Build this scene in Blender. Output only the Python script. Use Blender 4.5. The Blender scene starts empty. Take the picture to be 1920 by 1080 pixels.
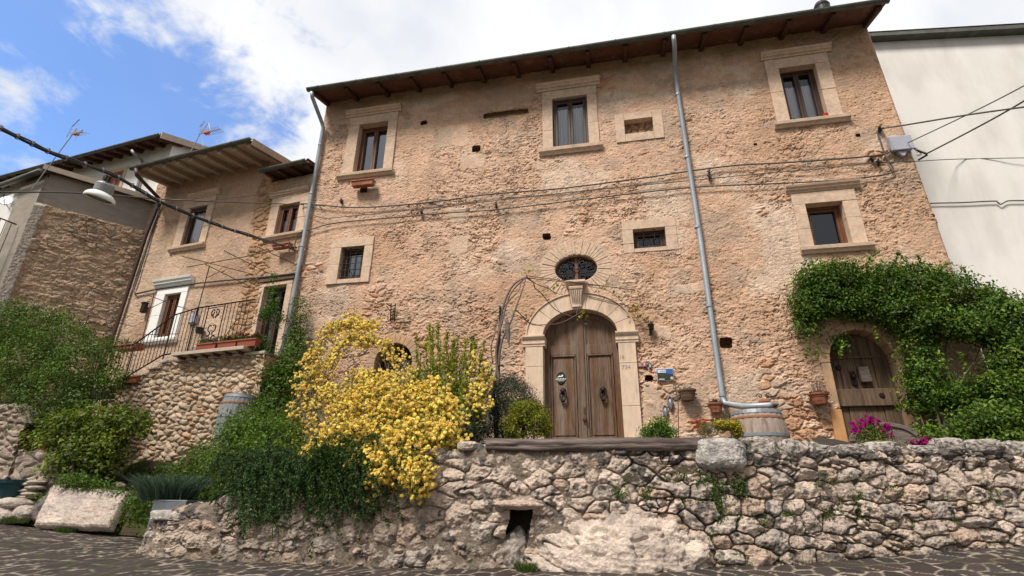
import bpy, math, random
import numpy as np
from mathutils import Vector, Matrix
R_ = math.radians
random.seed(7)
RNG = np.random.RandomState(11)
scene = bpy.context.scene
COL = scene.collection

# ------------------------------------------------------------------ camera, sky, sun, exposure
FOC, PITCH, ROLL, YAW, EYE = 1000.0, R_(22.085), R_(.689), R_(-12.083), 1.0   # solved from the photo's vanishing points (px at 1920 wide)
def _basis():
    cy, sy, cp, sp = math.cos(YAW), math.sin(YAW), math.cos(PITCH), math.sin(PITCH)
    f = np.array([sy*cp, cy*cp, sp]); r = np.array([cy, -sy, 0]); u = np.cross(r, f)
    return r*math.cos(ROLL)+u*math.sin(ROLL), u*math.cos(ROLL)-r*math.sin(ROLL), f
CR, CU, CF = _basis()
CP = np.array([0, 0, EYE])
cam = bpy.data.cameras.new('camera'); cam.sensor_width = 36; cam.lens = FOC/1920*36; cam.clip_end = 2000; cam.clip_start = .05
cam_o = bpy.data.objects.new('camera', cam); COL.objects.link(cam_o)
M4 = Matrix.Identity(4)
for i in range(3):
    M4[i][0], M4[i][1], M4[i][2], M4[i][3] = CR[i], CU[i], -CF[i], CP[i]
cam_o.matrix_world = M4
scene.camera = cam_o

SUN_EL, SUN_AZ = R_(55), R_(207)          # azimuth clockwise from +Y: behind the camera, to its left
world = bpy.data.worlds.new('World'); scene.world = world; world.use_nodes = True
def build_world():
    nt = world.node_tree; N = nt.nodes; L = nt.links; N.clear()
    out = N.new('ShaderNodeOutputWorld'); bg = N.new('ShaderNodeBackground'); bg.inputs['Strength'].default_value = .14
    sky = N.new('ShaderNodeTexSky'); sky.sky_type = 'NISHITA'; sky.sun_disc = False
    sky.sun_elevation = SUN_EL; sky.sun_rotation = SUN_AZ; sky.altitude = 900; sky.air_density = 1.0; sky.dust_density = .6; sky.ozone_density = 2.0
    tc = N.new('ShaderNodeTexCoord')
    def noise(scale, detail, rough, dist, loc=(0,0,0), sc=(1,1,1), rot=(0,0,0)):
        mp = N.new('ShaderNodeMapping'); mp.inputs['Location'].default_value = loc; mp.inputs['Scale'].default_value = sc; mp.inputs['Rotation'].default_value = rot
        L.new(tc.outputs['Generated'], mp.inputs['Vector'])
        n = N.new('ShaderNodeTexNoise'); n.inputs['Scale'].default_value = scale; n.inputs['Detail'].default_value = detail
        n.inputs['Roughness'].default_value = rough; n.inputs['Distortion'].default_value = dist
        L.new(mp.outputs['Vector'], n.inputs['Vector']); return n.outputs['Fac']
    def math_(op, a, b, c=None):
        m = N.new('ShaderNodeMath'); m.operation = op
        for i, v in enumerate((a, b, c)):
            if v is None: continue
            if isinstance(v, (int, float)): m.inputs[i].default_value = v
            else: L.new(v, m.inputs[i])
        return m.outputs[0]
    # clear gap between the clouds: a patch of the sky around one direction
    gap = (ray_dir(120, 225))
    dp = N.new('ShaderNodeVectorMath'); dp.operation = 'DOT_PRODUCT'; L.new(tc.outputs['Generated'], dp.inputs[0]); dp.inputs[1].default_value = tuple(gap)
    dist = math_('SUBTRACT', 1.0, dp.outputs['Value'])                 # 0 at the gap's middle
    big = noise(4.6, 8, .58, .35, loc=(.35, .2, .1), sc=(1, 1, 1.5), rot=(.2, .5, .3))
    fine = noise(13, 9, .62, .5, loc=(1.3, .4, 2.1), sc=(1, 1, 2.0), rot=(.1, .6, .2))
    cov = math_('MULTIPLY_ADD', math_('SUBTRACT', dist, .010), 12.0, math_('MULTIPLY_ADD', math_('SUBTRACT', big, .5), 3.4, math_('MULTIPLY', math_('SUBTRACT', fine, .5), 1.5)))
    rmp = N.new('ShaderNodeMapRange'); rmp.interpolation_type = 'SMOOTHSTEP'; L.new(cov, rmp.inputs['Value'])
    rmp.inputs['From Min'].default_value = -.12; rmp.inputs['From Max'].default_value = .72; rmp.inputs['To Min'].default_value = .10
    tone = noise(5, 6, .5, .2, loc=(3, 1, 0))
    cr = N.new('ShaderNodeValToRGB'); e = cr.color_ramp.elements
    e[0].position = .3; e[0].color = (.78, .81, .87, 1); e[1].position = .62; e[1].color = (1, 1, 1, 1)
    L.new(tone, cr.inputs['Fac'])
    sep = N.new('ShaderNodeSeparateXYZ'); L.new(tc.outputs['Generated'], sep.inputs[0])
    thick = N.new('ShaderNodeMapRange'); L.new(sep.outputs['Y'], thick.inputs['Value']); thick.inputs['From Min'].default_value = -.7; thick.inputs['From Max'].default_value = .35  # unseen clouds behind the camera are set dimmer, added for stronger contrast
    thick.inputs['To Min'].default_value = 3.6; thick.inputs['To Max'].default_value = 5.2
    sc = N.new('ShaderNodeVectorMath'); sc.operation = 'SCALE'; L.new(thick.outputs['Result'], sc.inputs['Scale'])
    L.new(cr.outputs['Color'], sc.inputs[0])
    mix = N.new('ShaderNodeMix'); mix.data_type = 'RGBA'
    L.new(rmp.outputs['Result'], mix.inputs['Factor']); tint = N.new('ShaderNodeVectorMath'); tint.operation = 'MULTIPLY'; L.new(sky.outputs['Color'], tint.inputs[0]); tint.inputs[1].default_value = (.80, 1.10, 1.42); L.new(tint.outputs['Vector'], mix.inputs['A']); L.new(sc.outputs['Vector'], mix.inputs['B'])
    L.new(mix.outputs['Result'], bg.inputs['Color']); L.new(bg.outputs['Background'], out.inputs['Surface'])
def ray_dir(px, py):
    v = CF*FOC+CR*(px-960)-CU*(py-540); return v/np.linalg.norm(v)
build_world()
sun = bpy.data.lights.new('sun', 'SUN'); sun.energy = 3.8; sun.angle = R_(15); sun.color = (1, .95, .87)
sun_o = bpy.data.objects.new('sun', sun); COL.objects.link(sun_o)
_sd = Vector((math.sin(SUN_AZ)*math.cos(SUN_EL), math.cos(SUN_AZ)*math.cos(SUN_EL), math.sin(SUN_EL)))
sun_o.rotation_euler = _sd.to_track_quat('Z', 'Y').to_euler(); sun_o.location = (-6, -10, 14)
scene.view_settings.view_transform = 'Standard'; scene.view_settings.look = 'None'; scene.view_settings.gamma = 1
scene.view_settings.exposure = 0.52

# ------------------------------------------------------------------ geometry helpers
def aty(px, py, y):
    d = CF*FOC+CR*(px-960)-CU*(py-540); return CP+d*(y/d[1])
def atd(px, py, depth):
    d = CF*FOC+CR*(px-960)-CU*(py-540); return CP+d/FOC*depth
class Plane:
    """a vertical wall plane: u runs along it to the right, d is the distance out of it"""
    def __init__(s, x, y, az):
        a = R_(az); s.o = np.array([x, y, 0.]); s.u = np.array([math.cos(a), math.sin(a), 0]); s.n = np.array([math.sin(a), -math.cos(a), 0])
    def P(s, u, z, d=0): return s.o+s.u*u+s.n*d+np.array([0, 0, z])
    def uv(s, px, py, d=0):
        D = CF*FOC+CR*(px-960)-CU*(py-540); o = s.o+s.n*d
        t = ((o-CP)@s.n)/(D@s.n); p = CP+D*t; return float((p-s.o)@s.u), float(p[2])
    def at(s, px, py, d=0):
        u, z = s.uv(px, py, d); return s.P(u, z, d)
FAC = Plane(0, 10.5, 0)                       # the big house
ANX = Plane(-7.85, 10.55, -7)                 # the lower house to its left
_c = ANX.P(-5.47, 0)
SID = Plane(_c[0], _c[1], 52)                 # flank of the rubble house that closes the yard
_c2 = SID.P(-2.45, 0)
FRT = Plane(_c2[0], _c2[1], -10)              # its street front
WHT = Plane(*(ANX.o-ANX.n*3)[:2], -7)         # white house behind
RGT = Plane(6.15, 12.0, -6)                   # white house on the right
XY = Plane(0, 0, 0)

ORI = {}
def tag(o, label=None, cat=None, group=None, kind=None):
    if label: o['label'] = label
    if cat: o['category'] = cat
    if group: o['group'] = group
    if kind: o['kind'] = kind
    return o
def thing(name, loc, label, cat, group=None):
    o = bpy.data.objects.new(name, None); o.empty_display_size = .1; COL.objects.link(o); o.location = tuple(loc); ORI[o.name] = np.array(loc, float)
    return tag(o, label, cat, group)
def world_of(o): return ORI[o.name]
def link(name, me, parent, origin):
    o = bpy.data.objects.new(name, me); COL.objects.link(o); ORI[o.name] = origin
    if parent is not None:
        o.parent = parent; o.location = tuple(origin-world_of(parent))
    else: o.location = tuple(origin)
    return o
def mesh_np(name, V, quads, mat, parent=None, col=None, smooth=True, tris=None):
    V = np.asarray(V, np.float64).reshape(-1, 3)
    org = world_of(parent) if parent is not None else np.array([(V[:,0].min()+V[:,0].max())/2, (V[:,1].min()+V[:,1].max())/2, V[:,2].min()])
    me = bpy.data.meshes.new(name)
    quads = np.asarray(quads, np.int32).reshape(-1, quads.shape[-1])
    k = quads.shape[1]
    me.vertices.add(len(V)); me.vertices.foreach_set('co', (V-org).astype(np.float32).ravel())
    me.loops.add(quads.size); me.loops.foreach_set('vertex_index', quads.ravel())
    me.polygons.add(len(quads)); me.polygons.foreach_set('loop_start', np.arange(len(quads), dtype=np.int32)*k)
    if col is not None:
        a = me.color_attributes.new('Col', 'FLOAT_COLOR', 'POINT')
        c = np.ones((len(V), 4), np.float32); c[:, :3] = np.asarray(col).reshape(-1, 3); a.data.foreach_set('color', c.ravel())
    me.update(calc_edges=True)
    if smooth: me.polygons.foreach_set('use_smooth', np.ones(len(quads), bool))
    if mat: me.materials.append(mat)
    return link(name, me, parent, org)
def grid_mesh(name, P, mat, parent=None, col=None, keep=None):
    H, W = P.shape[:2]; idx = np.arange(H*W, dtype=np.int32).reshape(H, W)
    q = np.stack([idx[:-1,:-1], idx[:-1,1:], idx[1:,1:], idx[1:,:-1]], -1)
    q = q[keep] if keep is not None else q.reshape(-1, 4)
    V = P.reshape(-1, 3); c = None if col is None else col.reshape(-1, 3)
    used = np.zeros(H*W, bool); used[q.ravel()] = True; remap = np.cumsum(used)-1
    return mesh_np(name, V[used], remap[q].astype(np.int32), mat, parent, None if c is None else c[used])
class MB:
    def __init__(s): s.v = []; s.f = []
    def add(s, vs, fs):
        b = len(s.v); s.v += [tuple(map(float, v)) for v in vs]; s.f += [tuple(b+i for i in f) for f in fs]; return s
    def box(s, pl, u0, u1, z0, z1, d0, d1):
        vs = [pl.P(u, z, d) for u, z, d in ((u0,z0,d0),(u1,z0,d0),(u1,z0,d1),(u0,z0,d1),(u0,z1,d0),(u1,z1,d0),(u1,z1,d1),(u0,z1,d1))]
        return s.add(vs, [(0,1,2,3),(7,6,5,4),(3,2,6,7),(1,0,4,5),(0,3,7,4),(2,1,5,6)])
    def prism(s, pl, poly, d0, d1):
        n = len(poly); vs = [pl.P(u, z, d0) for u, z in poly]+[pl.P(u, z, d1) for u, z in poly]
        return s.add(vs, [tuple(range(n)), tuple(range(2*n-1, n-1, -1))]+[((i+1) % n, i, n+i, n+(i+1) % n) for i in range(n)])
    def extr(s, pl, prof, u0, u1):
        """a moulding: profile of (d,z) run along u"""
        n = len(prof); vs = [pl.P(u0, z, d) for d, z in prof]+[pl.P(u1, z, d) for d, z in prof]
        return s.add(vs, [tuple(range(n)), tuple(range(2*n-1, n-1, -1))]+[((i+1) % n, i, n+i, n+(i+1) % n) for i in range(n)])
    def tube(s, pts, r, n=6, caps=True):
        pts = [np.array(p, float) for p in pts]; m = len(pts); rs = r if hasattr(r, '__len__') else [r]*m
        vs = []; ref = None
        for i, p in enumerate(pts):
            t = pts[min(i+1, m-1)]-pts[max(i-1, 0)]; t = t/(np.linalg.norm(t)+1e-9)
            if ref is None: ref = np.array([0, 0, 1.]) if abs(t[2]) < .9 else np.array([1., 0, 0])
            a = np.cross(t, ref); a /= np.linalg.norm(a)+1e-9; b = np.cross(t, a); ref = -np.cross(t, a) if False else np.cross(a, t)
            for k in range(n):
                w = 2*math.pi*k/n; vs.append(p+rs[i]*(a*math.cos(w)+b*math.sin(w)))
        fs = [(i*n+k, i*n+(k+1) % n, (i+1)*n+(k+1) % n, (i+1)*n+k) for i in range(m-1) for k in range(n)]
        if caps: fs += [tuple(range(n-1, -1, -1)), tuple((m-1)*n+k for k in range(n))]
        return s.add(vs, fs)
    def lathe(s, c, prof, n=20, ax=(0,0,1), sy=1.0, caps=True):
        c = np.array(c, float); ax = np.array(ax, float); ax /= np.linalg.norm(ax)
        a = np.cross(ax, [0, 1, 0] if abs(ax[1]) < .9 else [1, 0, 0]); a /= np.linalg.norm(a); b = np.cross(ax, a)
        vs = [c+ax*z+r*(a*math.cos(2*math.pi*k/n)+sy*b*math.sin(2*math.pi*k/n)) for r, z in prof for k in range(n)]
        m = len(prof)
        fs = [(i*n+k, i*n+(k+1) % n, (i+1)*n+(k+1) % n, (i+1)*n+k) for i in range(m-1) for k in range(n)]
        if caps: fs += [tuple(range(n-1, -1, -1)), tuple((m-1)*n+k for k in range(n))]
        return s.add(vs, fs)
    def build(s, name, mat, parent=None, bevel=0, smooth=False, col=None, recalc=True):
        V = np.array(s.v)
        org = world_of(parent) if parent is not None else np.array([(V[:,0].min()+V[:,0].max())/2, (V[:,1].min()+V[:,1].max())/2, V[:,2].min()])
        me = bpy.data.meshes.new(name); me.from_pydata([tuple(v-org) for v in V], [], s.f); me.update()
        import bmesh
        if recalc: bm = bmesh.new(); bm.from_mesh(me); bmesh.ops.recalc_face_normals(bm, faces=bm.faces); bm.to_mesh(me); bm.free()
        if mat: me.materials.append(mat)
        o = link(name, me, parent, org)
        if smooth: me.polygons.foreach_set('use_smooth', [True]*len(me.polygons))
        if bevel:
            b = o.modifiers.new('bevel', 'BEVEL'); b.width = bevel; b.segments = 2; b.limit_method = 'ANGLE'; b.angle_limit = R_(40)
        return o

# ------------------------------------------------------------------ numpy noise
TAB = RNG.rand(256, 256)
def vn(x, y, s=0):
    xi = np.floor(x).astype(int); yi = np.floor(y).astype(int); fx = x-xi; fy = y-yi
    fx = fx*fx*fx*(fx*(fx*6-15)+10); fy = fy*fy*fy*(fy*(fy*6-15)+10)
    a, b, c, d = ((xi+s*57) & 255), ((xi+1+s*57) & 255), ((yi+s*131) & 255), ((yi+1+s*131) & 255)
    return (TAB[c, a]*(1-fx)+TAB[c, b]*fx)*(1-fy)+(TAB[d, a]*(1-fx)+TAB[d, b]*fx)*fy-.5
def fbm(x, y, s=0, o=4, g=.5):
    r = 0; a = 1; t = 0
    for i in range(o): r = r+a*vn(x*2**i+i*17.3, y*2**i-i*9.1, s+i); t += a; a *= g
    return r/t*2
TAB3 = RNG.rand(32, 32, 32)
def vn3(p, s=0):
    i = np.floor(p).astype(int); f = p-i; f = f*f*(3-2*f); i = i+s*7; r = 0
    for dx in (0, 1):
        for dy in (0, 1):
            for dz in (0, 1):
                w = (f[...,0] if dx else 1-f[...,0])*(f[...,1] if dy else 1-f[...,1])*(f[...,2] if dz else 1-f[...,2])
                r = r+w*TAB3[(i[...,0]+dx) & 31, (i[...,1]+dy) & 31, (i[...,2]+dz) & 31]
    return r-.5
def fbm3(p, s=0, o=4):
    r = 0; a = 1; t = 0
    for i in range(o): r = r+a*vn3(p*2**i+i*5.7, s+i); t += a; a *= .5
    return r/t*2
def sstep(a, b, x):
    t = np.clip((x-a)/(b-a), 0, 1); return t*t*(3-2*t)
def stones(x, y, cw, ch, seed, jit=.75, p=3.0, var=.35, tilt=.25):
    """irregular rubble packing: gap to the joint, a hash per stone, offsets inside the stone"""
    rs = np.random.RandomState(seed); T = rs.rand(8, 128, 128)
    j0 = np.floor(y/ch).astype(int); F1 = np.full(x.shape, 1e9); F2 = F1.copy()
    ida = np.zeros(x.shape, int); idb = np.zeros(x.shape, int); DX = np.zeros(x.shape); DY = np.zeros(x.shape)
    for dj in (-2, -1, 0, 1, 2):
        j = j0+dj; jm = j & 127; off = T[6, jm, 5]*cw; i0 = np.floor((x-off)/cw).astype(int)
        for di in (-2, -1, 0, 1, 2):
            im = (i0+di) & 127
            cx = (i0+di+.5+jit*(T[0, jm, im]-.5))*cw+off; cy = (j+.5+jit*(T[1, jm, im]-.5))*ch
            a = 1+var*(T[2, jm, im]*2-1); b = 1+var*(T[3, jm, im]*2-1); th = tilt*(T[4, jm, im]*2-1)
            c_, s_ = np.cos(th), np.sin(th); dx = x-cx; dy = y-cy
            ex = (dx*c_+dy*s_)/(a*cw/2); ey = (-dx*s_+dy*c_)/(b*ch/2)
            d = (np.abs(ex)**p+np.abs(ey)**p)**(1/p)
            n1 = d < F1; F2 = np.where(n1, F1, np.minimum(F2, d))
            ida = np.where(n1, im, ida); idb = np.where(n1, jm, idb); DX = np.where(n1, ex, DX); DY = np.where(n1, ey, DY); F1 = np.where(n1, d, F1)
    h = [T[k, idb, ida] for k in (2, 5, 6, 7, 0)]
    top = 1+.55*((h[1]-.5)*DX+(h[3]-.5)*DY)
    for k in range(4):
        th = 6.283*(h[2]+k/4+.16*(T[1, idb, ida]-.5)); top = np.minimum(top, 1.02+.35*T[3, (idb+k) & 127, ida]-(.45+.6*T[4, idb, (ida+k) & 127])*(DX*np.cos(th)+DY*np.sin(th)))
    h.append(np.clip(top, .05, 1.5))
    return F2-F1, F1, h, DX, DY

# ------------------------------------------------------------------ materials
def material(name, color=(.5,.5,.5), rough=.85, attr=False, var=.25, vscale=6, bump=.3, bscale=40, bdist=.01, detail=6, metal=0, spec=.3, stretch=(1,1,1), c2=None, c2scale=2.0, c2lo=.45, c2hi=.65):
    m = bpy.data.materials.new(name); m.use_nodes = True; nt = m.node_tree; N = nt.nodes; L = nt.links
    b = N['Principled BSDF']; b.inputs['Roughness'].default_value = rough; b.inputs['Metallic'].default_value = metal; b.inputs['Specular IOR Level'].default_value = spec
    tc = N.new('ShaderNodeTexCoord'); mp = N.new('ShaderNodeMapping'); mp.inputs['Scale'].default_value = stretch; L.new(tc.outputs['Object'], mp.inputs['Vector'])
    def noise(sc, det=6, rough=.6):
        n = N.new('ShaderNodeTexNoise'); n.inputs['Scale'].default_value = sc; n.inputs['Detail'].default_value = det; n.inputs['Roughness'].default_value = rough
        L.new(mp.outputs['Vector'], n.inputs['Vector']); return n
    if attr:
        a = N.new('ShaderNodeAttribute'); a.attribute_name = 'Col'; base = a.outputs['Color']
    else:
        c = N.new('ShaderNodeRGB'); c.outputs[0].default_value = (*color, 1); base = c.outputs[0]
    if c2:
        n2 = noise(c2scale, 8, .65); mr = N.new('ShaderNodeMapRange'); mr.inputs['From Min'].default_value = c2lo; mr.inputs['From Max'].default_value = c2hi; L.new(n2.outputs['Fac'], mr.inputs['Value'])
        mx = N.new('ShaderNodeMix'); mx.data_type = 'RGBA'; L.new(mr.outputs['Result'], mx.inputs['Factor']); L.new(base, mx.inputs['A']); mx.inputs['B'].default_value = (*c2, 1); base = mx.outputs['Result']
    if var:
        n = noise(vscale, detail, .65); mr = N.new('ShaderNodeMapRange'); mr.inputs['From Min'].default_value = .25; mr.inputs['From Max'].default_value = .75
        mr.inputs['To Min'].default_value = 1-var; mr.inputs['To Max'].default_value = 1+var; L.new(n.outputs['Fac'], mr.inputs['Value'])
        v = N.new('ShaderNodeVectorMath'); v.operation = 'SCALE'; L.new(base, v.inputs[0]); L.new(mr.outputs['Result'], v.inputs['Scale']); base = v.outputs['Vector']
    L.new(base, b.inputs['Base Color'])
    if bump:
        n = noise(bscale, 8, .65); bp = N.new('ShaderNodeBump'); bp.inputs['Strength'].default_value = bump; bp.inputs['Distance'].default_value = bdist
        L.new(n.outputs['Fac'], bp.inputs['Height']); L.new(bp.outputs['Normal'], b.inputs['Normal'])
    return m
def leaf_material(name, trans=.35, rough=.55, spec=.25):
    m = bpy.data.materials.new(name); m.use_nodes = True; nt = m.node_tree; N = nt.nodes; L = nt.links
    b = N['Principled BSDF']; b.inputs['Roughness'].default_value = rough; b.inputs['Specular IOR Level'].default_value = spec
    a = N.new('ShaderNodeAttribute'); a.attribute_name = 'Col'; L.new(a.outputs['Color'], b.inputs['Base Color'])
    t = N.new('ShaderNodeBsdfTranslucent'); L.new(a.outputs['Color'], t.inputs['Color'])
    mx = N.new('ShaderNodeMixShader'); mx.inputs[0].default_value = trans
    L.new(b.outputs[0], mx.inputs[1]); L.new(t.outputs[0], mx.inputs[2]); L.new(mx.outputs[0], N['Material Output'].inputs['Surface'])
    return m
def glass_material(name, dark=.75, ior=1.9, tint=(.35,.38,.42)):
    m = bpy.data.materials.new(name); m.use_nodes = True; nt = m.node_tree; N = nt.nodes; L = nt.links; N.remove(N['Principled BSDF'])
    t = N.new('ShaderNodeBsdfTransparent'); t.inputs[0].default_value = (*[dark*1.0]*3, 1); g = N.new('ShaderNodeBsdfGlossy'); g.inputs['Roughness'].default_value = .03; g.inputs['Color'].default_value = (.9,.93,1,1)
    f = N.new('ShaderNodeFresnel'); f.inputs['IOR'].default_value = ior; mx = N.new('ShaderNodeMixShader')
    tc = N.new('ShaderNodeTexCoord'); n = N.new('ShaderNodeTexNoise'); n.inputs['Scale'].default_value = 2.5; L.new(tc.outputs['Object'], n.inputs['Vector'])
    bp = N.new('ShaderNodeBump'); bp.inputs['Strength'].default_value = .05; bp.inputs['Distance'].default_value = .02; L.new(n.outputs['Fac'], bp.inputs['Height']); L.new(bp.outputs['Normal'], g.inputs['Normal'])
    L.new(f.outputs[0], mx.inputs[0]); L.new(t.outputs[0], mx.inputs[1]); L.new(g.outputs[0], mx.inputs[2]); L.new(mx.outputs[0], N['Material Output'].inputs['Surface'])
    return m
M = {}
M['plaster'] = material('plaster', attr=True, var=.26, vscale=24, detail=9, bump=.9, bscale=48, bdist=.02, rough=.95, spec=.1)
M['rubble'] = material('rubble_stone', attr=True, var=.42, vscale=26, detail=9, bump=1.0, bscale=42, bdist=.03, rough=.95, spec=.1)
M['timber'] = material('weathered_timber', attr=True, var=.3, vscale=8, bump=.9, bscale=20, bdist=.015, rough=.9, stretch=(.6,6,6))
M['setts'] = material('basalt_setts', attr=True, var=.3, vscale=12, bump=.4, bscale=60, bdist=.006, rough=.65, spec=.4)
M['limestone'] = material('dressed_limestone', (.55,.395,.29), var=.22, vscale=14, bump=.6, bscale=32, bdist=.008, rough=.9, spec=.15, c2=(.36,.295,.235), c2scale=4, c2lo=.47, c2hi=.78)
M['doorstone'] = material('door_limestone', (.59,.44,.33), var=.17, vscale=10, bump=.3, bscale=40, bdist=.004, rough=.9, spec=.15, c2=(.36,.31,.26), c2scale=2.2, c2lo=.54, c2hi=.85, stretch=(1.3,1.3,.5))
M['greystone'] = material('weathered_limestone', (.46,.39,.33), var=.3, vscale=9, bump=.8, bscale=26, bdist=.02, rough=.95, spec=.1, c2=(.16,.145,.13), c2scale=5, c2lo=.5, c2hi=.68)
M['palestone'] = material('pale_limestone', (.55,.47,.41), var=.25, vscale=9, bump=.9, bscale=24, bdist=.025, rough=.95, spec=.1, c2=(.33,.27,.23), c2scale=4, c2lo=.5, c2hi=.72)
M['white_render'] = material('white_render', (.66,.63,.60), var=.06, vscale=2.2, bump=.25, bscale=60, bdist=.004, rough=.95, spec=.1, c2=(.53,.50,.465), c2scale=1.6, c2lo=.46, c2hi=.78, stretch=(1,1,.3))
M['white_paint'] = material('white_paint', (.74,.73,.70), var=.05, bump=.1, rough=.6)
M['concrete'] = material('grey_concrete', (.27,.235,.20), var=.2, vscale=3, bump=.4, bscale=30, bdist=.01, rough=.95, spec=.1, stretch=(1,1,2.5))
M['door_wood'] = material('old_door_wood', (.115,.055,.027), var=.6, vscale=9, bump=.8, bscale=24, bdist=.008, rough=.6, spec=.3, stretch=(7,7,.45), c2=(.21,.165,.13), c2scale=1.0, c2lo=.40, c2hi=.75)
M['plank_wood'] = material('rough_plank_wood', (.15,.095,.060), var=.5, vscale=6, bump=.8, bscale=20, bdist=.01, rough=.85, stretch=(6,6,.5), c2=(.045,.03,.02), c2scale=1.6, c2lo=.45, c2hi=.7)
M['grey_wood'] = material('grey_weathered_wood', (.19,.15,.13), var=.6, vscale=6, bump=1.0, bscale=18, bdist=.02, rough=.9, stretch=(.6,6,6), c2=(.06,.042,.034), c2scale=1.5, c2lo=.48, c2hi=.7)
M['window_wood'] = material('window_wood', (.13,.052,.024), var=.3, vscale=8, bump=.2, bscale=40, rough=.5, stretch=(5,5,.6))
M['dark_window_wood'] = material('dark_window_wood', (.05,.026,.018), var=.25, bump=.2, rough=.5, stretch=(5,5,.6))
M['rafter_wood'] = material('rafter_wood', (.085,.04,.026), var=.3, bump=.4, bscale=25, rough=.85, stretch=(5,.6,5))
M['soffit_tile'] = material('terracotta_soffit', (.13,.055,.036), var=.35, vscale=7, bump=.4, bscale=30, rough=.9, c2=(.19,.115,.08), c2scale=4, c2lo=.5, c2hi=.75)
M['pale_wood'] = material('pale_painted_wood', (.40,.32,.255), var=.15, bump=.2, rough=.8)
M['tile'] = material('roof_tile', (.20,.105,.065), var=.4, vscale=9, bump=.5, bscale=30, rough=.9, c2=(.12,.10,.085), c2scale=3, c2lo=.45, c2hi=.65)
M['gutter'] = material('gutter_metal', (.085,.085,.075), var=.25, vscale=5, bump=.1, rough=.55, metal=.3, c2=(.13,.135,.11), c2scale=4, c2lo=.45, c2hi=.7)
M['zinc'] = material('galvanised_pipe', (.29,.32,.355), var=.18, vscale=4, bump=.12, bscale=25, rough=.5, metal=.35, c2=(.42,.43,.45), c2scale=5, c2lo=.5, c2hi=.75, stretch=(1,1,.4))
M['brown_pipe'] = material('brown_pipe', (.06,.032,.024), var=.2, bump=.1, rough=.5)
M['iron'] = material('wrought_iron', (.022,.017,.015), var=.3, bump=.2, rough=.55, metal=.4, c2=(.07,.03,.016), c2scale=7, c2lo=.55, c2hi=.72)
M['rust'] = material('rusty_iron', (.09,.045,.028), var=.3, bump=.3, rough=.8)
M['cable'] = material('cable_sheath', (.075,.072,.07), var=.2, bump=.1, rough=.6)
M['black'] = material('black_rubber', (.012,.012,.013), var=.1, bump=0, rough=.5)
M['terracotta'] = material('terracotta', (.27,.095,.05), var=.25, vscale=9, bump=.25, rough=.85, c2=(.38,.24,.17), c2scale=6, c2lo=.55, c2hi=.75)
M['brown_plastic'] = material('brown_plastic', (.24,.065,.035), var=.1, bump=0, rough=.5)
M['dark'] = material('dark_interior', (.03,.027,.025), var=.2, bump=0, rough=1, spec=0)
M['soil'] = material('soil', (.06,.042,.028), var=.4, vscale=8, bump=.8, bscale=30, bdist=.03, rough=1, spec=.05, c2=(.05,.07,.02), c2scale=2.5, c2lo=.45, c2hi=.6)
M['terrace'] = M['soil']
M['glass'] = glass_material('window_glass', dark=.92, ior=1.7)
M['glass_bright'] = glass_material('window_glass_reflecting', dark=.6, ior=2.9)
M['curtain'] = material('net_curtain', (.82,.79,.81), var=.15, vscale=10, bump=.15, bscale=14, bdist=.01, rough=1, stretch=(9,9,.15))
M['leaf'] = leaf_material('leaf'); M['needle'] = leaf_material('needle', .15, .6); M['petal'] = leaf_material('petal', .45, .7, .1)
M['bark'] = material('bark', (.10,.075,.058), var=.4, vscale=12, bump=.7, bscale=30, rough=.95, stretch=(2,2,.5))
M['vine'] = material('vine_stem', (.14,.10,.085), var=.35, vscale=14, bump=.6, bscale=40, rough=.95)
M['enamel'] = material('white_enamel', (.72,.72,.70), var=.06, bump=0, rough=.25, spec=.5)
M['grey_metal'] = material('grey_metal', (.22,.22,.225), var=.15, bump=.1, rough=.5, metal=.3)
M['box_grey'] = material('grey_plastic', (.34,.34,.40), var=.08, vscale=5, bump=.05, rough=.5)
M['barrel'] = material('barrel_oak', (.30,.235,.195), var=.35, vscale=9, bump=.5, bscale=24, rough=.85, stretch=(5,5,.5), c2=(.19,.13,.10), c2scale=2.4, c2lo=.45, c2hi=.68)
M['blue_barrel'] = material('grey_painted_oak', (.18,.185,.195), var=.3, vscale=9, bump=.4, rough=.8, stretch=(5,5,.5))
M['hoop'] = material('barrel_hoop', (.20,.215,.235), var=.25, bump=.15, rough=.5, metal=.4)
M['rust_hoop'] = material('rusty_hoop', (.22,.085,.04), var=.3, bump=.2, rough=.8)
M['dark_wood'] = material('blackened_wood', (.035,.026,.024), var=.35, bump=.4, rough=.8, stretch=(.6,5,5))
M['shutter'] = material('shutter_red', (.27,.095,.075), var=.12, bump=.1, rough=.6)
M['orange'] = material('orange_plastic', (.55,.16,.02), var=.1, bump=0, rough=.5)
M['alu'] = material('aluminium', (.45,.42,.42), var=.1, bump=0, rough=.4, metal=.5)
M['wicker'] = material('wicker', (.15,.085,.055), var=.4, vscale=60, bump=.9, bscale=70, bdist=.012, rough=.9, stretch=(.5,.5,2))
M['felt'] = material('grey_felt', (.17,.17,.19), var=.2, bump=.3, rough=1)
M['wool'] = material('pale_lining', (.5,.47,.42), var=.15, bump=.3, rough=1)
M['zinc_tub'] = material('zinc_tub', (.17,.185,.20), var=.25, vscale=6, bump=.15, rough=.5, metal=.5)
M['plaster_plain'] = material('smooth_old_plaster', (.43,.27,.165), var=.22, vscale=5, bump=.6, bscale=30, bdist=.012, rough=.95, spec=.1, c2=(.33,.24,.18), c2scale=3, c2lo=.48, c2hi=.7)
M['ochre_stone'] = material('ochre_stone', (.47,.25,.11), var=.2, vscale=6, bump=.5, bscale=35, bdist=.01, rough=.95, spec=.1)
def flat(name, c, rough=.5): 
    if name not in M: M[name] = material(name, c, rough, var=.04, bump=0)
    return M[name]

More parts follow.
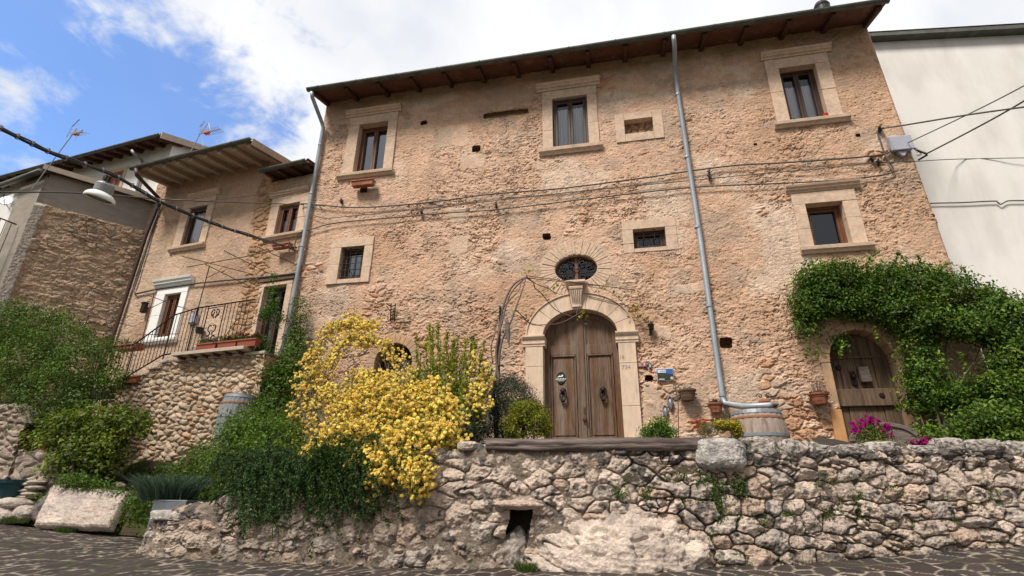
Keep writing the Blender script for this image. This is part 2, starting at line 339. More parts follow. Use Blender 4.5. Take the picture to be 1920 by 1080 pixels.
# ------------------------------------------------------------------ the street
_sp = np.array([(-6,6.3,.36),(-3.84,6.3,.31),(-1.92,6.35,.29),(1.32,6.6,.37),(2.84,7.1,.55),(4.2,7.5,.71),(-10,8,.58),(-7.7,8,.58),(0,0,-.25),(-6,2,.12),(5,2,.3),(-13,9,.62)])
def _q(x, y): return np.stack([np.ones_like(x), x, y, x*x, x*y, y*y], -1)
_sc = np.linalg.lstsq(_q(_sp[:,0], _sp[:,1]), _sp[:,2], rcond=None)[0]
def street_z(x, y):
    x = np.clip(np.asarray(x, float), -16, 9); y = np.clip(np.asarray(y, float), -4, 11); return _q(x, y)@_sc
def build_street():
    xs = np.arange(-15, 8.5, .022); ys = np.concatenate([np.arange(-8, 3.2, .4), np.arange(3.2, 10.6, .022)])
    X, Y = np.meshgrid(xs, ys)
    wx = X+.04*fbm(X*3, Y*3, 3); wy = Y+.04*fbm(X*3, Y*3, 8)
    # setts laid in shallow fans
    arc = wy+.25*np.sin(wx*1.3)
    e, f1, h, dx, dy = stones(wx, arc, .18, .38, 21, jit=.7, p=2.6, var=.3, tilt=.5)
    top = sstep(.03, .42, e)
    hgt = .004*top+.010*(h[0]-.5)*top+.008*fbm(X*2, Y*2, 5)+.004*fbm(X*25, Y*25, 6)
    joint = 1-sstep(.08, .20, e)
    c = np.array([.024,.019,.018])*(1+.7*(h[1][...,None]-.5)); c = c+np.array([.012,.004,.0])*h[2][...,None]
    jc = np.array([.27,.22,.17])*(1+.5*fbm(X*9, Y*9, 9)[...,None])
    moss = sstep(.18, .42, fbm(X*.9, Y*1.4, 15))[...,None]
    jc = jc*(1-moss)+np.array([.055,.062,.02])*moss
    c = c*(1-joint[...,None])+jc*joint[...,None]
    Z = street_z(X, Y)+hgt
    o = grid_mesh('street', np.stack([X, Y, Z], -1), M['setts'], col=np.clip(c, .01, 1)); tag(o, kind='structure')
    b = MB(); b.add([(-300,-300,-1.6),(300,-300,-1.6),(300,300,-1.6),(-300,300,-1.6)], [(0,1,2,3)])
    tag(b.build('ground', M['soil']), kind='structure')
build_street()

# ------------------------------------------------------------------ path of the rubble garden wall
WPX = np.array([(-6.34,7.6),(-6.27,6.9),(-6.15,6.48),(-5.85,6.33),(-3.9,6.3),(-1.95,6.35),(1.3,6.6),(2.85,7.1),(4.25,7.5),(7.2,8.4)])
_wl = np.concatenate([[0], np.cumsum(np.hypot(*np.diff(WPX, axis=0).T))])
def wpath(s): return np.interp(s, _wl, WPX[:,0]), np.interp(s, _wl, WPX[:,1])
def wtop(x): return np.interp(x, [-6.3,-5.9,-5.4,-4.87,-3.5,-2.3,-1.72,-1.66,.8,.95,1.3,1.5,1.8,3,4.5,7.2], [.80,.84,.90,1.06,1.32,1.52,1.60,1.585,1.60,1.52,1.52,1.58,1.62,1.62,1.63,1.72])
def wall_y(x): return np.interp(x, WPX[3:,0], WPX[3:,1])
# ------------------------------------------------------------------ ground of the terrace and garden behind the wall
_gp = []
for x, z in ((-5.9,.72),(-4.9,.92),(-3.5,1.2),(-2,1.5),(0,1.5),(1.2,1.5),(3,1.5),(5,1.5),(7,1.6)): _gp.append((x, float(wall_y(x))+.45, z))
for x, z in ((-7.4,1.95),(-5,1.95),(-3,1.95),(-.8,1.98),(1,1.85),(2.5,1.5),(4.2,1.45),(6,1.5),(9,1.6)): _gp.append((x, 10.4, z))
for u, z in ((1.4,2.0),(-.1,2.0),(-1.5,1.75),(-2.6,1.6),(-4,1.6)): p = ANX.P(u, 0, 1.1); _gp.append((p[0], p[1], z))
for x, y, z in ((-6.3,7.6,.58),(-7.0,8.0,.58),(-7.7,8.05,.58),(-9.9,8.3,.6),(-11,8.4,.6),(-14,8.8,.62),(-9.4,8.75,1.15),(-8.6,8.7,1.12),(-7.4,8.7,1.0),(-6.8,8.2,.8),(-12,9.4,1.1),(-11,9.6,1.5),(-14,10,1.2),(-5.5,8.6,1.6),(-3,8.6,1.75),(3,9,1.5)): _gp.append((x, y, z))
_gp = np.array(_gp)
def ground_z(x, y):
    x = np.asarray(x, float); y = np.asarray(y, float)
    d = (x[...,None]-_gp[:,0])**2+(y[...,None]-_gp[:,1])**2+.02; w = d**-1.8
    return (w*_gp[:,2]).sum(-1)/w.sum(-1)
def street_edge(x): return np.interp(x, [-15,-11,-7.7,-6.9,-6.2], [8.75,8.32,8.0,7.85,7.5])
def build_terrace():
    X, Y = np.meshgrid(np.arange(-15, 12, .06), np.arange(6.3, 13, .06))
    Z = ground_z(X, Y)+.05*fbm(X*3, Y*3, 2)+.03*fbm(X*11, Y*11, 4)
    lim = np.where(X < -6.1, street_edge(X), wall_y(X)+.2)
    Z = np.where(Y < lim+.05, np.minimum(Z, street_z(X, Y)+.02), Z)
    keep = (Y[:-1,:-1] > lim[:-1,:-1]-.03)
    o = grid_mesh('terrace_ground', np.stack([X, Y, Z], -1), M['soil'], keep=keep); tag(o, kind='structure')
build_terrace()

# ------------------------------------------------------------------ rubble garden wall
DRAIN = aty(972, 985, 6.4); BLD = aty(1143, 1060, 6.55)
def build_garden_wall():
    root = thing('garden_wall', (0, 6.5, .3), 'long rubble stone retaining wall along the street with moss in its joints', 'stone wall')
    ss = np.arange(0, _wl[-1], .0105); H = 168
    x, y = wpath(ss)
    k = np.ones(41)/41; xs = np.convolve(np.pad(x, 20, 'edge'), k, 'valid'); ys = np.convolve(np.pad(y, 20, 'edge'), k, 'valid')
    tx = np.gradient(xs); ty = np.gradient(ys); l = np.hypot(tx, ty); nx, ny = ty/l, -tx/l
    zb = street_z(xs, ys)-.12; zt = wtop(xs)
    zt = zt+.035*fbm(ss*2.2, ss*0, 31)
    NT = 46
    P = np.zeros((H+NT, len(ss), 3)); Nn = np.zeros_like(P); V = np.zeros((H+NT, len(ss)))
    for i in range(H):
        t = i/(H-1); z = zb+(zt-zb)*t; r = np.clip((t-.955)/.045, 0, 1)
        batter = .10*(1-t)
        P[i] = np.stack([xs+nx*(batter-.05*r**2), ys+ny*(batter-.05*r**2), z], -1)
        Nn[i] = np.stack([nx*np.cos(r*.8), ny*np.cos(r*.8), xs*0+np.sin(r*.8)], -1); V[i] = z
    for i in range(NT):
        b = (i+1)*.0115
        P[H+i] = np.stack([xs-nx*(.05+b), ys-ny*(.05+b), zt+.01], -1); Nn[H+i] = np.stack([nx*.2*max(0, 1-i/8), ny*.2*max(0, 1-i/8), xs*0+1], -1); V[H+i] = zt+b
    S = np.broadcast_to(ss, V.shape)
    wx = S+.022*fbm(S*5, V*5, 41)+.010*fbm(S*18, V*18, 42); wy = V+.022*fbm(S*5, V*5, 44)+.010*fbm(S*18, V*18, 45)
    e, f1, h, dx, dy = stones(wx, wy, .26, .155, 5, jit=.75, p=2.9, var=.40, tilt=.35)
    e2, g1, h2, dx2, dy2 = stones(wx, wy, .115, .075, 9, jit=.9, p=2.5, var=.4, tilt=.6)
    # small packing stones replace some of the big ones
    small = (h[4] > .88)
    E = np.where(small, e2, e); hh = [np.where(small, a, b) for a, b in zip(h2, h)]; DXs = np.where(small, dx2, dx); DYs = np.where(small, dy2, dy)
    E = np.minimum(E, np.where(small, e*1.6, 9))
    xw = P[...,0]
    mort = 1-sstep(-.6, .6, xw+.5*fbm(S*.8, V*1.2, 50))            # left half is laid in mortar, the right half is nearly dry
    face = sstep(.03, .22, E)
    dome = hh[5]
    hs = .052*face*dome+.042*(hh[0]-.5)*face
    facet = np.abs(fbm(S*6+hh[3]*40, V*7+hh[1]*30, 60, 3))
    hs = hs+.018*face*facet+.018*fbm(S*24, V*28, 62, 4)*face+.010*fbm(S*55, V*55, 66, 2)
    ml = .021+.016*fbm(S*9, V*9, 70)+.006*fbm(S*40, V*40, 71)
    # a smear of old mortar
    sm = mort*sstep(.22, .45, fbm(S*1.5+3, V*2.2, 77)); ml2 = ml+.012*sm
    ism = (ml2 > hs) & (mort > .5)
    base = np.where(mort > .5, np.maximum(hs, ml2), hs-.028*(1-sstep(.02, .20, E)))
    # drain opening and its hollow
    du = (xw-DRAIN[0]); dz = P[...,2]-DRAIN[2]
    hole = (np.abs(du-.02-.03*np.sin(dz*9)) < .125+.02*fbm(S*7, V*7, 80)) & (dz > -.23) & (dz < .165) & (P[...,1] < 7)
    hollow = np.exp(-((du+.08)/.22)**2-((dz+.3)/.2)**2)
    base = base-.13*hollow
    base[:, :1] *= .3
    Pd = P+Nn*base[...,None]
    stone = np.array([.475,.375,.305])
    c = stone*(1+.34*(hh[3][...,None]-.5))
    warm = np.array([.45,.30,.215]); grey = np.array([.38,.335,.30])
    c = np.where((hh[1] > .78)[...,None], c*.5+warm*.5, c); c = np.where((hh[2] < .2)[...,None], c*.5+grey*.5, c)
    c = c*(1+.32*fbm(S*13, V*13, 85)[...,None])
    lich = sstep(.12, .3, fbm(S*11, V*11, 88)*1.3+.62*sstep(-.24, .0, V-zt)-.22)[...,None]      # dark lichen on the coping stones
    dark = np.array([.11,.10,.092]); c = c*(1-.92*lich)+dark*.8*.92*lich
    mc = np.array([.20,.158,.122])*(1+.3*fbm(S*14, V*14, 90)[...,None])
    c = np.where(ism[...,None], mc, c)
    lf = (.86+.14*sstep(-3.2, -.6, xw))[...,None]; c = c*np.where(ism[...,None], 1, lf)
    gap = ((1-sstep(.03, .14, E))*(1-mort))[...,None]; c = c*(1-gap)+np.array([.18,.14,.105])*gap
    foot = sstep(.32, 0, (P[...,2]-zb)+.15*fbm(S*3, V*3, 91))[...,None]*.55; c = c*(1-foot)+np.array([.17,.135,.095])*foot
    keep = ~(hole[:-1,:-1] | hole[1:,1:])
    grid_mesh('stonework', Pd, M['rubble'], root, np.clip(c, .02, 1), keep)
    # the drain behind the opening, and its lintel
    b = MB(); yx = DRAIN[1]
    b.box(Plane(0, yx, 0), DRAIN[0]-.2, DRAIN[0]+.24, DRAIN[2]-.34, DRAIN[2]+.22, -.55, -.5)
    for x0 in (DRAIN[0]-.2, DRAIN[0]+.2): b.box(Plane(0, yx, 0), x0, x0+.04, DRAIN[2]-.34, DRAIN[2]+.22, -.5, -.04)
    b.box(Plane(0, yx, 0), DRAIN[0]-.2, DRAIN[0]+.24, DRAIN[2]+.19, DRAIN[2]+.25, -.5, -.05); b.box(Plane(0, yx, 0), DRAIN[0]-.2, DRAIN[0]+.24, DRAIN[2]-.36, DRAIN[2]-.28, -.5, -.04)
    b.build('drain_channel', M['soil'], root)
    rock('lintel_stone', (DRAIN[0]+.02, yx-.08, DRAIN[2]+.21), (.27, .16, .05), 3, M['rubble'], root, (.48,.36,.29), rough=.18)
    rock('boulder', (BLD[0]+.05, 6.60, .32), (1.10, .50, .70), 13, M['rubble'], root, (.54,.44,.37), rough=.12, sub=7, strat=.8, ridge=True, lich=.35)
    for k, (px, py, w, hh_) in enumerate(((1425,842,.19,.12),(1478,846,.12,.12),(1530,846,.17,.07),(1590,846,.15,.07),(1650,842,.20,.08),(1720,846,.17,.06),(1775,838,.16,.10),(1840,840,.2,.09),(1900,846,.15,.11),(880,838,.13,.06),(820,850,.12,.06))):
        yy = 6.8
        for _ in range(3): yy = float(wall_y(aty(px, py, yy)[0]))+.10
        c = aty(px, py, yy); rock('coping_stone', tuple(c), (w, .17, hh_), 60+k, M['rubble'], root, (.40,.35,.31) if k < 9 else (.46,.37,.31), rough=.22, sub=5, box=.3, lich=.93 if k < 9 else .4)
    rock('boulder', (BLD[0]-1.02, 6.52, .50), (.17, .22, .24), 14, M['rubble'], root, (.34,.29,.25), rough=.3)
    return root
def rock(name, c, r, seed, mat, parent=None, col=(.48,.4,.33), rough=.25, sub=5, box=0, rot=None, strat=.3, ridge=False, lich=.6):
    import bmesh
    bm = bmesh.new(); bmesh.ops.create_icosphere(bm, subdivisions=sub, radius=1)
    V = np.array([v.co[:] for v in bm.verts]); F = np.array([[v.index for v in f.verts] for f in bm.faces]); bm.free()
    if box: V = np.sign(V)*np.abs(V)**(1-box); V /= np.maximum(1, 0)
    s = 1/max(r); Q = V*np.array(r)*s
    n = fbm3(Q*2.2+seed*3.1, seed, 3)*.9+.45*np.abs(fbm3(Q*5+seed, seed+2, 3))+.25*fbm3(Q*14, seed+5, 3)
    st = fbm3(Q*np.array([6, 6, 15])+Q[:, [2, 0, 1]]*4, seed+7, 4); st = st+.5*fbm3(Q*26, seed+8, 3)
    if ridge: Qr = Q+Q[:, [2, 0, 1]]*np.array([.5, .2, -.45]); st = 1.0*fbm3(Qr*np.array([3, 3, 9]), seed+7, 4)+.55*fbm3(Qr*np.array([10, 10, 26]), seed+8, 4)+.35*fbm3(Q*40, seed+9, 3)-.9*np.exp(-(fbm3(Qr*np.array([2.2, 2.2, 6]), seed+12, 3)/.04)**2)
    V2 = V*(1+rough*(n+strat*st))[:, None]*np.array(r)
    if rot is not None: V2 = V2@np.array(rot.to_matrix()).T
    cc = np.array(col)*(1+.5*fbm3(Q*3, seed+9, 4)[:, None]); d = sstep(.12, .4, fbm3(Q*(4.5 if lich < .7 else 9), seed+11, 4)+(.16 if lich > .7 else -.08))[:, None]*lich
    cc = cc*(1-d)+np.array([.095,.085,.077])*d
    return mesh_np(name, V2+np.array(c), F, mat, parent, np.clip(cc, .02, 1))
GW = build_garden_wall()

# ------------------------------------------------------------------ plastered facades
def plaster(u, z, seed, amp=1.0, patches=()):
    """rough-cast over rubble: lumps, broken ledges and cracks; smoother patches where it is worn or mended"""
    wu = u+.10*fbm(u*2, z*2, seed)+.03*fbm(u*9, z*9, seed+1); wz = z+.09*fbm(u*2+9, z*2, seed+2)+.03*fbm(u*9, z*9, seed+3)
    sm = sstep(-.12, .28, fbm(u*.55, z*.7, seed+4, 4))               # 1 = rough, 0 = smooth
    rough = .38+.57*sm
    ph = wz*10.5+2.2*fbm(wu*4, wz*7, seed+6, 4)
    fr = ph-np.floor(ph); ledge = (1-fr)**1.0*sstep(0, .16, fr)      # swells downward, then breaks off
    on = sstep(-.08, .10, fbm(wu*7, wz*10, seed+8, 3))
    crack = np.exp(-(fbm(wu*6, wz*10.5, seed+10, 4)/.042)**2)*sstep(-.10, .08, fbm(u*4, z*5, seed+11, 3))
    crack2 = np.exp(-(fbm(wu*12, wz*20, seed+30, 3)/.07)**2)*sstep(-.05, .1, fbm(u*6, z*7, seed+31, 3))
    e, f1, h, dx, dy = stones(wu, wz, .26, .15, seed+60, jit=.8, p=2.6, var=.4)
    lump = sstep(.1, .7, e)
    ht = rough*(.021*ledge*on+.006*lump-.050*crack-.026*crack2+.010*(h[0]-.5)*lump)+.016*fbm(u*1.3, z*1.6, seed+12)+.012*fbm(u*18, z*24, seed+14, 3)*(.5+.5*sm)+.005*fbm(u*45, z*45, seed+16, 2)
    for (u0, u1, z0, z1) in patches:                                   # dressed blocks showing through, mended squares
        w = sstep(u0-.02, u0+.03, wu)*sstep(u1+.02, u1-.03, wu)*sstep(z0-.02, z0+.03, wz)*sstep(z1+.02, z1-.03, wz)
        ht = ht*(1-w)+w*(.010+.003*fbm(u*30, z*30, seed+20)); sm = sm*(1-.9*w)
    return ht*amp, sm, h, e, crack
FH = []   # openings of the big facade, as (test, ...)
def rect(u0, u1, z0, z1): return lambda u, z: (u > u0) & (u < u1) & (z > z0) & (z < z1)
def ell(cu, cz, a, b): return lambda u, z: ((u-cu)/a)**2+((z-cz)/b)**2 < 1
def arch(cu, hw, zs, b, z0): return lambda u, z: (np.abs(u-cu) < hw) & (z > z0) & ((z < zs) | (((u-cu)/hw)**2+((z-zs)/b)**2 < 1))
def blob(cu, cz, a, b, s): return lambda u, z: np.abs((u-cu)/a)**5+np.abs((z-cz)/b)**5 < 1+.8*fbm(u*11, z*11, s)
DOOR = dict(cu=-.82, hw=.755, zs=4.22, b=.54)
RDOOR = dict(cu=4.235, hw=.535, zs=3.45, b=.60)
NICHE = dict(cu=-4.84, hw=.43, zs=3.80, b=.43)
HOLES = [(-4.64,10.16,.09,.075,91),(-3.19,9.14,.11,.10,92),(-2.46,10.10,.58,.10,93),(-1.47,6.53,.09,.085,94),(-6.10,8.30,.10,.075,95),(3.16,8.35,.035,.035,96),(5.18,8.30,.045,.045,97),(1.96,3.92,.115,.11,98),(.47,3.29,.075,.06,99)]
FOPEN = [rect(-6.52,-5.57,8.74,10.42), rect(-1.34,-.37,8.79,10.40), rect(3.88,4.77,8.76,10.39), rect(3.80,4.61,5.72,6.81), rect(-6.52,-5.80,5.80,6.76),
         rect(.36,1.11,8.97,9.47), rect(.35,1.12,6.01,6.57), ell(-.85,5.71,.50,.37), arch(-.82,.80,4.22,.58,1.2), arch(4.235,.56,3.45,.62,1.2), arch(-4.84,.46,3.80,.46,2.0)]
FOPEN += [blob(*h) for h in HOLES]
HOUSE = thing('stone_house', (-.8, 10.5, 1.5), 'large old three storey house of rough tan plastered stone with arched wooden door', 'house')
def build_facade():
    Wn, Hn = 1200, 930
    t = np.linspace(0, 1, Wn); z = np.linspace(1.2, 11.36, Hn); T, Z = np.meshgrid(t, z)
    ur = np.interp(Z, [1.2, 5.2, 11.36], [6.20, 6.13, 6.0]); U = -7.62+T*(ur+7.62)
    pat = [(2.35,2.75,9.65,9.95),(-3.55,-2.95,8.55,8.95),(-3.75,-3.3,6.3,6.75),(2.45,2.85,9.02,9.12),(-3.35,-3.2,9.0,9.22),(.62,1.0,4.1,4.32),(1.15,1.75,5.0,5.2),(-3.8,-3.4,7.15,7.5),(.32,.62,2.5,3.15),(.30,.60,1.9,2.5),(-4.2,-3.4,9.3,9.9)]
    ht, sm, h, e, cr = plaster(U, Z, 3, .88, pat)
    edge = sstep(0, .1, np.minimum(U+7.62, ur-U)); ht = ht*(.6+.4*edge)-.05*(1-sstep(0, .06, np.minimum(U+7.62, ur-U)))
    # bare stones at the foot of the right half
    bare = sstep(.1, .3, fbm(U*1.1, Z*1.3, 140)+.9*sstep(3.0, 2.2, Z)*sstep(1.2, 3, U)-.25)
    ht = ht+bare*.03*sstep(.05, .5, e)
    P = np.stack([U, 10.5-ht, Z], -1)
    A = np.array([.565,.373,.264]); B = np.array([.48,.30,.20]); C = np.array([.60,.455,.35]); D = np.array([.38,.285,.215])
    n1 = sstep(-.3, .35, fbm(U*.5, Z*.6, 120))[...,None]; c = A*(1-n1)+B*n1
    right = sstep(1.0, 5.5, U+.8*fbm(U*.8, Z*.8, 121))[...,None]*.55; c = c*(1-right)+np.array([.47,.30,.195])*right
    w = (sstep(.1, .36, fbm(U*.9, Z*1.0, 122))*(1-.7*sm))[...,None]; c = c*(1-.85*w)+C*.85*w
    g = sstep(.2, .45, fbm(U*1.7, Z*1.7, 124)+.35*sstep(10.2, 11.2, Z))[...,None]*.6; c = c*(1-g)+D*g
    pl_ = np.zeros(U.shape)
    for i, (u0, u1, z0, z1) in enumerate(pat): pl_ = np.maximum(pl_, ((U > u0) & (U < u1) & (Z > z0) & (Z < z1))*(.5+.4*(i % 3)/2))
    c = c*(1-.45*pl_[...,None])+np.array([.56,.42,.31])*.45*pl_[...,None]
    c = c*(1+.16*(h[3][...,None]-.5)*sstep(.05, .4, e)[...,None])
    ob = (bare*(h[1] > .55))[...,None]*.6; c = c*(1-ob)+np.array([.42,.20,.095])*ob
    c = c*(1+.13*fbm(U*12, Z*14, 130)[...,None])
    streak = sstep(.2, .5, fbm(U*4.5, Z*.35, 133))[...,None]*.22; c = c*(1-streak)+np.array([.30,.22,.165])*streak
    # side walls: one more column at each end, far back
    def ends(a, left, right): return np.concatenate([left, a, right], 1)
    Lf = P[:, :1].copy(); Lf[..., 1] = 18.5; Rt = P[:, -1:].copy(); Rt[..., 1] = 18.5
    P = ends(P, Lf, Rt); c = ends(c, c[:, :1], c[:, -1:])
    Uc = (P[:-1,:-1,0]+P[1:,1:,0])/2; Zc = (P[:-1,:-1,2]+P[1:,1:,2])/2
    keep = np.ones(Uc.shape, bool)
    for f in FOPEN: keep &= ~f(Uc, Zc)
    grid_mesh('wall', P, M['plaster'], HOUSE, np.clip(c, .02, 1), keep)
    b = MB()
    b.add([(-7.5,18.5,0),(6.1,18.5,0),(6.1,18.5,14.0),(-7.5,18.5,14.0)], [(0,1,2,3)]); b.build('rear_wall', M['concrete'], HOUSE)
    # the little holes in the wall are real pockets
    for (cu, cz, a, bb, s) in HOLES:
        b = MB(); A_, B_ = a*1.5+.03, bb*1.5+.03
        vs = [FAC.P(cu+sx*A_, cz+sz*B_, d) for d in (-.035, -.14 if a > .3 else -.42) for sx, sz in ((-1,-1),(1,-1),(1,1),(-1,1))]
        b.add(vs, [(4,5,6,7),(0,1,5,4),(1,2,6,5),(2,3,7,6),(3,0,4,7)])
        b.build('putlog_hole', M['plaster_plain'], HOUSE)
build_facade()

# ------------------------------------------------------------------ windows and doors
def recess(pl, u0, u1, z0, z1, d0, d1, parent, mat=None, name='dark_room'):
    b = MB(); e = .03
    b.box(pl, u0-e, u1+e, z0-e, z1+e, d1-.03, d1)
    for a, c_ in ((u0-.3, u0-.27), (u1+.27, u1+.3)): b.box(pl, a, c_, z0-.3, z1+.3, d1, d0)
    b.box(pl, u0-.3, u1+.3, z1+.27, z1+.3, d1, d0); b.box(pl, u0-.3, u1+.3, z0-.3, z0-.27, d1, d0)
    b.box(pl, u0-.3, u0-e, z0-.3, z1+.3, d1-.03, d1); b.box(pl, u1+e, u1+.3, z0-.3, z1+.3, d1-.03, d1); b.box(pl, u0-e, u1+e, z1+e, z1+.3, d1-.03, d1); b.box(pl, u0-e, u1+e, z0-.3, z0-e, d1-.03, d1)
    return b.build(name, mat or M['dark'], parent)
CORN = [(-.1,0),(.045,0),(.055,.035),(.10,.055),(.10,.085),(.135,.11),(.15,.15),(-.1,.15)]
SILL = [(-.2,.16),(-.2,0),(.05,0),(.07,.05),(.11,.075),(.12,.15),(.10,.16)]
def window(house, pl, o, out, cornice=None, sill=None, stone='limestone', wood='window_wood', leaves=2, glass='glass', curtain=None, bars=None, rd=.22, proud=.045, frame=True, label=None, cs=1.0):
    u0, u1, z0, z1 = o; U0, U1, Z0, Z1 = out; g = .003
    b = MB()
    wr = random.Random(int((u0+30)*97+z0*31))
    for ja, jb in ((U0, u0), (u1, U1)):
        cut = Z0+(z1-Z0)*wr.uniform(.35, .7)
        for za, zb in ((Z0, cut), (cut+.004, z1)): b.box(pl, ja+wr.uniform(-.006, .006)*(ja == U0), jb+wr.uniform(-.006, .006)*(jb == U1), za, zb, -rd, proud+wr.uniform(-.007, .004))
    b.box(pl, U0, U1, z1+g, Z1, -rd, proud)
    if Z0 < z0-.02: b.box(pl, u0+g, u1-g, Z0, z0, -rd, proud)
    w = b.build('window', M[stone], house, bevel=.007); 
    if label: w['label'] = label
    if cornice: MB().extr(pl, [(d*cs, cornice[2]+h*(cornice[3]-cornice[2])/.15) for d, h in CORN], cornice[0], cornice[1]).build('cornice', M[stone], w, bevel=.004)
    if sill: MB().extr(pl, [(d, sill[2]+h*(sill[3]-sill[2])/.16) for d, h in SILL], sill[0], sill[1]).build('sill', M[stone], w, bevel=.005)
    if frame:
        d0, d1 = -rd+.01, -rd+.07; f = .055; c = MB()
        c.box(pl, u0, u0+f, z0, z1, d0, d1); c.box(pl, u1-f, u1, z0, z1, d0, d1); c.box(pl, u0+f+g, u1-f-g, z1-f, z1, d0, d1); c.box(pl, u0+f+g, u1-f-g, z0, z0+f*.8, d0, d1)
        n = leaves; ww = (u1-u0-2*f)/n; e0, e1 = d0-.03, d1-.02; s = .05
        c.build('casement', M[wood], w, bevel=.004)
        for i in range(n):
            a, bb = u0+f+ww*i+.004, u0+f+ww*(i+1)-.004; za, zb_ = z0+f*.8+.004, z1-f-.004; c = MB()
            c.box(pl, a, a+s, za, zb_, e0, e1+.012); c.box(pl, bb-s, bb, za, zb_, e0, e1+.012); c.box(pl, a+s+.001, bb-s-.001, za, za+s*1.5, e0, e1); c.box(pl, a+s+.001, bb-s-.001, zb_-s, zb_, e0, e1)
            c.build('sash', M[wood], w, bevel=.004)
            p = MB(); ua_, ub_, zc_, zd_ = a+s-.01, bb-s+.01, za+s*1.5-.01, zb_-s+.01; p.add([pl.P(ua_, zc_, e0+.014), pl.P(ub_, zc_, e0+.014), pl.P(ub_, zd_, e0+.014), pl.P(ua_, zd_, e0+.014)], [(0,1,2,3)]); p.build('pane', M[glass], w, recalc=False)
            if curtain:
                k = MB(); m = 26; vs = []
                for j in range(m+1):
                    uu = a+(bb-a)*j/m; dd = e0-.045+.014*math.sin(j*1.7+i)+.008*math.sin(j*.7)
                    vs += [pl.P(uu, za-.02, dd), pl.P(uu, za+(zb_-za)*curtain, dd)]
                k.add(vs, [(2*j, 2*j+2, 2*j+3, 2*j+1) for j in range(m)]); k.build('curtain', M['curtain'], w, smooth=True)
    recess(pl, u0, u1, z0, z1, -rd-.005, -rd-.8, w)
    if bars:
        c = MB(); nu, nz, dd = bars
        for i in range(nu): uu = u0+(u1-u0)*(i+.5)/nu if nu > 3 else u0+(u1-u0)*(i+1)/(nu+1); c.tube([pl.P(uu, z0-.03, dd), pl.P(uu, z1+.03, dd)], .0085)
        for i in range(nz): zz = z0+(z1-z0)*(i+.5)/nz if nz > 1 else (z0+z1)/2; c.tube([pl.P(u0-.03, zz, dd+.012), pl.P(u1+.03, zz, dd+.012)], .008)
        c.build('window_grille', M['iron'], w)
    return w
window(HOUSE, FAC, (-6.46,-5.63,8.80,10.35), (-6.76,-5.38,8.80,10.62), (-6.88,-5.30,10.64,10.81), (-6.87,-5.33,8.66,8.815), glass='glass_bright')
window(HOUSE, FAC, (-1.28,-.43,8.84,10.33), (-1.53,-.19,8.84,10.58), (-1.67,-.09,10.60,10.79), (-1.62,-.12,8.67,8.85), curtain=.90, wood='dark_window_wood', rd=.11)
window(HOUSE, FAC, (3.94,4.71,8.81,10.32), (3.67,5.00,8.81,10.60), (3.61,5.11,10.62,10.78), (3.60,5.11,8.67,8.82), wood='dark_window_wood', curtain=.8, rd=.2)
window(HOUSE, FAC, (3.86,4.55,5.77,6.75), (3.63,4.82,5.77,7.01), (3.54,4.93,7.02,7.17), (3.59,4.90,5.63,5.78), wood='window_wood', leaves=1, rd=.22)
window(HOUSE, FAC, (-6.46,-5.86,5.86,6.70), (-6.74,-5.64,5.75,6.93), bars=(4,5,-.03), leaves=1, rd=.18, glass='glass_bright', wood='dark_window_wood')
window(HOUSE, FAC, (.40,1.07,6.06,6.52), (.18,1.30,5.97,6.74), bars=(2,1,-.05), leaves=1, rd=.2, proud=.02, wood='dark_window_wood')
# blocked window: a stone frame filled with rubble
def blocked():
    b = MB(); u0, u1, z0, z1 = .41, 1.06, 9.02, 9.42
    b.box(FAC, .20, u0, 8.81, 9.61, -.3, .03); b.box(FAC, u1, 1.28, 8.81, 9.61, -.3, .03); b.box(FAC, u0+.003, u1-.003, z1, 9.61, -.3, .03); b.box(FAC, u0+.003, u1-.003, 8.81, z0, -.3, .03)
    w = b.build('window', M['limestone'], HOUSE, bevel=.007); w['label'] = 'small blocked window filled with loose stones'
    us = np.arange(u0-.02, u1+.02, .01); zs = np.arange(z0-.02, z1+.02, .01); U, Z = np.meshgrid(us, zs)
    e, f1, h, dx, dy = stones(U, Z, .17, .09, 77, jit=.8, var=.4)
    P = np.stack([U, 10.5+.20-.05*sstep(.03, .4, e)-.03*h[0], Z], -1); c = np.array([.36,.24,.16])*(1+.5*(h[1][...,None]-.5))
    grid_mesh('stone_infill', P, M['rubble'], w, c)
blocked()
def ering(pl, b, cu, cz, a0, b0, a1, b1, t0, t1, d0, d1, n=6):
    vs = []
    for i in range(n+1):
        t = t0+(t1-t0)*i/n
        for (a, bb) in ((a0, b0), (a1, b1)):
            for d in (d0, d1): vs.append(pl.P(cu+a*math.cos(t), cz+bb*math.sin(t), d))
    fs = []
    for i in range(n):
        k = 4*i; fs += [(k,k+4,k+5,k+1),(k+2,k+3,k+7,k+6),(k+1,k+5,k+7,k+3),(k,k+2,k+6,k+4)]
    fs += [(0,1,3,2),(4*n,4*n+2,4*n+3,4*n+1)]
    b.add(vs, fs)
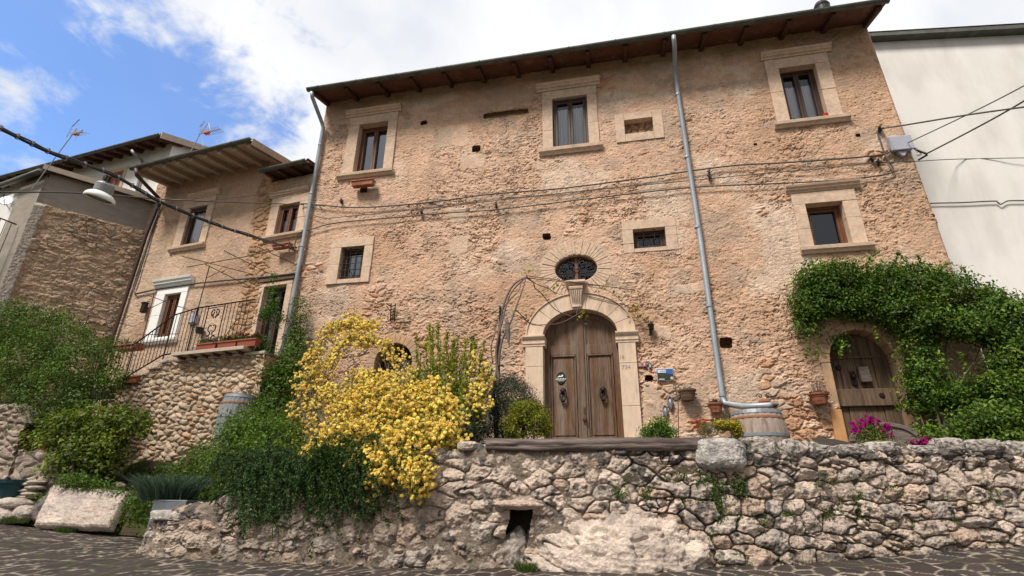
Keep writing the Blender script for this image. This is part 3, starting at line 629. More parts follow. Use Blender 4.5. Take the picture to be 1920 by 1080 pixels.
def oval_window():
    cu, cz = -.85, 5.71; b = MB(); N = 52
    for k in range(N):
        t0 = 2*math.pi*k/N; w = 2*math.pi/N; j = random.uniform(-.025, .02); pr = .010+.008*(k % 2)+random.uniform(-.005, .005)
        ering(FAC, b, cu, cz, .465, .335, .76+j, .66+j, t0+.008, t0+w-.008, -.05, pr, 2)
    w = b.build('window', M['limestone'], HOUSE, bevel=.006); w['label'] = 'oval window ringed with radial bricks'
    b = MB(); ering(FAC, b, cu, cz, .455, .325, .80, .70, 0, 2*math.pi, -.34, .003, 64); b.build('window_ring', M['limestone'], w, smooth=False)
    c = MB(); c.box(FAC, cu-.035, cu+.035, cz-.36, cz+.36, -.15, -.10)
    ering(FAC, c, cu, cz, .42, .29, .50, .37, 0, 2*math.pi, -.16, -.11, 40); c.build('casement', M['window_wood'], w)
    p = MB(); p.add([FAC.P(cu-.5, cz-.37, -.165), FAC.P(cu+.5, cz-.37, -.165), FAC.P(cu+.5, cz+.37, -.165), FAC.P(cu-.5, cz+.37, -.165)], [(0,1,2,3)]); p.build('pane', M['glass'], w, recalc=False)
    recess(FAC, cu-.5, cu+.5, cz-.4, cz+.4, -.345, -.9, w)
    g = MB()
    def sp(cx, cy, r, sg, turns=1.35, ph=0):
        return [FAC.P(cx+sg*r*(1-t/turns*.8)*math.cos(2*math.pi*t+ph), cy+r*(1-t/turns*.8)*math.sin(2*math.pi*t+ph), -.06) for t in np.linspace(0, turns, 26)]
    for sg in (-1, 1):
        for sz in (-1, 1):
            g.tube(sp(cu+sg*.13, cz+sz*.17, .085, sg*sz, ph=1.0), .012, 5); g.tube(sp(cu+sg*.28, cz+sz*.11, .075, -sg*sz, ph=2.2), .012, 5)
            g.tube([FAC.P(cu+sg*(.03+.38*t), cz+sz*(.02+.10*math.sin(t*3.1)), -.06) for t in np.linspace(0, 1, 9)], .007, 5)
    g.tube([FAC.P(cu-.46, cz, -.06), FAC.P(cu+.46, cz, -.06)], .008, 5); g.build('window_grille', M['iron'], w)
oval_window()

def main_door():
    cu, hw, zs, bb = DOOR['cu'], DOOR['hw'], DOOR['zs'], DOOR['b']; zf = 1.98
    b = MB()
    # jamb piers in three blocks each, imposts, voussoirs
    for u0, u1 in ((cu-hw-.36, cu-hw), (cu+hw, cu+hw+.335)):
        for z0, z1 in ((zf-.5, 2.75), (2.755, 3.58), (3.585, 4.02)): b.box(FAC, u0, u1, z0, z1, -.30, .075)
    n = 9
    for k in range(n):
        t0 = math.pi*k/n; ering(FAC, b, cu, zs, hw, bb, hw+.35, bb+.36, t0+.004, t0+math.pi/n-.004, -.30, .06, 5)
        ering(FAC, b, cu, zs, hw+.335, bb+.345, hw+.36, bb+.37, t0+.002, t0+math.pi/n-.002, -.1, .085, 5)
    dr = b.build('door_surround', M['doorstone'], HOUSE, bevel=.006)
    I = MB(); prof = [(-.3,4.0),(.085,4.0),(.085,4.04),(.10,4.05),(.10,4.12),(.125,4.15),(.15,4.19),(.15,4.22),(-.3,4.22)]
    I.extr(FAC, prof, cu-hw-.42, cu-hw+.045); I.build('impost', M['doorstone'], dr, bevel=.004); I = MB(); I.extr(FAC, prof, cu+hw-.045, cu+hw+.40); I.build('impost', M['doorstone'], dr, bevel=.004)
    k = MB(); kc = -.855
    vs = [(kc-.095,4.80),(kc+.095,4.80),(kc+.125,5.14),(kc-.125,5.14)]; k.prism(FAC, vs, -.05, .10)
    k.extr(FAC, [(.0,5.13),(.16,5.13),(.20,5.17),(.21,5.21),(.17,5.25),(.0,5.25)], kc-.145, kc+.145)
    k.extr(FAC, [(.0,5.25),(.22,5.26),(.25,5.30),(.25,5.345),(.0,5.36)], kc-.205, kc+.205)
    for i in range(6): k.tube([FAC.P(kc-.115+.046*i, 5.14, .17), FAC.P(kc-.08+.032*i, 4.86, .10)], [.024, .010], 6)
    k.build('keystone', M['doorstone'], dr, bevel=.004)
    MB().box(FAC, cu-hw-.5, cu+hw+.5, zf-.5, zf, -.3, .35).build('door_step', M['greystone'], dr, bevel=.02)
    recess(FAC, cu-hw, cu+hw, zf, 4.8, -.30, -.7, dr, M['dark'])
    # two leaves
    D0, D1 = -.27, -.20
    def inside(u, e=0): 
        t = np.clip((u-cu)/(hw-e), -1, 1); return zs+(bb-e)*math.sqrt(1-t*t)
    for sg in (-1, 1):
        ua, ub = (cu-hw+.002, cu-.004) if sg < 0 else (cu+.004, cu+hw-.002)
        us = np.linspace(ua, ub, 14); poly = [(ua, zf)]+[(ub, zf)]+[(u, inside(u)-.004) for u in us[::-1]]
        lf = MB().prism(FAC, poly, D0, D1).build('door', M['door_wood'], HOUSE); lf['label'] = 'left leaf of old panelled door' if sg < 0 else 'right leaf of old panelled door'
        st = .115; ia, ib = ua+(st if sg < 0 else .10), ub-(.10 if sg < 0 else st); r = MB()
        fr = D1+.028
        # stiles and rails standing proud of the panels
        r.prism(FAC, [(ua, zf), (ia, zf)]+[(u, inside(u)-.004) for u in np.linspace(ia, ua, 6)], D1+.001, fr); r.prism(FAC, [(ib, zf), (ub, zf)]+[(u, inside(u)-.004) for u in np.linspace(ub, ib, 6)], D1+.001, fr)
        r.box(FAC, ia+.001, ib-.001, zf, zf+.20, D1+.001, fr-.002); r.box(FAC, ia+.001, ib-.001, 3.86, 4.06, D1+.001, fr-.002)
        r.prism(FAC, [(u, inside(u)-.004) for u in np.linspace(ia+.001, ib-.001, 10)]+[(u, inside(u)-.13) for u in np.linspace(ib-.001, ia+.001, 10)], D1+.001, fr-.002)
        for (z0, z1) in ((zf+.20, 3.86),): 
            r.box(FAC, ia+.012, ib-.012, z1-.04, z1-.008, D1+.001, fr+.018)
            r.box(FAC, ia+.012, ib-.012, z0+.008, z0+.04, D1+.001, fr+.012); r.box(FAC, ia+.012, ia+.035, z0+.041, z1-.041, D1+.001, fr+.01); r.box(FAC, ib-.035, ib-.012, z0+.041, z1-.041, D1+.001, fr+.01)
        r.build('door_frame', M['door_wood'], lf, bevel=.006)
        q = MB(); q.box(FAC, ia+.06, ib-.06, zf+.27, 3.79, D1+.001, D1+.016); q.build('panel', M['door_wood'], lf, bevel=.012)
        if sg > 0:
            q = MB(); q.box(FAC, cu-.045, cu+.06, zf, inside(cu+.06)-.02, fr+.001, fr+.03); q.build('cover_strip', M['door_wood'], lf, bevel=.01)
            q = MB(); q.box(FAC, cu+.005, cu+.045, 2.66, 2.78, fr+.03, fr+.045); q.lathe(FAC.P(cu+.025, 2.58, fr+.055), [(.0,-.075),(.035,-.07),(.045,-.03),(.03,.02),(.012,.06),(0,.075)], 10); q.build('padlock', M['rust'], lf, smooth=False)
        # ring knocker on a plate
        ku = (ia+ib)/2+(-.02 if sg < 0 else .03); kz = 3.02
        q = MB(); q.lathe(FAC.P(ku, kz+.10, D1+.02), [(0,0),(.062,0),(.062,.02),(.045,.05),(.02,.07),(0,.075)], 14, ax=(0,-1,0))
        ring = [FAC.P(ku+.058*math.sin(t), kz-.005+.10*math.cos(t), D1+.06+.02*(1-math.cos(t))) for t in np.linspace(0, 2*math.pi, 22)]
        q.tube(ring, .017, 6, False); q.box(FAC, ku-.035, ku+.035, kz-.13, kz-.08, D1+.05, D1+.10); q.build('knocker', M['iron'], lf, smooth=True)
        if sg < 0:
            pz, pu = 3.385, ku-.035; q = MB(); q.lathe(FAC.P(pu, pz, D1+.016), [(0,0),(.135,0),(.135,.012),(.12,.02),(0,.022)], 28, ax=(0,-1,0), sy=.66); pq = q.build('plaque', M['black'], lf)
            q = MB(); q.prism(FAC, [(pu-.08,pz+.012),(pu-.03,pz+.05),(pu-.005,pz+.035),(pu+.03,pz+.07),(pu+.05,pz+.045),(pu+.03,pz+.02),(pu-.02,pz+.018)], D1+.036, D1+.040)
            for i in range(11): q.box(FAC, pu-.105+.019*i, pu-.105+.019*i+.012, pz-.035, pz-.035+.018+.012*((i*7) % 3)/2, D1+.036, D1+.040)
            for i in range(8): q.box(FAC, pu-.07+.018*i, pu-.07+.018*i+.010, pz-.065, pz-.052, D1+.036, D1+.039)
            q.build('plaque_lettering', M['white_paint'], lf)
    return dr
DSUR = main_door()

def right_door():
    cu, hw, zs, bb = (RDOOR[k] for k in ('cu','hw','zs','b')); zf = 1.45
    b = MB(); n = 12
    for k in range(n): ering(FAC, b, cu, zs, hw, bb, hw+.17, bb+.16, math.pi*k/n+.001, math.pi*(k+1)/n-.001, -.34, .035, 3)
    b.box(FAC, cu+hw, cu+hw+.16, zf-.3, zs, -.34, .035)
    b.box(FAC, cu-hw-.16, cu-hw, 2.62, zs, -.34, .03)
    s = b.build('door_surround', M['plaster_plain'], HOUSE, bevel=.02); 
    MB().box(FAC, cu-hw-.19, cu-hw, zf-.3, 2.61, -.34, .06).build('jamb_stone', M['ochre_stone'], s, bevel=.015)
    recess(FAC, cu-hw, cu+hw, zf, 4.1, -.34, -.7, s)
    MB().box(FAC, cu-hw-.1, cu+hw+.1, zf-.3, zf, -.34, .2).build('door_step', M['greystone'], s, bevel=.02)
    def top(u): t = np.clip((u-cu)/hw, -1, 1); return zs+bb*math.sqrt(1-t*t)
    D = -.28; edges = [cu-hw+.003, cu-.30, cu-.02, cu+.27, cu+hw-.003]
    d = None
    for i in range(4):
        a, c_ = edges[i]+.005, edges[i+1]-.005; q = MB(); off = (.0, .012, .004, .015)[i]
        q.prism(FAC, [(a, zf), (c_, zf)]+[(u, top(u)-.006) for u in np.linspace(c_, a, 7)], D-.05, D+off)
        o = q.build('door' if d is None else 'plank', M['plank_wood'], HOUSE if d is None else d, bevel=.008)
        if d is None: d = o; d['label'] = 'rough arched plank door half hidden by climber'
    q = MB(); q.box(FAC, cu-hw+.03, cu+hw-.03, 2.70, 3.01, D+.02, D+.075); q.build('crossbar', M['plank_wood'], d, bevel=.012)
    q = MB(); q.box(FAC, cu-hw+.06, cu+hw-.10, 3.58, 3.62, D+.017, D+.04); q.build('rail', M['plank_wood'], d, bevel=.008)
    q = MB(); q.prism(FAC, [(cu-.02,3.12),(cu+.15,3.12),(cu+.13,3.40),(cu-.04,3.40)], D+.02, D+.13); q.build('wooden_block', M['grey_wood'], d, bevel=.012)
    q = MB(); q.box(FAC, cu-.16, cu-.08, 3.08, 3.34, D+.017, D+.035); q.lathe(FAC.P(cu-.12, 3.24, D+.04), [(0,0),(.04,0),(.05,.03),(.03,.06),(0,.065)], 10, ax=(0,-1,0)); q.lathe(FAC.P(cu-.10, 3.10, D+.04), [(0,0),(.035,0),(.03,.03),(0,.035)], 10, ax=(0,-1,0)); q.build('lock', M['iron'], d)
    for (uu, zz) in ((cu+.26, 2.88), (cu-.32, 3.42)):
        q = MB(); q.lathe(FAC.P(uu, zz, D+.02 if zz > 3 else D+.075), [(0,0),(.05,0),(.04,.018),(0,.02)], 9, ax=(0,-1,0)); q.build('iron_boss', M['iron'], d)
right_door()
def niche():
    cu, hw, zs, bb = (NICHE[k] for k in ('cu','hw','zs','b')); b = MB(); n = 14
    for k in range(n): ering(FAC, b, cu, zs, hw, bb, hw+.19, bb+.20, math.pi*k/n, math.pi*(k+1)/n-.002, -.3, .04, 3)
    b.box(FAC, cu-hw-.19, cu-hw, 2.2, zs, -.3, .04); b.box(FAC, cu+hw, cu+hw+.19, 2.2, zs, -.3, .04)
    s = b.build('window', M['plaster_plain'], HOUSE, bevel=.012); s['label'] = 'arched opening closed by wire mesh and twigs'
    recess(FAC, cu-hw, cu+hw, 2.2, 4.2, -.3, -.8, s, M['plank_wood'])
    g = MB()
    for i in range(22): u = cu-hw+.04*i; g.tube([FAC.P(u, 2.6, -.14), FAC.P(u, 4.2, -.14)], .0025, 3)
    for i in range(34): z = 2.6+.047*i; g.tube([FAC.P(cu-hw, z, -.143), FAC.P(cu+hw, z, -.143)], .0025, 3)
    g.build('wire_mesh', M['rust'], s)
    t = MB(); rr = random.Random(4)
    for i in range(34):
        x = cu+rr.uniform(-.05, .34); z0 = 2.5; p = [FAC.P(x+.1*rr.uniform(-1, 1)*k+.22*(k/4)**2*rr.choice((-1, 1)), z0+1.45*rr.uniform(.75, 1)*k/4, -.10+rr.uniform(-.02, .05)) for k in range(5)]
        t.tube(p, [.008, .007, .006, .005, .003], 4)
    t.build('twigs', M['pale_wood'], s)
niche()

# ------------------------------------------------------------------ roofs
def roof(house, pl, u0, u1, de, ze, pitch, back, wall_z, rafters, raf_mat, sof_mat, raf_w=.10, raf_h=.12, gut=True, gut_end=0, tile='tile', period=.24, proud=-.02, verge=None):
    tn = math.tan(R_(pitch)); zz = lambda d: ze+(de-d)*tn
    MB().extr(pl, [(de, zz(de)), (-back, zz(-back)), (-back, zz(-back)+.05), (de, zz(de)+.05)], u0, u1).build('roof', M[sof_mat], house)
    rf = [c for c in bpy.data.objects if c.parent == house and c.name.startswith('roof')][-1]
    us = np.arange(u0, u1, period/12); ds = np.linspace(de+proud, -back, 60); U, D = np.meshgrid(us, ds)
    row = np.floor((de+proud-D)/.38); lap = ((de+proud-D)/.38-row)
    ph = np.mod(U/period, 1); Hh = np.where(ph < .6, np.sin(ph/.6*np.pi)*.06, -.012*np.sin((ph-.6)/.4*np.pi))
    jit = (np.random.RandomState(3).rand(64, 512)[(row.astype(int)) & 63, np.floor(U/period).astype(int) & 511]-.5)
    Z = ze+(de-D)*tn+.06+Hh+.02*(1-lap)+.018*jit
    P = pl.o+U[...,None]*pl.u+D[...,None]*pl.n+np.stack([0*Z, 0*Z, Z], -1)
    grid_mesh('roof_tiles', P, M[tile], rf)
    for i in range(rafters):
        u = u0+.08+(u1-u0-.16-raf_w)*i/(rafters-1)
        MB().extr(pl, [(de-.03, zz(de-.03)-raf_h*.75), (de-.06, zz(de-.06)-raf_h), (-.3, zz(-.3)-raf_h), (-.3, zz(-.3)-.002), (de-.03, zz(de-.03)-.002)], u, u+raf_w).build('rafter', M[raf_mat], rf, bevel=.006)
    if gut:
        g = MB(); n = 12; R1, R2 = .075, .066; dc = de+.055; zc = zz(de)+.03; prof = []
        for k in range(n+1): t = math.pi+math.pi*k/n; prof.append((dc+R1*math.cos(t), zc+R1*math.sin(t)))
        for k in range(n+1): t = 2*math.pi-math.pi*k/n; prof.append((dc+R2*math.cos(t), zc+R2*math.sin(t)))
        g.extr(pl, prof, u0-.03, u1+.03)
        for k in range(int((u1-u0)/1.1)+1):
            u = u0+.3+1.1*k
            if u < u1: g.tube([pl.P(u, zc+R1*1.08*math.sin(t), dc+R1*1.08*math.cos(t)) if False else pl.P(u, zc+R1*1.09*math.sin(t), dc+R1*1.09*math.cos(t)) for t in np.linspace(math.pi, 2*math.pi, 9)], .011, 4)
        g.build('gutter', M['gutter'], rf, smooth=False)
    return rf
ROOF = roof(HOUSE, FAC, -7.66, 6.08, .70, 11.10, 16.5, 7.6, 11.3, 16, 'rafter_wood', 'soffit_tile')
def pipe(house, pts, r, mat, collars=(), name='downpipe'):
    p = MB(); p.tube(pts, r, 12); o = p.build(name, M[mat], house, smooth=True)
    if collars:
        for q, t in collars: c = MB(); q = np.array(q, float); t = np.array(t, float); t /= np.linalg.norm(t); c.tube([q-t*.022, q+t*.022], r*1.22, 12); c.build('pipe_bracket', M[mat], o)
    return o
def smooth_path(pts, n=6):
    pts = [np.array(p, float) for p in pts]; out = []
    for i in range(len(pts)-1):
        p0, p1, p2, p3 = pts[max(i-1, 0)], pts[i], pts[i+1], pts[min(i+2, len(pts)-1)]
        for k in range(n):
            t = k/n; out.append(.5*((2*p1)+(-p0+p2)*t+(2*p0-5*p1+4*p2-p3)*t*t+(-p0+3*p1-3*p2+p3)*t**3))
    return out+[pts[-1]]
PP = lambda u, z, d: FAC.P(u, z, d)
pipe(HOUSE, [PP(1.645,11.04,.755),PP(1.65,10.92,.74),PP(1.66,10.80,.62),PP(1.67,10.55,.16),PP(1.675,10.42,.10),PP(1.735,6.2,.10),PP(1.745,2.86,.10),PP(1.77,2.74,.13),PP(2.02,2.62,.5),PP(2.35,2.56,.95)], .052, 'zinc', [(PP(1.675+.07*k/4.0, 9.9-1.75*k, .10), (0,0,1)) for k in range(5)])
pipe(HOUSE, [PP(-7.55,11.02,.755),PP(-7.55,10.9,.70),PP(-7.52,10.5,.16),PP(-7.49,10.36,.10),PP(-7.48,4.75,.10),PP(-7.56,3.7,.13),PP(-7.66,2.9,.16),PP(-7.7,1.9,.2)], .050, 'zinc', [(PP(-7.485, 9.8-1.5*k, .10), (0,0,1)) for k in range(4)])
def chimney():
    p = aty(1543, 22, 12.4); c = MB(); x, y, z = p
    c.lathe((x, y, z-1.0), [(0,0),(.13,0),(.13,1.15),(0,1.15)], 18); f = c.build('chimney', M['grey_metal'], ROOF)
    c = MB(); c.lathe((x, y, z-.05), [(0,0),(.22,0),(.22,.05),(.19,.10),(.19,.16),(.21,.22),(.16,.34),(0,.40)], 20); c.build('chimney_cowl', M['black'], ROOF, smooth=False)
chimney()

# ------------------------------------------------------------------ lower house on the left
AHOUSE = thing('plastered_house', ANX.P(-2.5, 1.5), 'lower tan plastered house left of the big one, with deep pale eaves', 'house')
def build_annex():
    us = np.arange(-5.55, .36, .016); zs = np.arange(1.2, 9.82, .015); U, Z = np.meshgrid(us, zs)
    ht, sm, h, e, cr = plaster(U, Z, 33, .75)
    strip = sstep(.15, .0, np.abs(U+1.05-.12*np.sin(Z*1.3))-.32+.25*fbm(U*2, Z*2, 200))          # a strip of bare rubble between the two plasters
    ht = ht*(1-.3*strip)+strip*(.035*sstep(.05, .5, e)-.01+.012*fbm(U*14, Z*14, 201))
    P = ANX.o+U[...,None]*ANX.u+ht[...,None]*ANX.n; P[..., 2] = Z
    A = np.array([.46,.31,.215]); B = np.array([.38,.245,.165]); C = np.array([.53,.39,.29])
    n1 = sstep(-.25, .3, fbm(U*.6, Z*.8, 210))[...,None]; c = A*(1-n1)+B*n1
    w = sstep(.02, .3, fbm(U*.7, Z*.6, 212)+.5*sstep(7.4, 6.2, Z)*sstep(-1.5, -2.4, U))[...,None]*.6; c = c*(1-w)+C*w
    g = sstep(.1, .4, fbm(U*1.5, Z*1.8, 213))[...,None]*.4; c = c*(1-g)+np.array([.28,.215,.16])*g
    s = strip[...,None]; c = c*(1-s)+np.array([.38,.235,.14])*(1+.5*(h[3][...,None]-.5))*s
    c = c*(1+.13*fbm(U*12, Z*14, 215)[...,None])
    Uc, Zc = (U[:-1,:-1]+U[1:,1:])/2, (Z[:-1,:-1]+Z[1:,1:])/2
    keep = ~((Uc > -1.15) & (Zc > 9.0))
    for f in (rect(-3.94,-3.16,7.38,8.73), rect(-.73,.06,7.21,8.23), rect(-3.98,-3.30,4.80,6.11), rect(-.71,.10,3.8,5.94)): keep &= ~f(Uc, Zc)
    grid_mesh('wall', P, M['plaster'], AHOUSE, np.clip(c, .02, 1), keep)
    b = MB(); b.add([ANX.P(-1.15, 8.7, -.02), ANX.P(-1.15, 8.7, -5), ANX.P(-1.15, 10.6, -5), ANX.P(-1.15, 9.82, -.02)], [(0,1,2,3)]); b.build('upper_side_wall', M['plaster_plain'], AHOUSE)
    window(AHOUSE, ANX, (-3.88,-3.22,7.44,8.67), (-4.17,-2.99,7.44,8.95), (-4.05,-2.88,8.97,9.12), (-4.24,-2.97,7.32,7.45), leaves=1, wood='dark_window_wood', curtain=.97, cs=.8, rd=.09)
    window(AHOUSE, ANX, (-.67,0.0,7.27,8.17), (-.94,.27,7.27,8.42), (-1.02,.22,8.44,8.57), (-.98,.28,7.16,7.28), cs=.8, curtain=.6, rd=.10)
    window(AHOUSE, ANX, (-3.92,-3.36,4.86,6.05), (-4.24,-3.15,4.80,6.26), (-4.38,-3.05,6.28,6.48), (-4.3,-3.1,4.68,4.80), stone='white_paint', leaves=2, wood='window_wood', curtain=.9, cs=1.1, rd=.12, label='window with white painted surround')
    w = window(AHOUSE, ANX, (-.65,.04,3.88,5.88), (-.80,.20,3.88,5.96), stone='limestone', leaves=2, wood='dark_window_wood', curtain=.75, proud=.02, label='balcony door with pale stone jambs')
    b = MB(); b.box(ANX, -.88, .24, 6.0, 6.13, -.2, .05); b.build('door_lintel', M['plank_wood'], w, bevel=.01)
    rf = roof(AHOUSE, ANX, -5.18, -1.0, 1.0, 9.60, 9, 4.5, 9.8, 9, 'pale_wood', 'pale_wood', raf_w=.12, raf_h=.13)
    b = MB(); tn = math.tan(R_(9)); zz = lambda d: 9.60+(1.0-d)*tn
    b.extr(ANX, [(1.02, zz(1.02)-.13), (-2, zz(-2)-.10), (-2, zz(-2)+.10), (1.02, zz(1.02)+.07)], -.998, -.96); b.build('verge_board', M['pale_wood'], rf, bevel=.005)
    roof(AHOUSE, ANX, -1.10, .34, .40, 9.06, 9, 2.5, 9.0, 4, 'rafter_wood', 'rafter_wood', raf_w=.08, raf_h=.09)
    g = lambda px, py, d: ANX.at(px, py, d)
    pipe(AHOUSE, [g(255,317,1.10), g(256,328,1.08), g(298,372,.14), g(296,385,.10), g(274,440,.10), g(212,630,.10), g(205,660,.10)], .05, 'brown_pipe')
    pipe(AHOUSE, [g(303,378,.06), g(285,430,.06), g(262,510,.06), g(250,545,.06), g(254,551,.06), g(300,541,.06)]+[g(x, y, .06) for x, y in ((370,531),(420,526),(480,521),(552,513))], .022, 'cable', name='conduit')
build_annex()

# ------------------------------------------------------------------ outside staircase with iron railing
STAIR = thing('outdoor_staircase', ANX.P(-1.5, 1.6, 1.0), 'rubble stone staircase and balcony with black iron railing against the lower house', 'staircase')
def build_stairs():
    us = np.arange(-5.2, .80, .014); zt = np.select([us > -2.08, us > -2.42, us > -2.80, us > -3.15], [3.82, 3.70, 3.57, 3.45], 3.34)
    H = 190; t = np.linspace(0, 1, H)[:, None]; U = np.broadcast_to(us, (H, len(us))); Z = 1.2+t*(zt-1.2)
    wu = U+.03*fbm(U*5, Z*5, 300); wz = Z+.03*fbm(U*5, Z*5, 301)-.25*U*0
    e, f1, h, dx, dy = stones(wu, wz+.10*wu, .185, .105, 31, jit=.85, p=2.4, var=.4, tilt=.5)
    s = sstep(.10, .62, e); ht = .055*s*(1-.3*np.clip(dx**2+dy**2, 0, 1.2))*(.5+.8*h[0])+.012*fbm(U*18, Z*18, 303)*s+.02*s*(h[1]-.5)*dy+.006*fbm(U*40, Z*40, 304)
    P = ANX.o+U[...,None]*ANX.u+(1.0+ht)[...,None]*ANX.n; P[..., 2] = Z
    c = np.array([.46,.35,.255])*(1+.4*(h[3][...,None]-.5)); mc = np.array([.33,.24,.165]); m = (1-sstep(.08, .30, e))[...,None]; c = c*(1-m)+mc*m
    c = np.where((h[2] > .8)[...,None], c*np.array([1.0,.86,.74]), c)
    Uc, Zc = (U[:-1,:-1]+U[1:,1:])/2, (Z[:-1,:-1]+Z[1:,1:])/2
    keep = ~((Uc > -3.95) & (Uc < -3.42) & (Zc > 2.75) & (Zc < 3.1))
    grid_mesh('stonework', P, M['rubble'], STAIR, np.clip(c*(1+.12*fbm(U*9, Z*9, 306)[...,None]), .02, 1), keep)
    MB().box(ANX, .60, .775, 1.2, 3.81, .02, 1.0).build('end_wall', M['plaster_plain'], STAIR)
    b = MB(); b.box(ANX, -4.05, -3.3, 2.6, 3.2, .45, .5); b.build('cellar_hole', M['dark'], STAIR)
    for (u0, u1, z) in ((-2.12,.78,3.82),(-2.46,-2.06,3.70),(-2.84,-2.40,3.57),(-3.19,-2.78,3.45),(-5.2,-3.13,3.34)):
        MB().box(ANX, u0, u1, z+.002, z+.065, .05, 1.07).build('step', M['greystone'], STAIR, bevel=.012)
    MB().box(ANX, -4.1, -3.3, 3.12, 3.26, .9, 1.10).build('beam', M['dark_wood'], STAIR, bevel=.01)
    sl = MB().box(ANX, -1.56, .42, 3.89, 3.965, 1.0, 1.28).build('balcony_slab', M['pale_wood'], STAIR, bevel=.008)
    for k in range(6):
        u = -1.4+.32*k; b = MB(); b.box(ANX, u, u+.05, 3.83, 3.888, 1.0, 1.24); b.build('bracket', M['rust'], sl)
    # railing: three runs of thin round bars
    D = 1.16; r = MB()
    top = [(-4.15,4.28),(-2.92,4.30),(-1.92,4.90),(-1.26,5.0),(.34,5.03)]; bot = [(-4.15,3.42),(-3.0,3.45),(-2.75,3.60),(-1.95,3.97),(-1.26,4.0),(.34,4.02)]
    for L in (top, bot): r.tube([ANX.P(u, z, D) for u, z in L], .016, 6)
    for u in (-2.92,-1.92,-1.26): r.tube([ANX.P(u, np.interp(u, *zip(*bot))-.1, D), ANX.P(u, np.interp(u, *zip(*top))+.02, D)], .015, 6)
    rail = r.build('railing', M['iron'], STAIR)
    for k in range(43):
        u = -4.1+.103*k
        if -.95 < u < -.45: continue
        MB().tube([ANX.P(u, np.interp(u, *zip(*bot)), D), ANX.P(u, np.interp(u, *zip(*top)), D)], .0075, 5).build('baluster', M['iron'], rail)
    s = MB()
    for sg in (-1, 1):
        for z0, sz in ((4.22, 1), (4.52, -1), (4.70, 1), (4.88, -1)):
            s.tube([ANX.P(-.70+sg*(.03+.085*(1-t)*(1-math.cos(6.5*t))*.8), z0+.13*t*sz*1.2+.07*math.sin(6.5*t)*(1-t), D) for t in np.linspace(0, 1, 18)], .013, 5)
    for u in (-.93,-.47): s.tube([ANX.P(u, 4.02, D), ANX.P(u, 5.02, D)], .012, 5)
    s.tube([ANX.P(-.93, 4.95, D), ANX.P(-.47, 4.97, D)], .01, 5); s.build('scroll_panel', M['iron'], rail)
build_stairs()
def iron_pergola():
    o = thing('iron_pergola', ANX.P(-1, 4.0, 1.0), 'thin rusty iron pergola rods above the balcony, without any cover', 'pergola')
    a = ANX.at; b = MB()
    b.tube([a(368,592,1.0), a(393,498,1.0)], .013, 5); b.build('post', M['rust'], o)
    for p, q in (((340,480,1.35),(473,514,.1)), ((384,495,1.05),(466,536,.05)), ((349,501,1.1),(466,480,.9)), ((481,462,.9),(552,495,.05)), ((420,470,1.1),(505,513,.05)), ((466,480,.95),(526,466,.9)), ((388,521,.8),(410,510,.1))):
        MB().tube([a(*p), a(*q)], .010, 5).build('rod', M['rust'], o)
    o2 = thing('iron_pergola', ANX.P(-4, 3.5, 1.0), 'rusty iron rods standing in front of the white framed window', 'pergola')
    MB().tube([a(266,640,1.0), a(289,552,1.0)], .012, 5).build('post', M['rust'], o2)
    for p, q in (((278,554,1.3),(364,585,.05)), ((284,577,1.0),(312,563,.05)), ((254,628,.9),(334,626,.9))): MB().tube([a(*p), a(*q)], .009, 5).build('rod', M['rust'], o2)
    o3 = thing('iron_pergola', SID.P(-.9, 4.4, .4), 'rusty iron rods in the corner below the rubble stone flank', 'pergola')
    MB().tube([a(160,612,1.3), a(166,588,1.3)], .012, 5).build('post', M['rust'], o3)
    for p, q in (((164,590,1.3),(248,612,.3)), ((163,598,1.3),(186,594,.5))): MB().tube([a(*p), a(*q)], .009, 5).build('rod', M['rust'], o3)
iron_pergola()

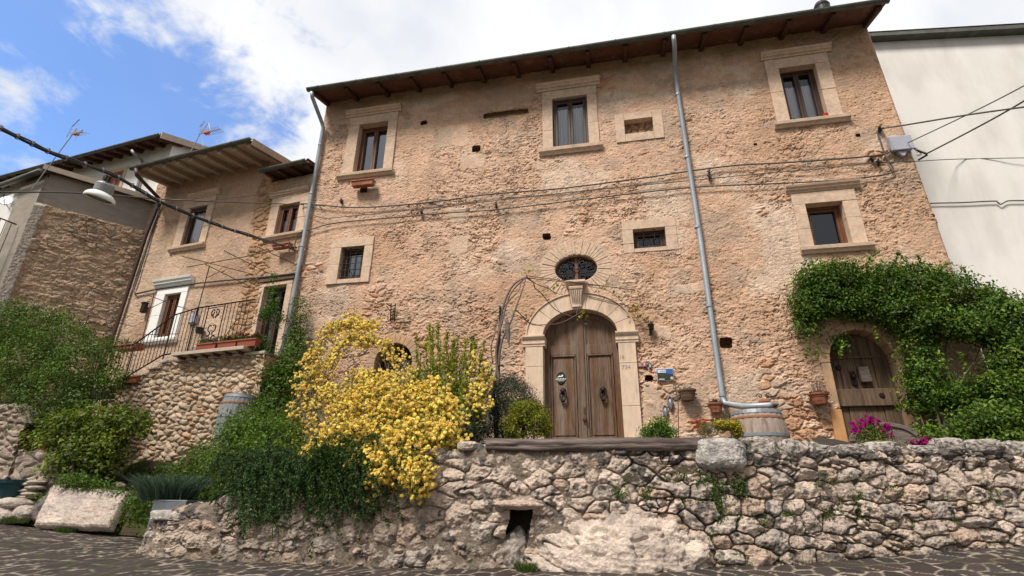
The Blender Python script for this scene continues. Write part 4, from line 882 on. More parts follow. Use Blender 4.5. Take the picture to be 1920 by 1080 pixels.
# ------------------------------------------------------------------ rubble house closing the yard, white house behind it
RUB = thing('rubble_house', SID.P(-1.2, 1.0, -1.5), 'rubble stone house at far left with grey concrete band under its roof', 'house')
def build_rubble_house():
    us = np.arange(-2.46, .14, .014); zs = np.arange(.6, 8.22, .015); U, Z = np.meshgrid(us, zs)
    tilt = Z+.04*U
    wu = U+.05*fbm(U*3, Z*3, 400)+.02*fbm(U*11, Z*11, 401); wz = tilt+.05*fbm(U*3, Z*3, 402)+.02*fbm(U*11, Z*11, 403)
    e, f1, h, dx, dy = stones(wu, wz, .21, .095, 41, jit=.9, p=2.4, var=.45, tilt=.5)
    show = sstep(-.25, .25, fbm(U*1.1, Z*1.3, 404)+.5*sstep(6.8, 8.2, Z)-.05)
    s = sstep(.04, .45, e)*(.35+.65*show)
    ht = .05*s*(.3+h[0])+.016*fbm(U*14, Z*18, 405)+.03*fbm(U*4, Z*7, 406, 3)+.022*s*(h[1]-.5)*dy
    qn = sstep(.03, .0, U+2.46-.20-.05*fbm(U*5, Z*5, 408)); ht = ht*(1-qn)+qn*(.06+.012*fbm(U*30, Z*30, 409))
    ht = ht*sstep(8.22, 8.12, Z+.05*fbm(U*6, Z*0, 407))+.0
    P = SID.o+U[...,None]*SID.u+ht[...,None]*SID.n; P[..., 2] = Z
    c = np.array([.44,.31,.215])*(1+.5*(h[3][...,None]-.5)); g = (h[2] > .78)[...,None]*.7*s[...,None]; c = c*(1-g)+np.array([.33,.28,.235])*g
    m = ((1-sstep(.03, .3, e))*(1-.3*show))[...,None]*.7; c = c*(1-m)+np.array([.36,.25,.165])*m
    c = c*(1-qn[...,None])+np.array([.40,.34,.29])*qn[...,None]; c = c*(1+.2*fbm(U*8, Z*8, 411)[...,None])
    grid_mesh('wall', P, M['rubble'], RUB, np.clip(c, .02, 1))
    MB().box(SID, -2.40, .10, 8.14, 9.16, -.25, -.035).build('concrete_band', M['concrete'], RUB)
    u, z = FRT.uv(33, 368); W = max(-u, .5)
    MB().box(FRT, -W, 0.0, .3, 9.0, -.3, .0).build('front_wall', M['concrete'], RUB)
    MB().box(FRT, -W-6, -W-.002, .3, 8.9, -.4, -.12).build('white_front_wall', M['white_render'], RUB)
    b = MB(); p = [SID.P(.12, 0, 0), SID.P(-2.42, 0, 0), FRT.P(-W, 0, -.05), FRT.P(-W, 0, -5)]
    b.add([q+np.array([0,0,.3]) for q in p]+[q+np.array([0,0,9.1]) for q in p], [(1,2,6,5),(2,3,7,6)]) ; b.build('side_wall', M['concrete'], RUB)
    MB().extr(SID, [(.14,9.17),(.14,9.24),(-2.6,9.9),(-2.6,9.8)], -2.55, .16).build('roof', M['tile'], RUB)
    MB().box(SID, -2.56, .17, 9.12, 9.27, .145, .17).build('verge_board', M['pale_wood'], RUB, bevel=.004)
    MB().box(SID, -2.5, .13, 9.165, 9.20, -.4, .14).build('eave_boards', M['rafter_wood'], RUB)
    a = FRT.P(.12, 9.02, .2); MB().tube([a, FRT.P(-W-.6, 8.98, .2)], .07, 10).build('gutter', M['gutter'], RUB, smooth=True)
    MB().extr(FRT, [(.12,9.05),(-.5,9.25),(-.5,9.30),(.12,9.10)], -W-.6, .1).build('front_eave', M['rafter_wood'], RUB)
build_rubble_house()
WHITE = thing('white_house', WHT.P(-14, 2), 'white rendered house behind the rubble house, with tiled eaves and red shutters', 'house')
def build_white_house():
    b = MB(); top = 14.58
    b.add([WHT.P(-30,0,0), WHT.P(-10,0,0), WHT.P(-10,0,-8), WHT.P(-30,0,-8), WHT.P(-30,top,0), WHT.P(-10,top,0), WHT.P(-10,top+2.6,-8), WHT.P(-30,top+2.6,-8)], [(0,1,5,4),(1,2,6,5),(3,0,4,7)])
    b.build('wall', M['white_render'], WHITE)
    rf = roof(WHITE, WHT, -30, -9.72, .72, 14.32, 20, 6, 15, 34, 'rafter_wood', 'rafter_wood', raf_w=.14, raf_h=.16, period=.26)
    tn = math.tan(R_(20)); MB().extr(WHT, [(.75, 14.18), (-5, 14.18+5.75*tn), (-5, 14.46+5.75*tn), (.75, 14.46)], -9.71, -9.66).build('verge_board', M['pale_wood'], rf)
    g = WHT.at; MB().tube([g(247,282,.72), g(252,290,.65), g(266,300,.10), g(266,312,.10), g(244,420,.10)], .055, 10).build('downpipe', M['grey_metal'], WHITE, smooth=True)
    u0, u1, z0, z1 = -13.12, -12.42, 12.3, 13.72
    w = MB(); w.box(WHT, u0-.16, u0, z0, z1, -.05, .03); w.box(WHT, u1, u1+.16, z0, z1, -.05, .03); w.box(WHT, u0-.16, u1+.16, z1+.002, z1+.18, -.05, .03); wo = w.build('window', M['limestone'], WHITE)
    for i in range(2):
        a, c_ = u0+.36*i, u0+.36*i+.34; s = MB(); s.box(WHT, a, a+.05, z0, z1, .002, .045); s.box(WHT, c_-.05, c_, z0, z1, .002, .045); s.box(WHT, a+.05, c_-.05, z1-.07, z1, .002, .045)
        for k in range(22):
            z = z0+.062*k; s.extr(WHT, [(.005, z+.05), (.04, z), (.045, z+.012), (.01, z+.062)], a+.051, c_-.051)
        s.build('shutter', M['shutter'], wo)
build_white_house()
RW = thing('white_house', RGT.P(4, 1), 'tall plain white rendered house to the right with cables across its wall', 'house')
def build_right_house():
    tp = lambda u: 12.02-.235*(u-.9); b = MB()
    b.add([RGT.P(-3,0), RGT.P(14,0), RGT.P(14,tp(14)), RGT.P(-3,tp(-3))], [(0,1,2,3)]); b.add([RGT.P(14,0), RGT.P(14,0,-8), RGT.P(14,tp(14),-8), RGT.P(14,tp(14))], [(0,1,2,3)])
    b.build('wall', M['white_render'], RW)
    c = MB()
    c.add([RGT.P(u, tp(u)+h, d) for u in (-3, 14) for d, h in ((-.1,-.02),(.22,-.02),(.22,.10),(-.1,.16))], [(0,1,2,3),(7,6,5,4),(0,4,5,1),(1,5,6,2),(2,6,7,3),(3,7,4,0)]); c.build('eave', M['gutter'], RW)
    c = MB(); c.add([RGT.P(u, tp(u)+h, d) for u in (-3, 14) for d, h in ((.24,.11),(-6,.9))], [(0,1,3,2)]); c.build('roof', M['tile'], RW)
build_right_house()

# ------------------------------------------------------------------ cables, boxes, lamp, aerials
def cable(px, label, r=.011, pl=FAC, d=.075, cat='cable', extra=(), name='wall_cable', n=5, group=None, mat='cable', brk=()):
    pts = [pl.at(x, y, d) for x, y in px]+list(extra)
    b = MB(); b.tube(smooth_path(pts, n), r, 6); o = b.build(name, M[mat], smooth=True); tag(o, label, cat, group)
    return o
cable([(565,384),(573,382),(662,389),(751,384.5),(840,375),(920,364),(1056,353),(1211,333),(1291,321),(1380,310),(1455,306),(1530,301),(1630,293),(1664,287),(1671,278)], 'upper thick grey cable strung across the big house facade, ending at the grey box', .016)
cable([(585,402),(609,409),(660,405),(751,396),(830,388),(920,377),(1091,358),(1278,340),(1380,330),(1455,323),(1530,317),(1645,305),(1725,302)], 'thin middle cable of the three strung across the big house facade', .009, extra=[RGT.at(1790,298.5,.1), RGT.at(1925,296,.1), RGT.at(2100,296,.1)])
o = cable([(552,470),(554,452),(560,438),(587,429),(618,420),(665,414),(751,407),(830,400),(920,394),(1010,384),(1100,373),(1278,353),(1380,347),(1480,343),(1580,337),(1655,328),(1675,320),(1668,305),(1660,292),(1650,262),(1645,246),(1655,241)], 'lowest of three cables on the big house facade, rising in a loop beside the box', .014, extra=[atd(1700,234,9.6), atd(1810,216,8.9), atd(1925,200,8.2), atd(2150,170,7.2)])
for i, (a, b_) in enumerate((((1702,268),(1925,152)), ((1738,288),(1925,180)))):
    p = FAC.at(*a, .15); q = atd(*b_, 8.3); e = q+(q-p)*.6; m = (p+e)/2-np.array([0,0,.06])
    t = MB(); t.tube(smooth_path([p, m, e], 8), .010+.004*i, 6); tag(t.build('span_cable', M['cable'], smooth=True), ('upper thin span cable running from the grey box off to the right', 'span cable leaving the iron bracket at the house corner to the right')[i], 'cable')
t = MB(); t.tube(smooth_path([RGT.at(x, y, .05) for x, y in ((1700,384),(1752,381),(1800,380),(1862,377),(1870,379),(1876,383),(1884,379),(1892,376.5),(1925,376),(2050,374))], 4), .014, 6); tag(t.build('wall_cable', M['cable'], smooth=True), 'sagging dark cable clipped along the white wall on the right', 'cable')
def wall_bits():
    # brackets of the cables
    for (x, y) in ((640,378),(790,398),(930,385),(1330,325),(1330,333),(1635,300),(1647,306),(1650,243)):
        u, z = FAC.uv(x, y, .05); o = thing('cable_bracket', FAC.P(u, z-.05, .0), 'small dark iron bracket holding the cables on the big house facade', 'bracket', 'brackets of the facade cables')
        MB().box(FAC, u-.012, u+.012, z-.05, z+.07, -.02, .10).build('stem', M['iron'], o); b = MB(); b.tube([FAC.P(u-.05, z+.03, .09), FAC.P(u, z-.02, .10), FAC.P(u+.05, z+.02, .09)], .012, 5); b.build('clip', M['iron'], o)
    # junction box
    u0, z0 = FAC.uv(1672, 283, .1); u1, z1 = FAC.uv(1705, 255, .1); o = thing('junction_box', FAC.P((u0+u1)/2, z0, 0), 'grey plastic junction box at the upper right corner of the facade', 'junction box')
    MB().box(FAC, u0, u1, z0, z1, .0, .10).build('body', M['box_grey'], o, bevel=.02); MB().box(FAC, u0-.012, u1+.012, z0-.012, z1+.012, .103, .135).build('lid', M['box_grey'], o, bevel=.015)
    um = (u0+u1)/2; c = MB(); c.prism(FAC, [(um-.10, z0-.014), (um+.10, z0-.014), (um+.02, z0-.13), (um-.02, z0-.13)], .02, .09); c.build('cable_gland', M['box_grey'], o, bevel=.008)
    o = thing('cable_anchor', FAC.at(1722, 297, 0), 'dark iron anchor arm at the house corner holding the span cable', 'bracket')
    b = MB(); b.tube([FAC.at(1703,270,.02), FAC.at(1720,282,.12), FAC.at(1739,289,.16)], .022, 6); b.tube([FAC.at(1722,300,.02), FAC.at(1739,290,.16)], .018, 6); b.build('arm', M['iron'], o)
    b = MB(); b.lathe(FAC.at(1724, 291, .08), [(0,0),(.035,0),(.045,.03),(.035,.07),(0,.07)], 10); b.build('insulator', M['enamel'], o)
wall_bits()
def street_lamp():
    c = atd(187, 371, 6.9); o = thing('street_lamp', c, 'white enamel street lamp with grey housing hanging from the thick cable', 'street lamp')
    ax = np.array([.22, -.05, 1.0]); ax /= np.linalg.norm(ax)
    s = MB(); s.lathe(c, [(.168,-.03),(.172,-.028),(.174,-.0),(.164,.025),(.14,.05),(.105,.072),(.09,.078),(.09,.06),(.125,.04),(.158,.0),(.163,-.028)], 30, ax=ax, caps=False); s.build('lamp_shade', M['enamel'], o, smooth=True)
    s = MB(); s.lathe(c, [(0,.06),(.105,.074),(.108,.09),(.108,.18),(.095,.20),(.04,.21),(0,.21)], 24, ax=ax); s.build('housing', M['grey_metal'], o, smooth=False)
    s = MB(); s.lathe(c, [(0,-.0),(.155,-.005),(.11,.03),(0,.04)], 20, ax=ax); s.build('reflector', M['concrete'], o, smooth=True)
    s = MB(); s.tube([c+ax*.22, c+ax*.30], .018, 8); s.box(Plane(c[0], c[1], 0), -.03, .03, c[2]+.27, c[2]+.33, -.03, .03); s.build('hanger', M['iron'], o)
    return c+ax*.32
_lt = street_lamp()
def main_cable():
    A = ANX.at(556, 465, .06); pts = [A, ANX.at(530,461,.35), atd(480,446,9.0), atd(400,420,8.3), atd(300,379,7.5), _lt+np.array([.05,0,.0]), atd(100,289,6.1), atd(0,242,5.6), atd(-150,178,5.0), atd(-500,60,4.2)]
    o = thing('overhead_cable', A, 'thick black twin cable crossing from upper left to the lower house', 'cable')
    P_ = smooth_path(pts, 10)
    MB().tube(P_, .017, 8).build('carrier_cable', M['black'], o, smooth=True); MB().tube([p+np.array([.0,.0,.026+.006*math.sin(i*.9)]) for i, p in enumerate(P_)], .010, 6).build('strand', M['cable'], o, smooth=True)
    for p in P_[4:-12:3]:
        MB().tube([p+np.array([-.004,0,-.019]), p+np.array([.002,0,.042])], .0185, 6).build('cable_tie', M['grey_metal'], o)
    t = MB(); t.tube(smooth_path([atd(-200,356,6.0), atd(0,360,7.0), atd(150,362,8.0), atd(300,373,8.9), atd(400,378,9.5), FAC.at(565,383.5,.09), FAC.at(605,384,.13)], 8), .012, 6); tag(t.build('span_cable', M['cable'], smooth=True), 'thin dark cable passing behind the street lamp to the big house corner', 'cable')
    t = MB(); t.tube(smooth_path([SID.at(205,405,.3), ANX.at(330,385,.5), ANX.at(430,372,.3), FAC.at(575,355,.06)], 8), .006, 5); tag(t.build('span_cable', M['cable'], smooth=True), 'very thin wire running above the upper windows of the lower house', 'cable')
main_cable()
def antenna(a, b, dpt, kind, label):
    p = atd(*a, dpt); q = atd(*b, dpt); q = np.array([p[0], p[1], p[2]]) + np.array([(q-p)@CR*CR[0], (q-p)@CR*CR[1], 0])*1 + np.array([0,0,q[2]-p[2]])
    o = thing('tv_antenna', p, label, 'antenna'); MB().tube([p-np.array([0,0,.6]), q], .013, 6).build('mast', M['grey_metal'], o)
    X = np.array([1., -.1, 0]); Yv = np.array([.1, 1., 0]); Zv = np.array([0, 0, 1.])
    S = dpt/1000
    MB().tube([q-X*4*S, q+X*(48 if kind else 30)*S], .012, 5).build('boom', M['alu'], o)
    e = MB()
    for k in range(9 if kind else 4):
        c = q+X*(8+(5.0*k if kind else 7*k))*S; e.tube([c-Yv*.14+Zv*(-.06 if not kind else 0), c+Yv*.14+Zv*(.06 if not kind else 0)], .008, 4)
    e.build('elements', M['alu'], o)
    if kind: L = [((-2,2),(2,30)), ((2,2),(14,22)), ((14,22),(24,2)), ((10,-14),(16,-32)), ((4,28),(-6,18))]
    else: L = [((-14,-2),(-10,22)), ((-10,22),(4,36)), ((14,-16),(14,-4)), ((14,-4),(26,6)), ((0,0),(6,14))]
    for (x0, y0), (x1, y1) in L: r = MB(); r.tube([q+X*x0*S+Zv*y0*S, q+X*x1*S+Zv*y1*S], .012, 4); r.build('reflector_bar', M['alu'], o)
    c = MB(); c.box(Plane(q[0], q[1], 0), (5 if not kind else 10)*S, (13 if not kind else 20)*S, q[2]-2*S, q[2]+3*S, -.05, .05); c.build('amplifier', M['orange'], o, bevel=.01)
antenna((74,318), (110,232), 13.5, 0, 'thin tv antenna on the roof at far left, its boom short')
antenna((350,283), (366,241), 15, 1, 'tv antenna with long yagi boom on the roof behind the pale eaves')
def far_balcony():
    D = 10.2; o = thing('balcony', FRT.at(5, 490, .6), 'balcony with dark iron railing cut by the left edge of the photo', 'balcony')
    f = lambda x, y, d=.75: FRT.at(x, y, d)
    u1, z1 = FRT.uv(31, 421, .05); z1 -= .0; ub, zb = FRT.uv(4, 474, .75)
    MB().box(FRT, u1-2.2, u1+.02, zb-.16, zb-.02, .05, .82).build('slab', M['dark_wood'], o, bevel=.01)
    r = MB(); r.tube([FRT.P(u1-2.2, z1, .75), FRT.P(u1, z1, .75), FRT.P(u1, z1, .05)], .018, 6); r.tube([FRT.P(u1-2.2, zb+.05, .75), FRT.P(u1, zb+.05, .75), FRT.P(u1, zb+.05, .05)], .014, 6); rl = r.build('railing', M['iron'], o)
    for k in range(20): MB().tube([FRT.P(u1-.11*k, zb-.02, .75), FRT.P(u1-.11*k, z1, .75)], .009, 5).build('baluster', M['iron'], rl)
    for k in range(1, 6): MB().tube([FRT.P(u1, zb-.02, .75-.12*k), FRT.P(u1, z1, .75-.12*k)], .009, 5).build('baluster', M['iron'], rl)
    o2 = thing('satellite_dish', FRT.at(12, 390, -.1), 'pale satellite dish on the wall above the far left balcony', 'satellite dish')
    c = FRT.at(12, 377, .12); b = MB(); ax = np.array([.45,-.8,.35]); ax /= np.linalg.norm(ax); b.lathe(c, [(0,-.03),(.09,-.015),(.165,.015),(.17,.02),(.09,-.005),(0,-.02)], 24, ax=ax); b.build('dish', M['enamel'], o2, smooth=True)
    b = MB(); b.tube([c-np.array([0,0,.14]), c+ax*.2], .008, 5); b.tube([c-ax*.03, FRT.at(12, 384, -.13)], .012, 5); b.box(Plane(*(c+ax*.2)[:2], 0), -.02, .02, (c+ax*.2)[2]-.015, (c+ax*.2)[2]+.02, -.02, .02); b.build('feed_arm', M['iron'], o2)
far_balcony()

# ------------------------------------------------------------------ smaller things of stone and wood
def stone_panel(name, parent, pl, u0, u1, top, z0, cw, ch, seed, col=(.46,.37,.29), mort=(.33,.26,.20), depth=.3, res=.014, amp=1.0, d=0.0):
    us = np.arange(u0, u1, res); zt = np.array([top(u) for u in us])+.03*fbm(us*4, us*0, seed); H = int((zt.max()-z0)/res)+2; NT = int(depth/res)
    t = np.linspace(0, 1, H)[:, None]; U = np.concatenate([np.broadcast_to(us, (H, len(us)))]+[us[None]]*NT, 0); Zf = z0+t*(zt-z0)
    Z = np.concatenate([Zf]+[zt[None]]*NT, 0); Dp = np.concatenate([np.zeros((H, len(us)))]+[np.full((1, len(us)), -(i+1)*res) for i in range(NT)], 0); V = Z-Dp
    wu = U+.03*fbm(U*6, V*6, seed+1); wv = V+.03*fbm(U*6, V*6, seed+2)
    e, f1, h, dx, dy = stones(wu, wv, cw, ch, seed, jit=.85, p=2.6, var=.42, tilt=.5); s = sstep(.05, .5, e)
    ht = amp*(.05*s*h[5]+.035*s*(h[0]-.5)+.012*fbm(U*20, V*20, seed+3)*s)
    nf = np.ones(Z.shape); nf[H:] = 0
    P = pl.o+U[...,None]*pl.u+(d+Dp+ht*nf)[...,None]*pl.n; P[..., 2] = Z+ht*(1-nf)
    c = np.array(col)*(1+.45*(h[3][...,None]-.5)); m = (1-sstep(.04, .25, e))[...,None]; c = c*(1-m)+np.array(mort)*m
    g = sstep(.1, .35, fbm(U*3, V*3, seed+5))[...,None]*.5; c = c*(1-g)+np.array([.20,.17,.145])*g
    return grid_mesh(name, P, M['rubble'], parent, np.clip(c, .02, 1))
def timber():
    A = aty(910, 833, 6.30); Bp = aty(1317, 831, 6.48); L = np.linalg.norm(Bp-A); n = 90; m = 28; xs = np.linspace(0, L, n); vs = np.zeros((n, m, 3)); ax = (Bp-A)/L; nn = np.array([ax[1], -ax[0], 0]); nn /= np.linalg.norm(nn)
    for k in range(m):
        t = 2*math.pi*k/m; c_, s_ = math.cos(t), math.sin(t); q = max(abs(c_), abs(s_))**.75
        oy, oz = c_/q*.105, s_/q*.072
        w = 1+.10*fbm(xs*1.4+k*.0, np.full(n, k*.25), 500)+.13*fbm(xs*1.2, np.full(n, k*.9), 501); oz2 = oz*w+.012*fbm(xs*1.3, xs*0, 502)
        cr = -.014*np.exp(-(fbm(xs*.7, np.full(n, k*.8), 505)/.06)**2)
        vs[:, k] = A+np.outer(xs, ax)+np.outer((oy*w+np.sign(oy)*cr), nn)+np.outer(oz2, [0, 0, 1])+np.outer(np.full(n, -.10), nn)
    idx = np.arange(n*m).reshape(n, m); q = np.stack([idx[:-1], np.roll(idx, -1, 1)[:-1], np.roll(idx, -1, 1)[1:], idx[1:]], -1)
    XX, KK = np.meshgrid(xs, np.arange(m), indexing='ij'); sn = 10*np.sin(KK*2*math.pi/m); cs = 3*np.cos(KK*2*math.pi/m)
    st = fbm(XX*1.6+cs, sn*.9+XX*.25, 511, 4)[...,None]; cc = np.array([.185,.145,.125])*(1+1.1*st); dk = np.exp(-(fbm(XX*.8+cs, sn*.7, 513, 3)/.10)**2)[...,None]; cc = cc*(1-.75*dk)+np.array([.045,.03,.025])*.75*dk; tp = sstep(3, 8, sn)[...,None]*.7; cc = cc*(1-tp)+np.array([.05,.036,.03])*tp
    o = mesh_np('timber_beam', vs.reshape(-1, 3), q.reshape(-1, 4), M['timber'], None, np.clip(cc, .01, 1)); tag(o, 'long weathered grey timber beam lying along the wall top before the door', 'beam')
    b = MB(); 
    for e in (0, n-1): b.add(vs[e], [tuple(range(m))])
    b.build('beam_end', M['grey_wood'], o)
timber()
def trough():
    c = aty(1351, 845, 6.50); o = thing('stone_trough', (c[0], c[1], 1.40), 'grey rough stone trough on the wall top, planted with yellow green sedum', 'trough')
    rock('trough_body', (c[0], c[1]+.12, 1.545), (.27, .24, .18), 33, M['rubble'], o, (.43,.395,.36), rough=.10, sub=6, box=.42)
    return o, c
TRO, TRC = trough()
def barrel(name, c, R, Rm, H, mat, label, hoops, hoop_mats, ax=(0,0,1), staves=22):
    o = thing(name, c, label, 'barrel'); b = MB(); n = staves*3; ax = np.array(ax, float); ax /= np.linalg.norm(ax)
    a = np.cross(ax, [0, 1, 0]); a /= np.linalg.norm(a); e = np.cross(ax, a); c = np.array(c, float)
    rad = lambda t: R+(Rm-R)*(1-(2*t-1)**2)
    vs = []; m = 13
    for i in range(m):
        t = i/(m-1)
        for k in range(n): r = rad(t)-(.006 if k % 3 == 0 else 0); w = 2*math.pi*(k+.0)/n; vs.append(c+ax*(H*t)+r*(a*math.cos(w)+e*math.sin(w)))
    fs = [(i*n+k, i*n+(k+1) % n, (i+1)*n+(k+1) % n, (i+1)*n+k) for i in range(m-1) for k in range(n)]
    b.add(vs, fs); b.build('staves', M[mat], o)
    b = MB(); b.lathe(c+ax*(H-.04), [(0,0),(rad(1)-.015,0),(rad(1)-.015,.012),(0,.012)], 24, ax=ax); b.lathe(c+ax*.03, [(0,0),(rad(0)-.015,0),(rad(0)-.015,.012),(0,.012)], 24, ax=ax); b.build('barrel_head', M[mat], o)
    b = MB(); b.lathe(c+ax*(H-.045), [(rad(1)-.012,0),(rad(1)+.001,0),(rad(1)+.001,.047),(rad(1)-.012,.047)], 30, ax=ax); b.build('rim', M[mat], o)
    for (t, w, hm) in zip([h[0] for h in hoops], [h[1] for h in hoops], hoop_mats):
        h = MB(); r0, r1 = rad(t-w/H/2)+.004, rad(t+w/H/2)+.004; h.lathe(c+ax*(H*t-w/2), [(r0-.003,0),(r0+.003,0),(r1+.003,w),(r1-.003,w)], 36, ax=ax); h.build('hoop', M[hm], o, smooth=False)
    return o
_b = aty(1416, 772, 8.9)
barrel('wine_barrel', (_b[0], _b[1], _b[2]-.86), .345, .415, .86, 'barrel', 'weathered oak wine barrel standing under the downpipe outlet', [(.96,.05),(.86,.028),(.56,.045),(.40,.04),(.08,.05)], ['hoop','rust_hoop','hoop','hoop','hoop'])
_b = aty(1536, 815, 8.5)
barrel('old_barrel', (_b[0]-.46, _b[1]+.1, _b[2]-.37), .29, .365, .92, 'dark_wood', 'blackened old barrel lying on its side behind the wall, with rusty hoops', [(.08,.04),(.22,.035),(.32,.03),(.92,.04)], ['rust_hoop']*4, ax=(1,0,-.06))
_b = aty(455, 742, 9.1)
barrel('grey_barrel', (_b[0]-.04, _b[1], _b[2]-.95), .27, .33, .95, 'blue_barrel', 'grey barrel standing behind the bright green shrub by the stone staircase', [(.96,.05),(.82,.03),(.55,.03),(.15,.05)], ['hoop','rust_hoop','hoop','hoop'])
def headboard():
    p = aty(1662, 835, 9.6); pl = Plane(p[0], p[1], 0); o = thing('arched_board', (p[0], p[1], 1.5), 'grey weathered arched wooden board leaning before the plank door', 'board')
    A = [(.52*math.cos(t), 2.17+.30*math.sin(t)-.22) for t in np.linspace(0, math.pi, 18)]; b = MB(); b.prism(pl, [(-.52,1.5),(.52,1.5)]+A, -.03, .03); b.build('board', M['grey_wood'], o, bevel=.008)
    b = MB(); b.prism(pl, [(.52*math.cos(t), 1.96+.30*math.sin(t)) for t in np.linspace(.05, math.pi-.05, 18)]+[(.44*math.cos(t), 1.96+.24*math.sin(t)) for t in np.linspace(math.pi-.05, .05, 18)], .031, .055); b.build('rim', M['grey_wood'], o, bevel=.006)
headboard()

# --- things on the facade
def lathe_pot(name, c, r, h, mat, label, cat='flower pot', group=None, part='pot', rim=True, taper=.72):
    o = thing(name, c, label, cat, group); b = MB(); p = [(0,0),(r*taper,0),(r*.97,h*.84)]+([(r*1.06,h*.84),(r*1.08,h),(r*.95,h)] if rim else [(r,h),(r*.93,h)])+[(r*.9,h*.86),(0,h*.86)]
    b.lathe(c, p, 22); b.build(part, M[mat], o, smooth=False); return o
def wall_pot(px, py, r, h, mat, label, name='flower_pot', d=.16, taper=.72):
    u, z = FAC.uv(px, py, d); c = FAC.P(u, z-h/2, d); return lathe_pot(name, c, r, h, mat, label, taper=taper), c
BASK, BC = wall_pot(1289, 741, .155, .20, 'wicker', 'brown wicker basket on the wall right of the door, holding small cacti', 'basket_planter', taper=.7)
POT2, P2C = wall_pot(1342, 765, .125, .17, 'terracotta', 'small terracotta wall pot beside the foot of the right downpipe')
POT3, P3C = wall_pot(1536, 748, .155, .19, 'terracotta', 'terracotta wall pot with dry plant left of the plank door')
def facade_things():
    for o, c, r in ((BASK, BC, .155), (POT2, P2C, .125), (POT3, P3C, .155)):
        b = MB(); b.tube([c+np.array([r*1.1*math.cos(t), r*1.1*math.sin(t), .11]) for t in np.linspace(0, 2*math.pi, 18)], .006, 4, False); b.tube([c+np.array([0, r, .11]), c+np.array([0, .17, .16])], .006, 4); b.build('wire_ring', M['iron'], o)
    # small iron shelf with a scrolled pot holder
    u, z = FAC.uv(1437, 760, .15); o = thing('iron_shelf', FAC.P(u, z-.05, 0), 'dark iron wall shelf with wire scrolls above the wine barrel', 'shelf')
    MB().box(FAC, u-.17, u+.19, z-.015, z+.015, .0, .24).build('shelf_plate', M['rust'], o); b = MB(); b.lathe(FAC.P(u-.02, z+.016, .13), [(0,0),(.085,0),(.10,.05),(.085,.09),(0,.09)], 16); b.build('pot', M['terracotta'], o)
    b = MB()
    for sg in (-1, 1): b.tube([FAC.P(u-.02+sg*(.02+.07*(1-t)*math.cos(7*t)*.9+.05), z+.15+.07*(1-t)*math.sin(7*t)+.03*t, .15) for t in np.linspace(0, 1, 20)], .008, 4)
    b.tube([FAC.P(u+.02, z+.13, .15), FAC.P(u+.20, z+.17, .2)], .01, 4); b.build('scrolls', M['iron'], o)
    # iron lantern bracket
    u, z = FAC.uv(1221, 612, .12); o = thing('wall_lantern', FAC.P(u, z-.2, 0), 'small dark iron wall lantern to the right of the door arch', 'lantern')
    b = MB(); b.lathe(FAC.P(u, z-.06, .12), [(0,-.03),(.03,-.02),(.05,.0),(.055,.08),(.07,.09),(.03,.13),(.012,.16),(0,.19)], 8); b.build('lantern_body', M['iron'], o); b = MB(); b.tube([FAC.P(u-.02, z-.05, .0), FAC.P(u-.035, z-.14, .07), FAC.P(u, z-.17, .12), FAC.P(u, z-.08, .12)], .013, 5); b.box(FAC, u-.045, u+.01, z-.14, z-.03, -.02, .012); b.build('bracket', M['iron'], o)
    # wrought iron flag bracket
    u, z = FAC.uv(735, 586, .08); o = thing('iron_bracket', FAC.P(u, z-.2, 0), 'black wrought iron zigzag bracket above the arched opening', 'bracket')
    b = MB()
    for sg in (-.05, .05): b.tube([FAC.P(u+sg, z-.19, .03), FAC.P(u+sg+.02, z+.21, .10)], .013, 5)
    for k in range(5): b.tube([FAC.P(u-.05, z-.14+.07*k, .05), FAC.P(u+.06, z-.10+.07*k, .07)], .011, 5)
    b.tube([FAC.P(u-.03, z+.14, .08), FAC.P(u-.12, z+.20, .16)], .013, 5); b.tube([FAC.P(u-.06, z+.05, .06), FAC.P(u-.13, z+.15, .12)], .011, 5); b.build('frame', M['iron'], o)
    u, z = FAC.uv(884, 647, .08); o = thing('iron_bracket', FAC.P(u, z-.2, 0), 'dark iron bar bracket on the wall behind the young green shrub', 'bracket'); MB().box(FAC, u-.035, u+.035, z-.20, z+.20, -.01, .05).build('plate', M['iron'], o); b = MB(); b.tube([FAC.P(u, z+.12, .05), FAC.P(u-.03, z+.15, .18)], .012, 5); b.build('arm', M['iron'], o)
    # house number tiles
    ua, za = FAC.uv(1195.5, 679.5, .05); ub, zb = FAC.uv(1212.5, 688, .05); o = thing('house_number', FAC.P((ua+ub)/2, zb, 0), 'red brown double tile with pale number 17 beside the door jamb', 'number tile')
    MB().box(FAC, ua, ub, zb, za, -.02, .05).build('tile', flat('number_tile_red', (.22,.075,.055)), o, bevel=.006); um = (ua+ub)/2
    for x0, x1 in ((ua+.012, um-.006), (um+.006, ub-.012)): MB().box(FAC, x0, x1, zb+.012, za-.012, .0505, .053).build('number_field', flat('number_field', (.30,.15,.14)), o)
    txt(FAC, '1', (ua+um)/2, zb+.018, .056, .06, 'white_paint', o, 'digit'); txt(FAC, '7', (um+ub)/2, zb+.018, .056, .06, 'white_paint', o, 'digit')
    ua, za = FAC.uv(1216, 679, .04); ub, zb = FAC.uv(1221, 689, .04); o = thing('house_number', FAC.P((ua+ub)/2, zb, 0), 'tiny blue and white enamel tile right of the red number tile', 'number tile')
    MB().box(FAC, ua, ub, zb-.01, za, -.02, .04).build('tile', flat('tile_blue', (.10,.13,.24)), o, bevel=.005); txt(FAC, '0', (ua+ub)/2, zb+.012, .05, .042, 'white_paint', o, 'digit')
    # painted numbers on the jamb
    u, z = FAC.uv(1166, 673, .08); n = txt(FAC, '18', u+.0, z, .075, .078, None, DSUR, 'painted_number'); n.data.materials.append(flat('faded_ochre_paint', (.33,.24,.10)))
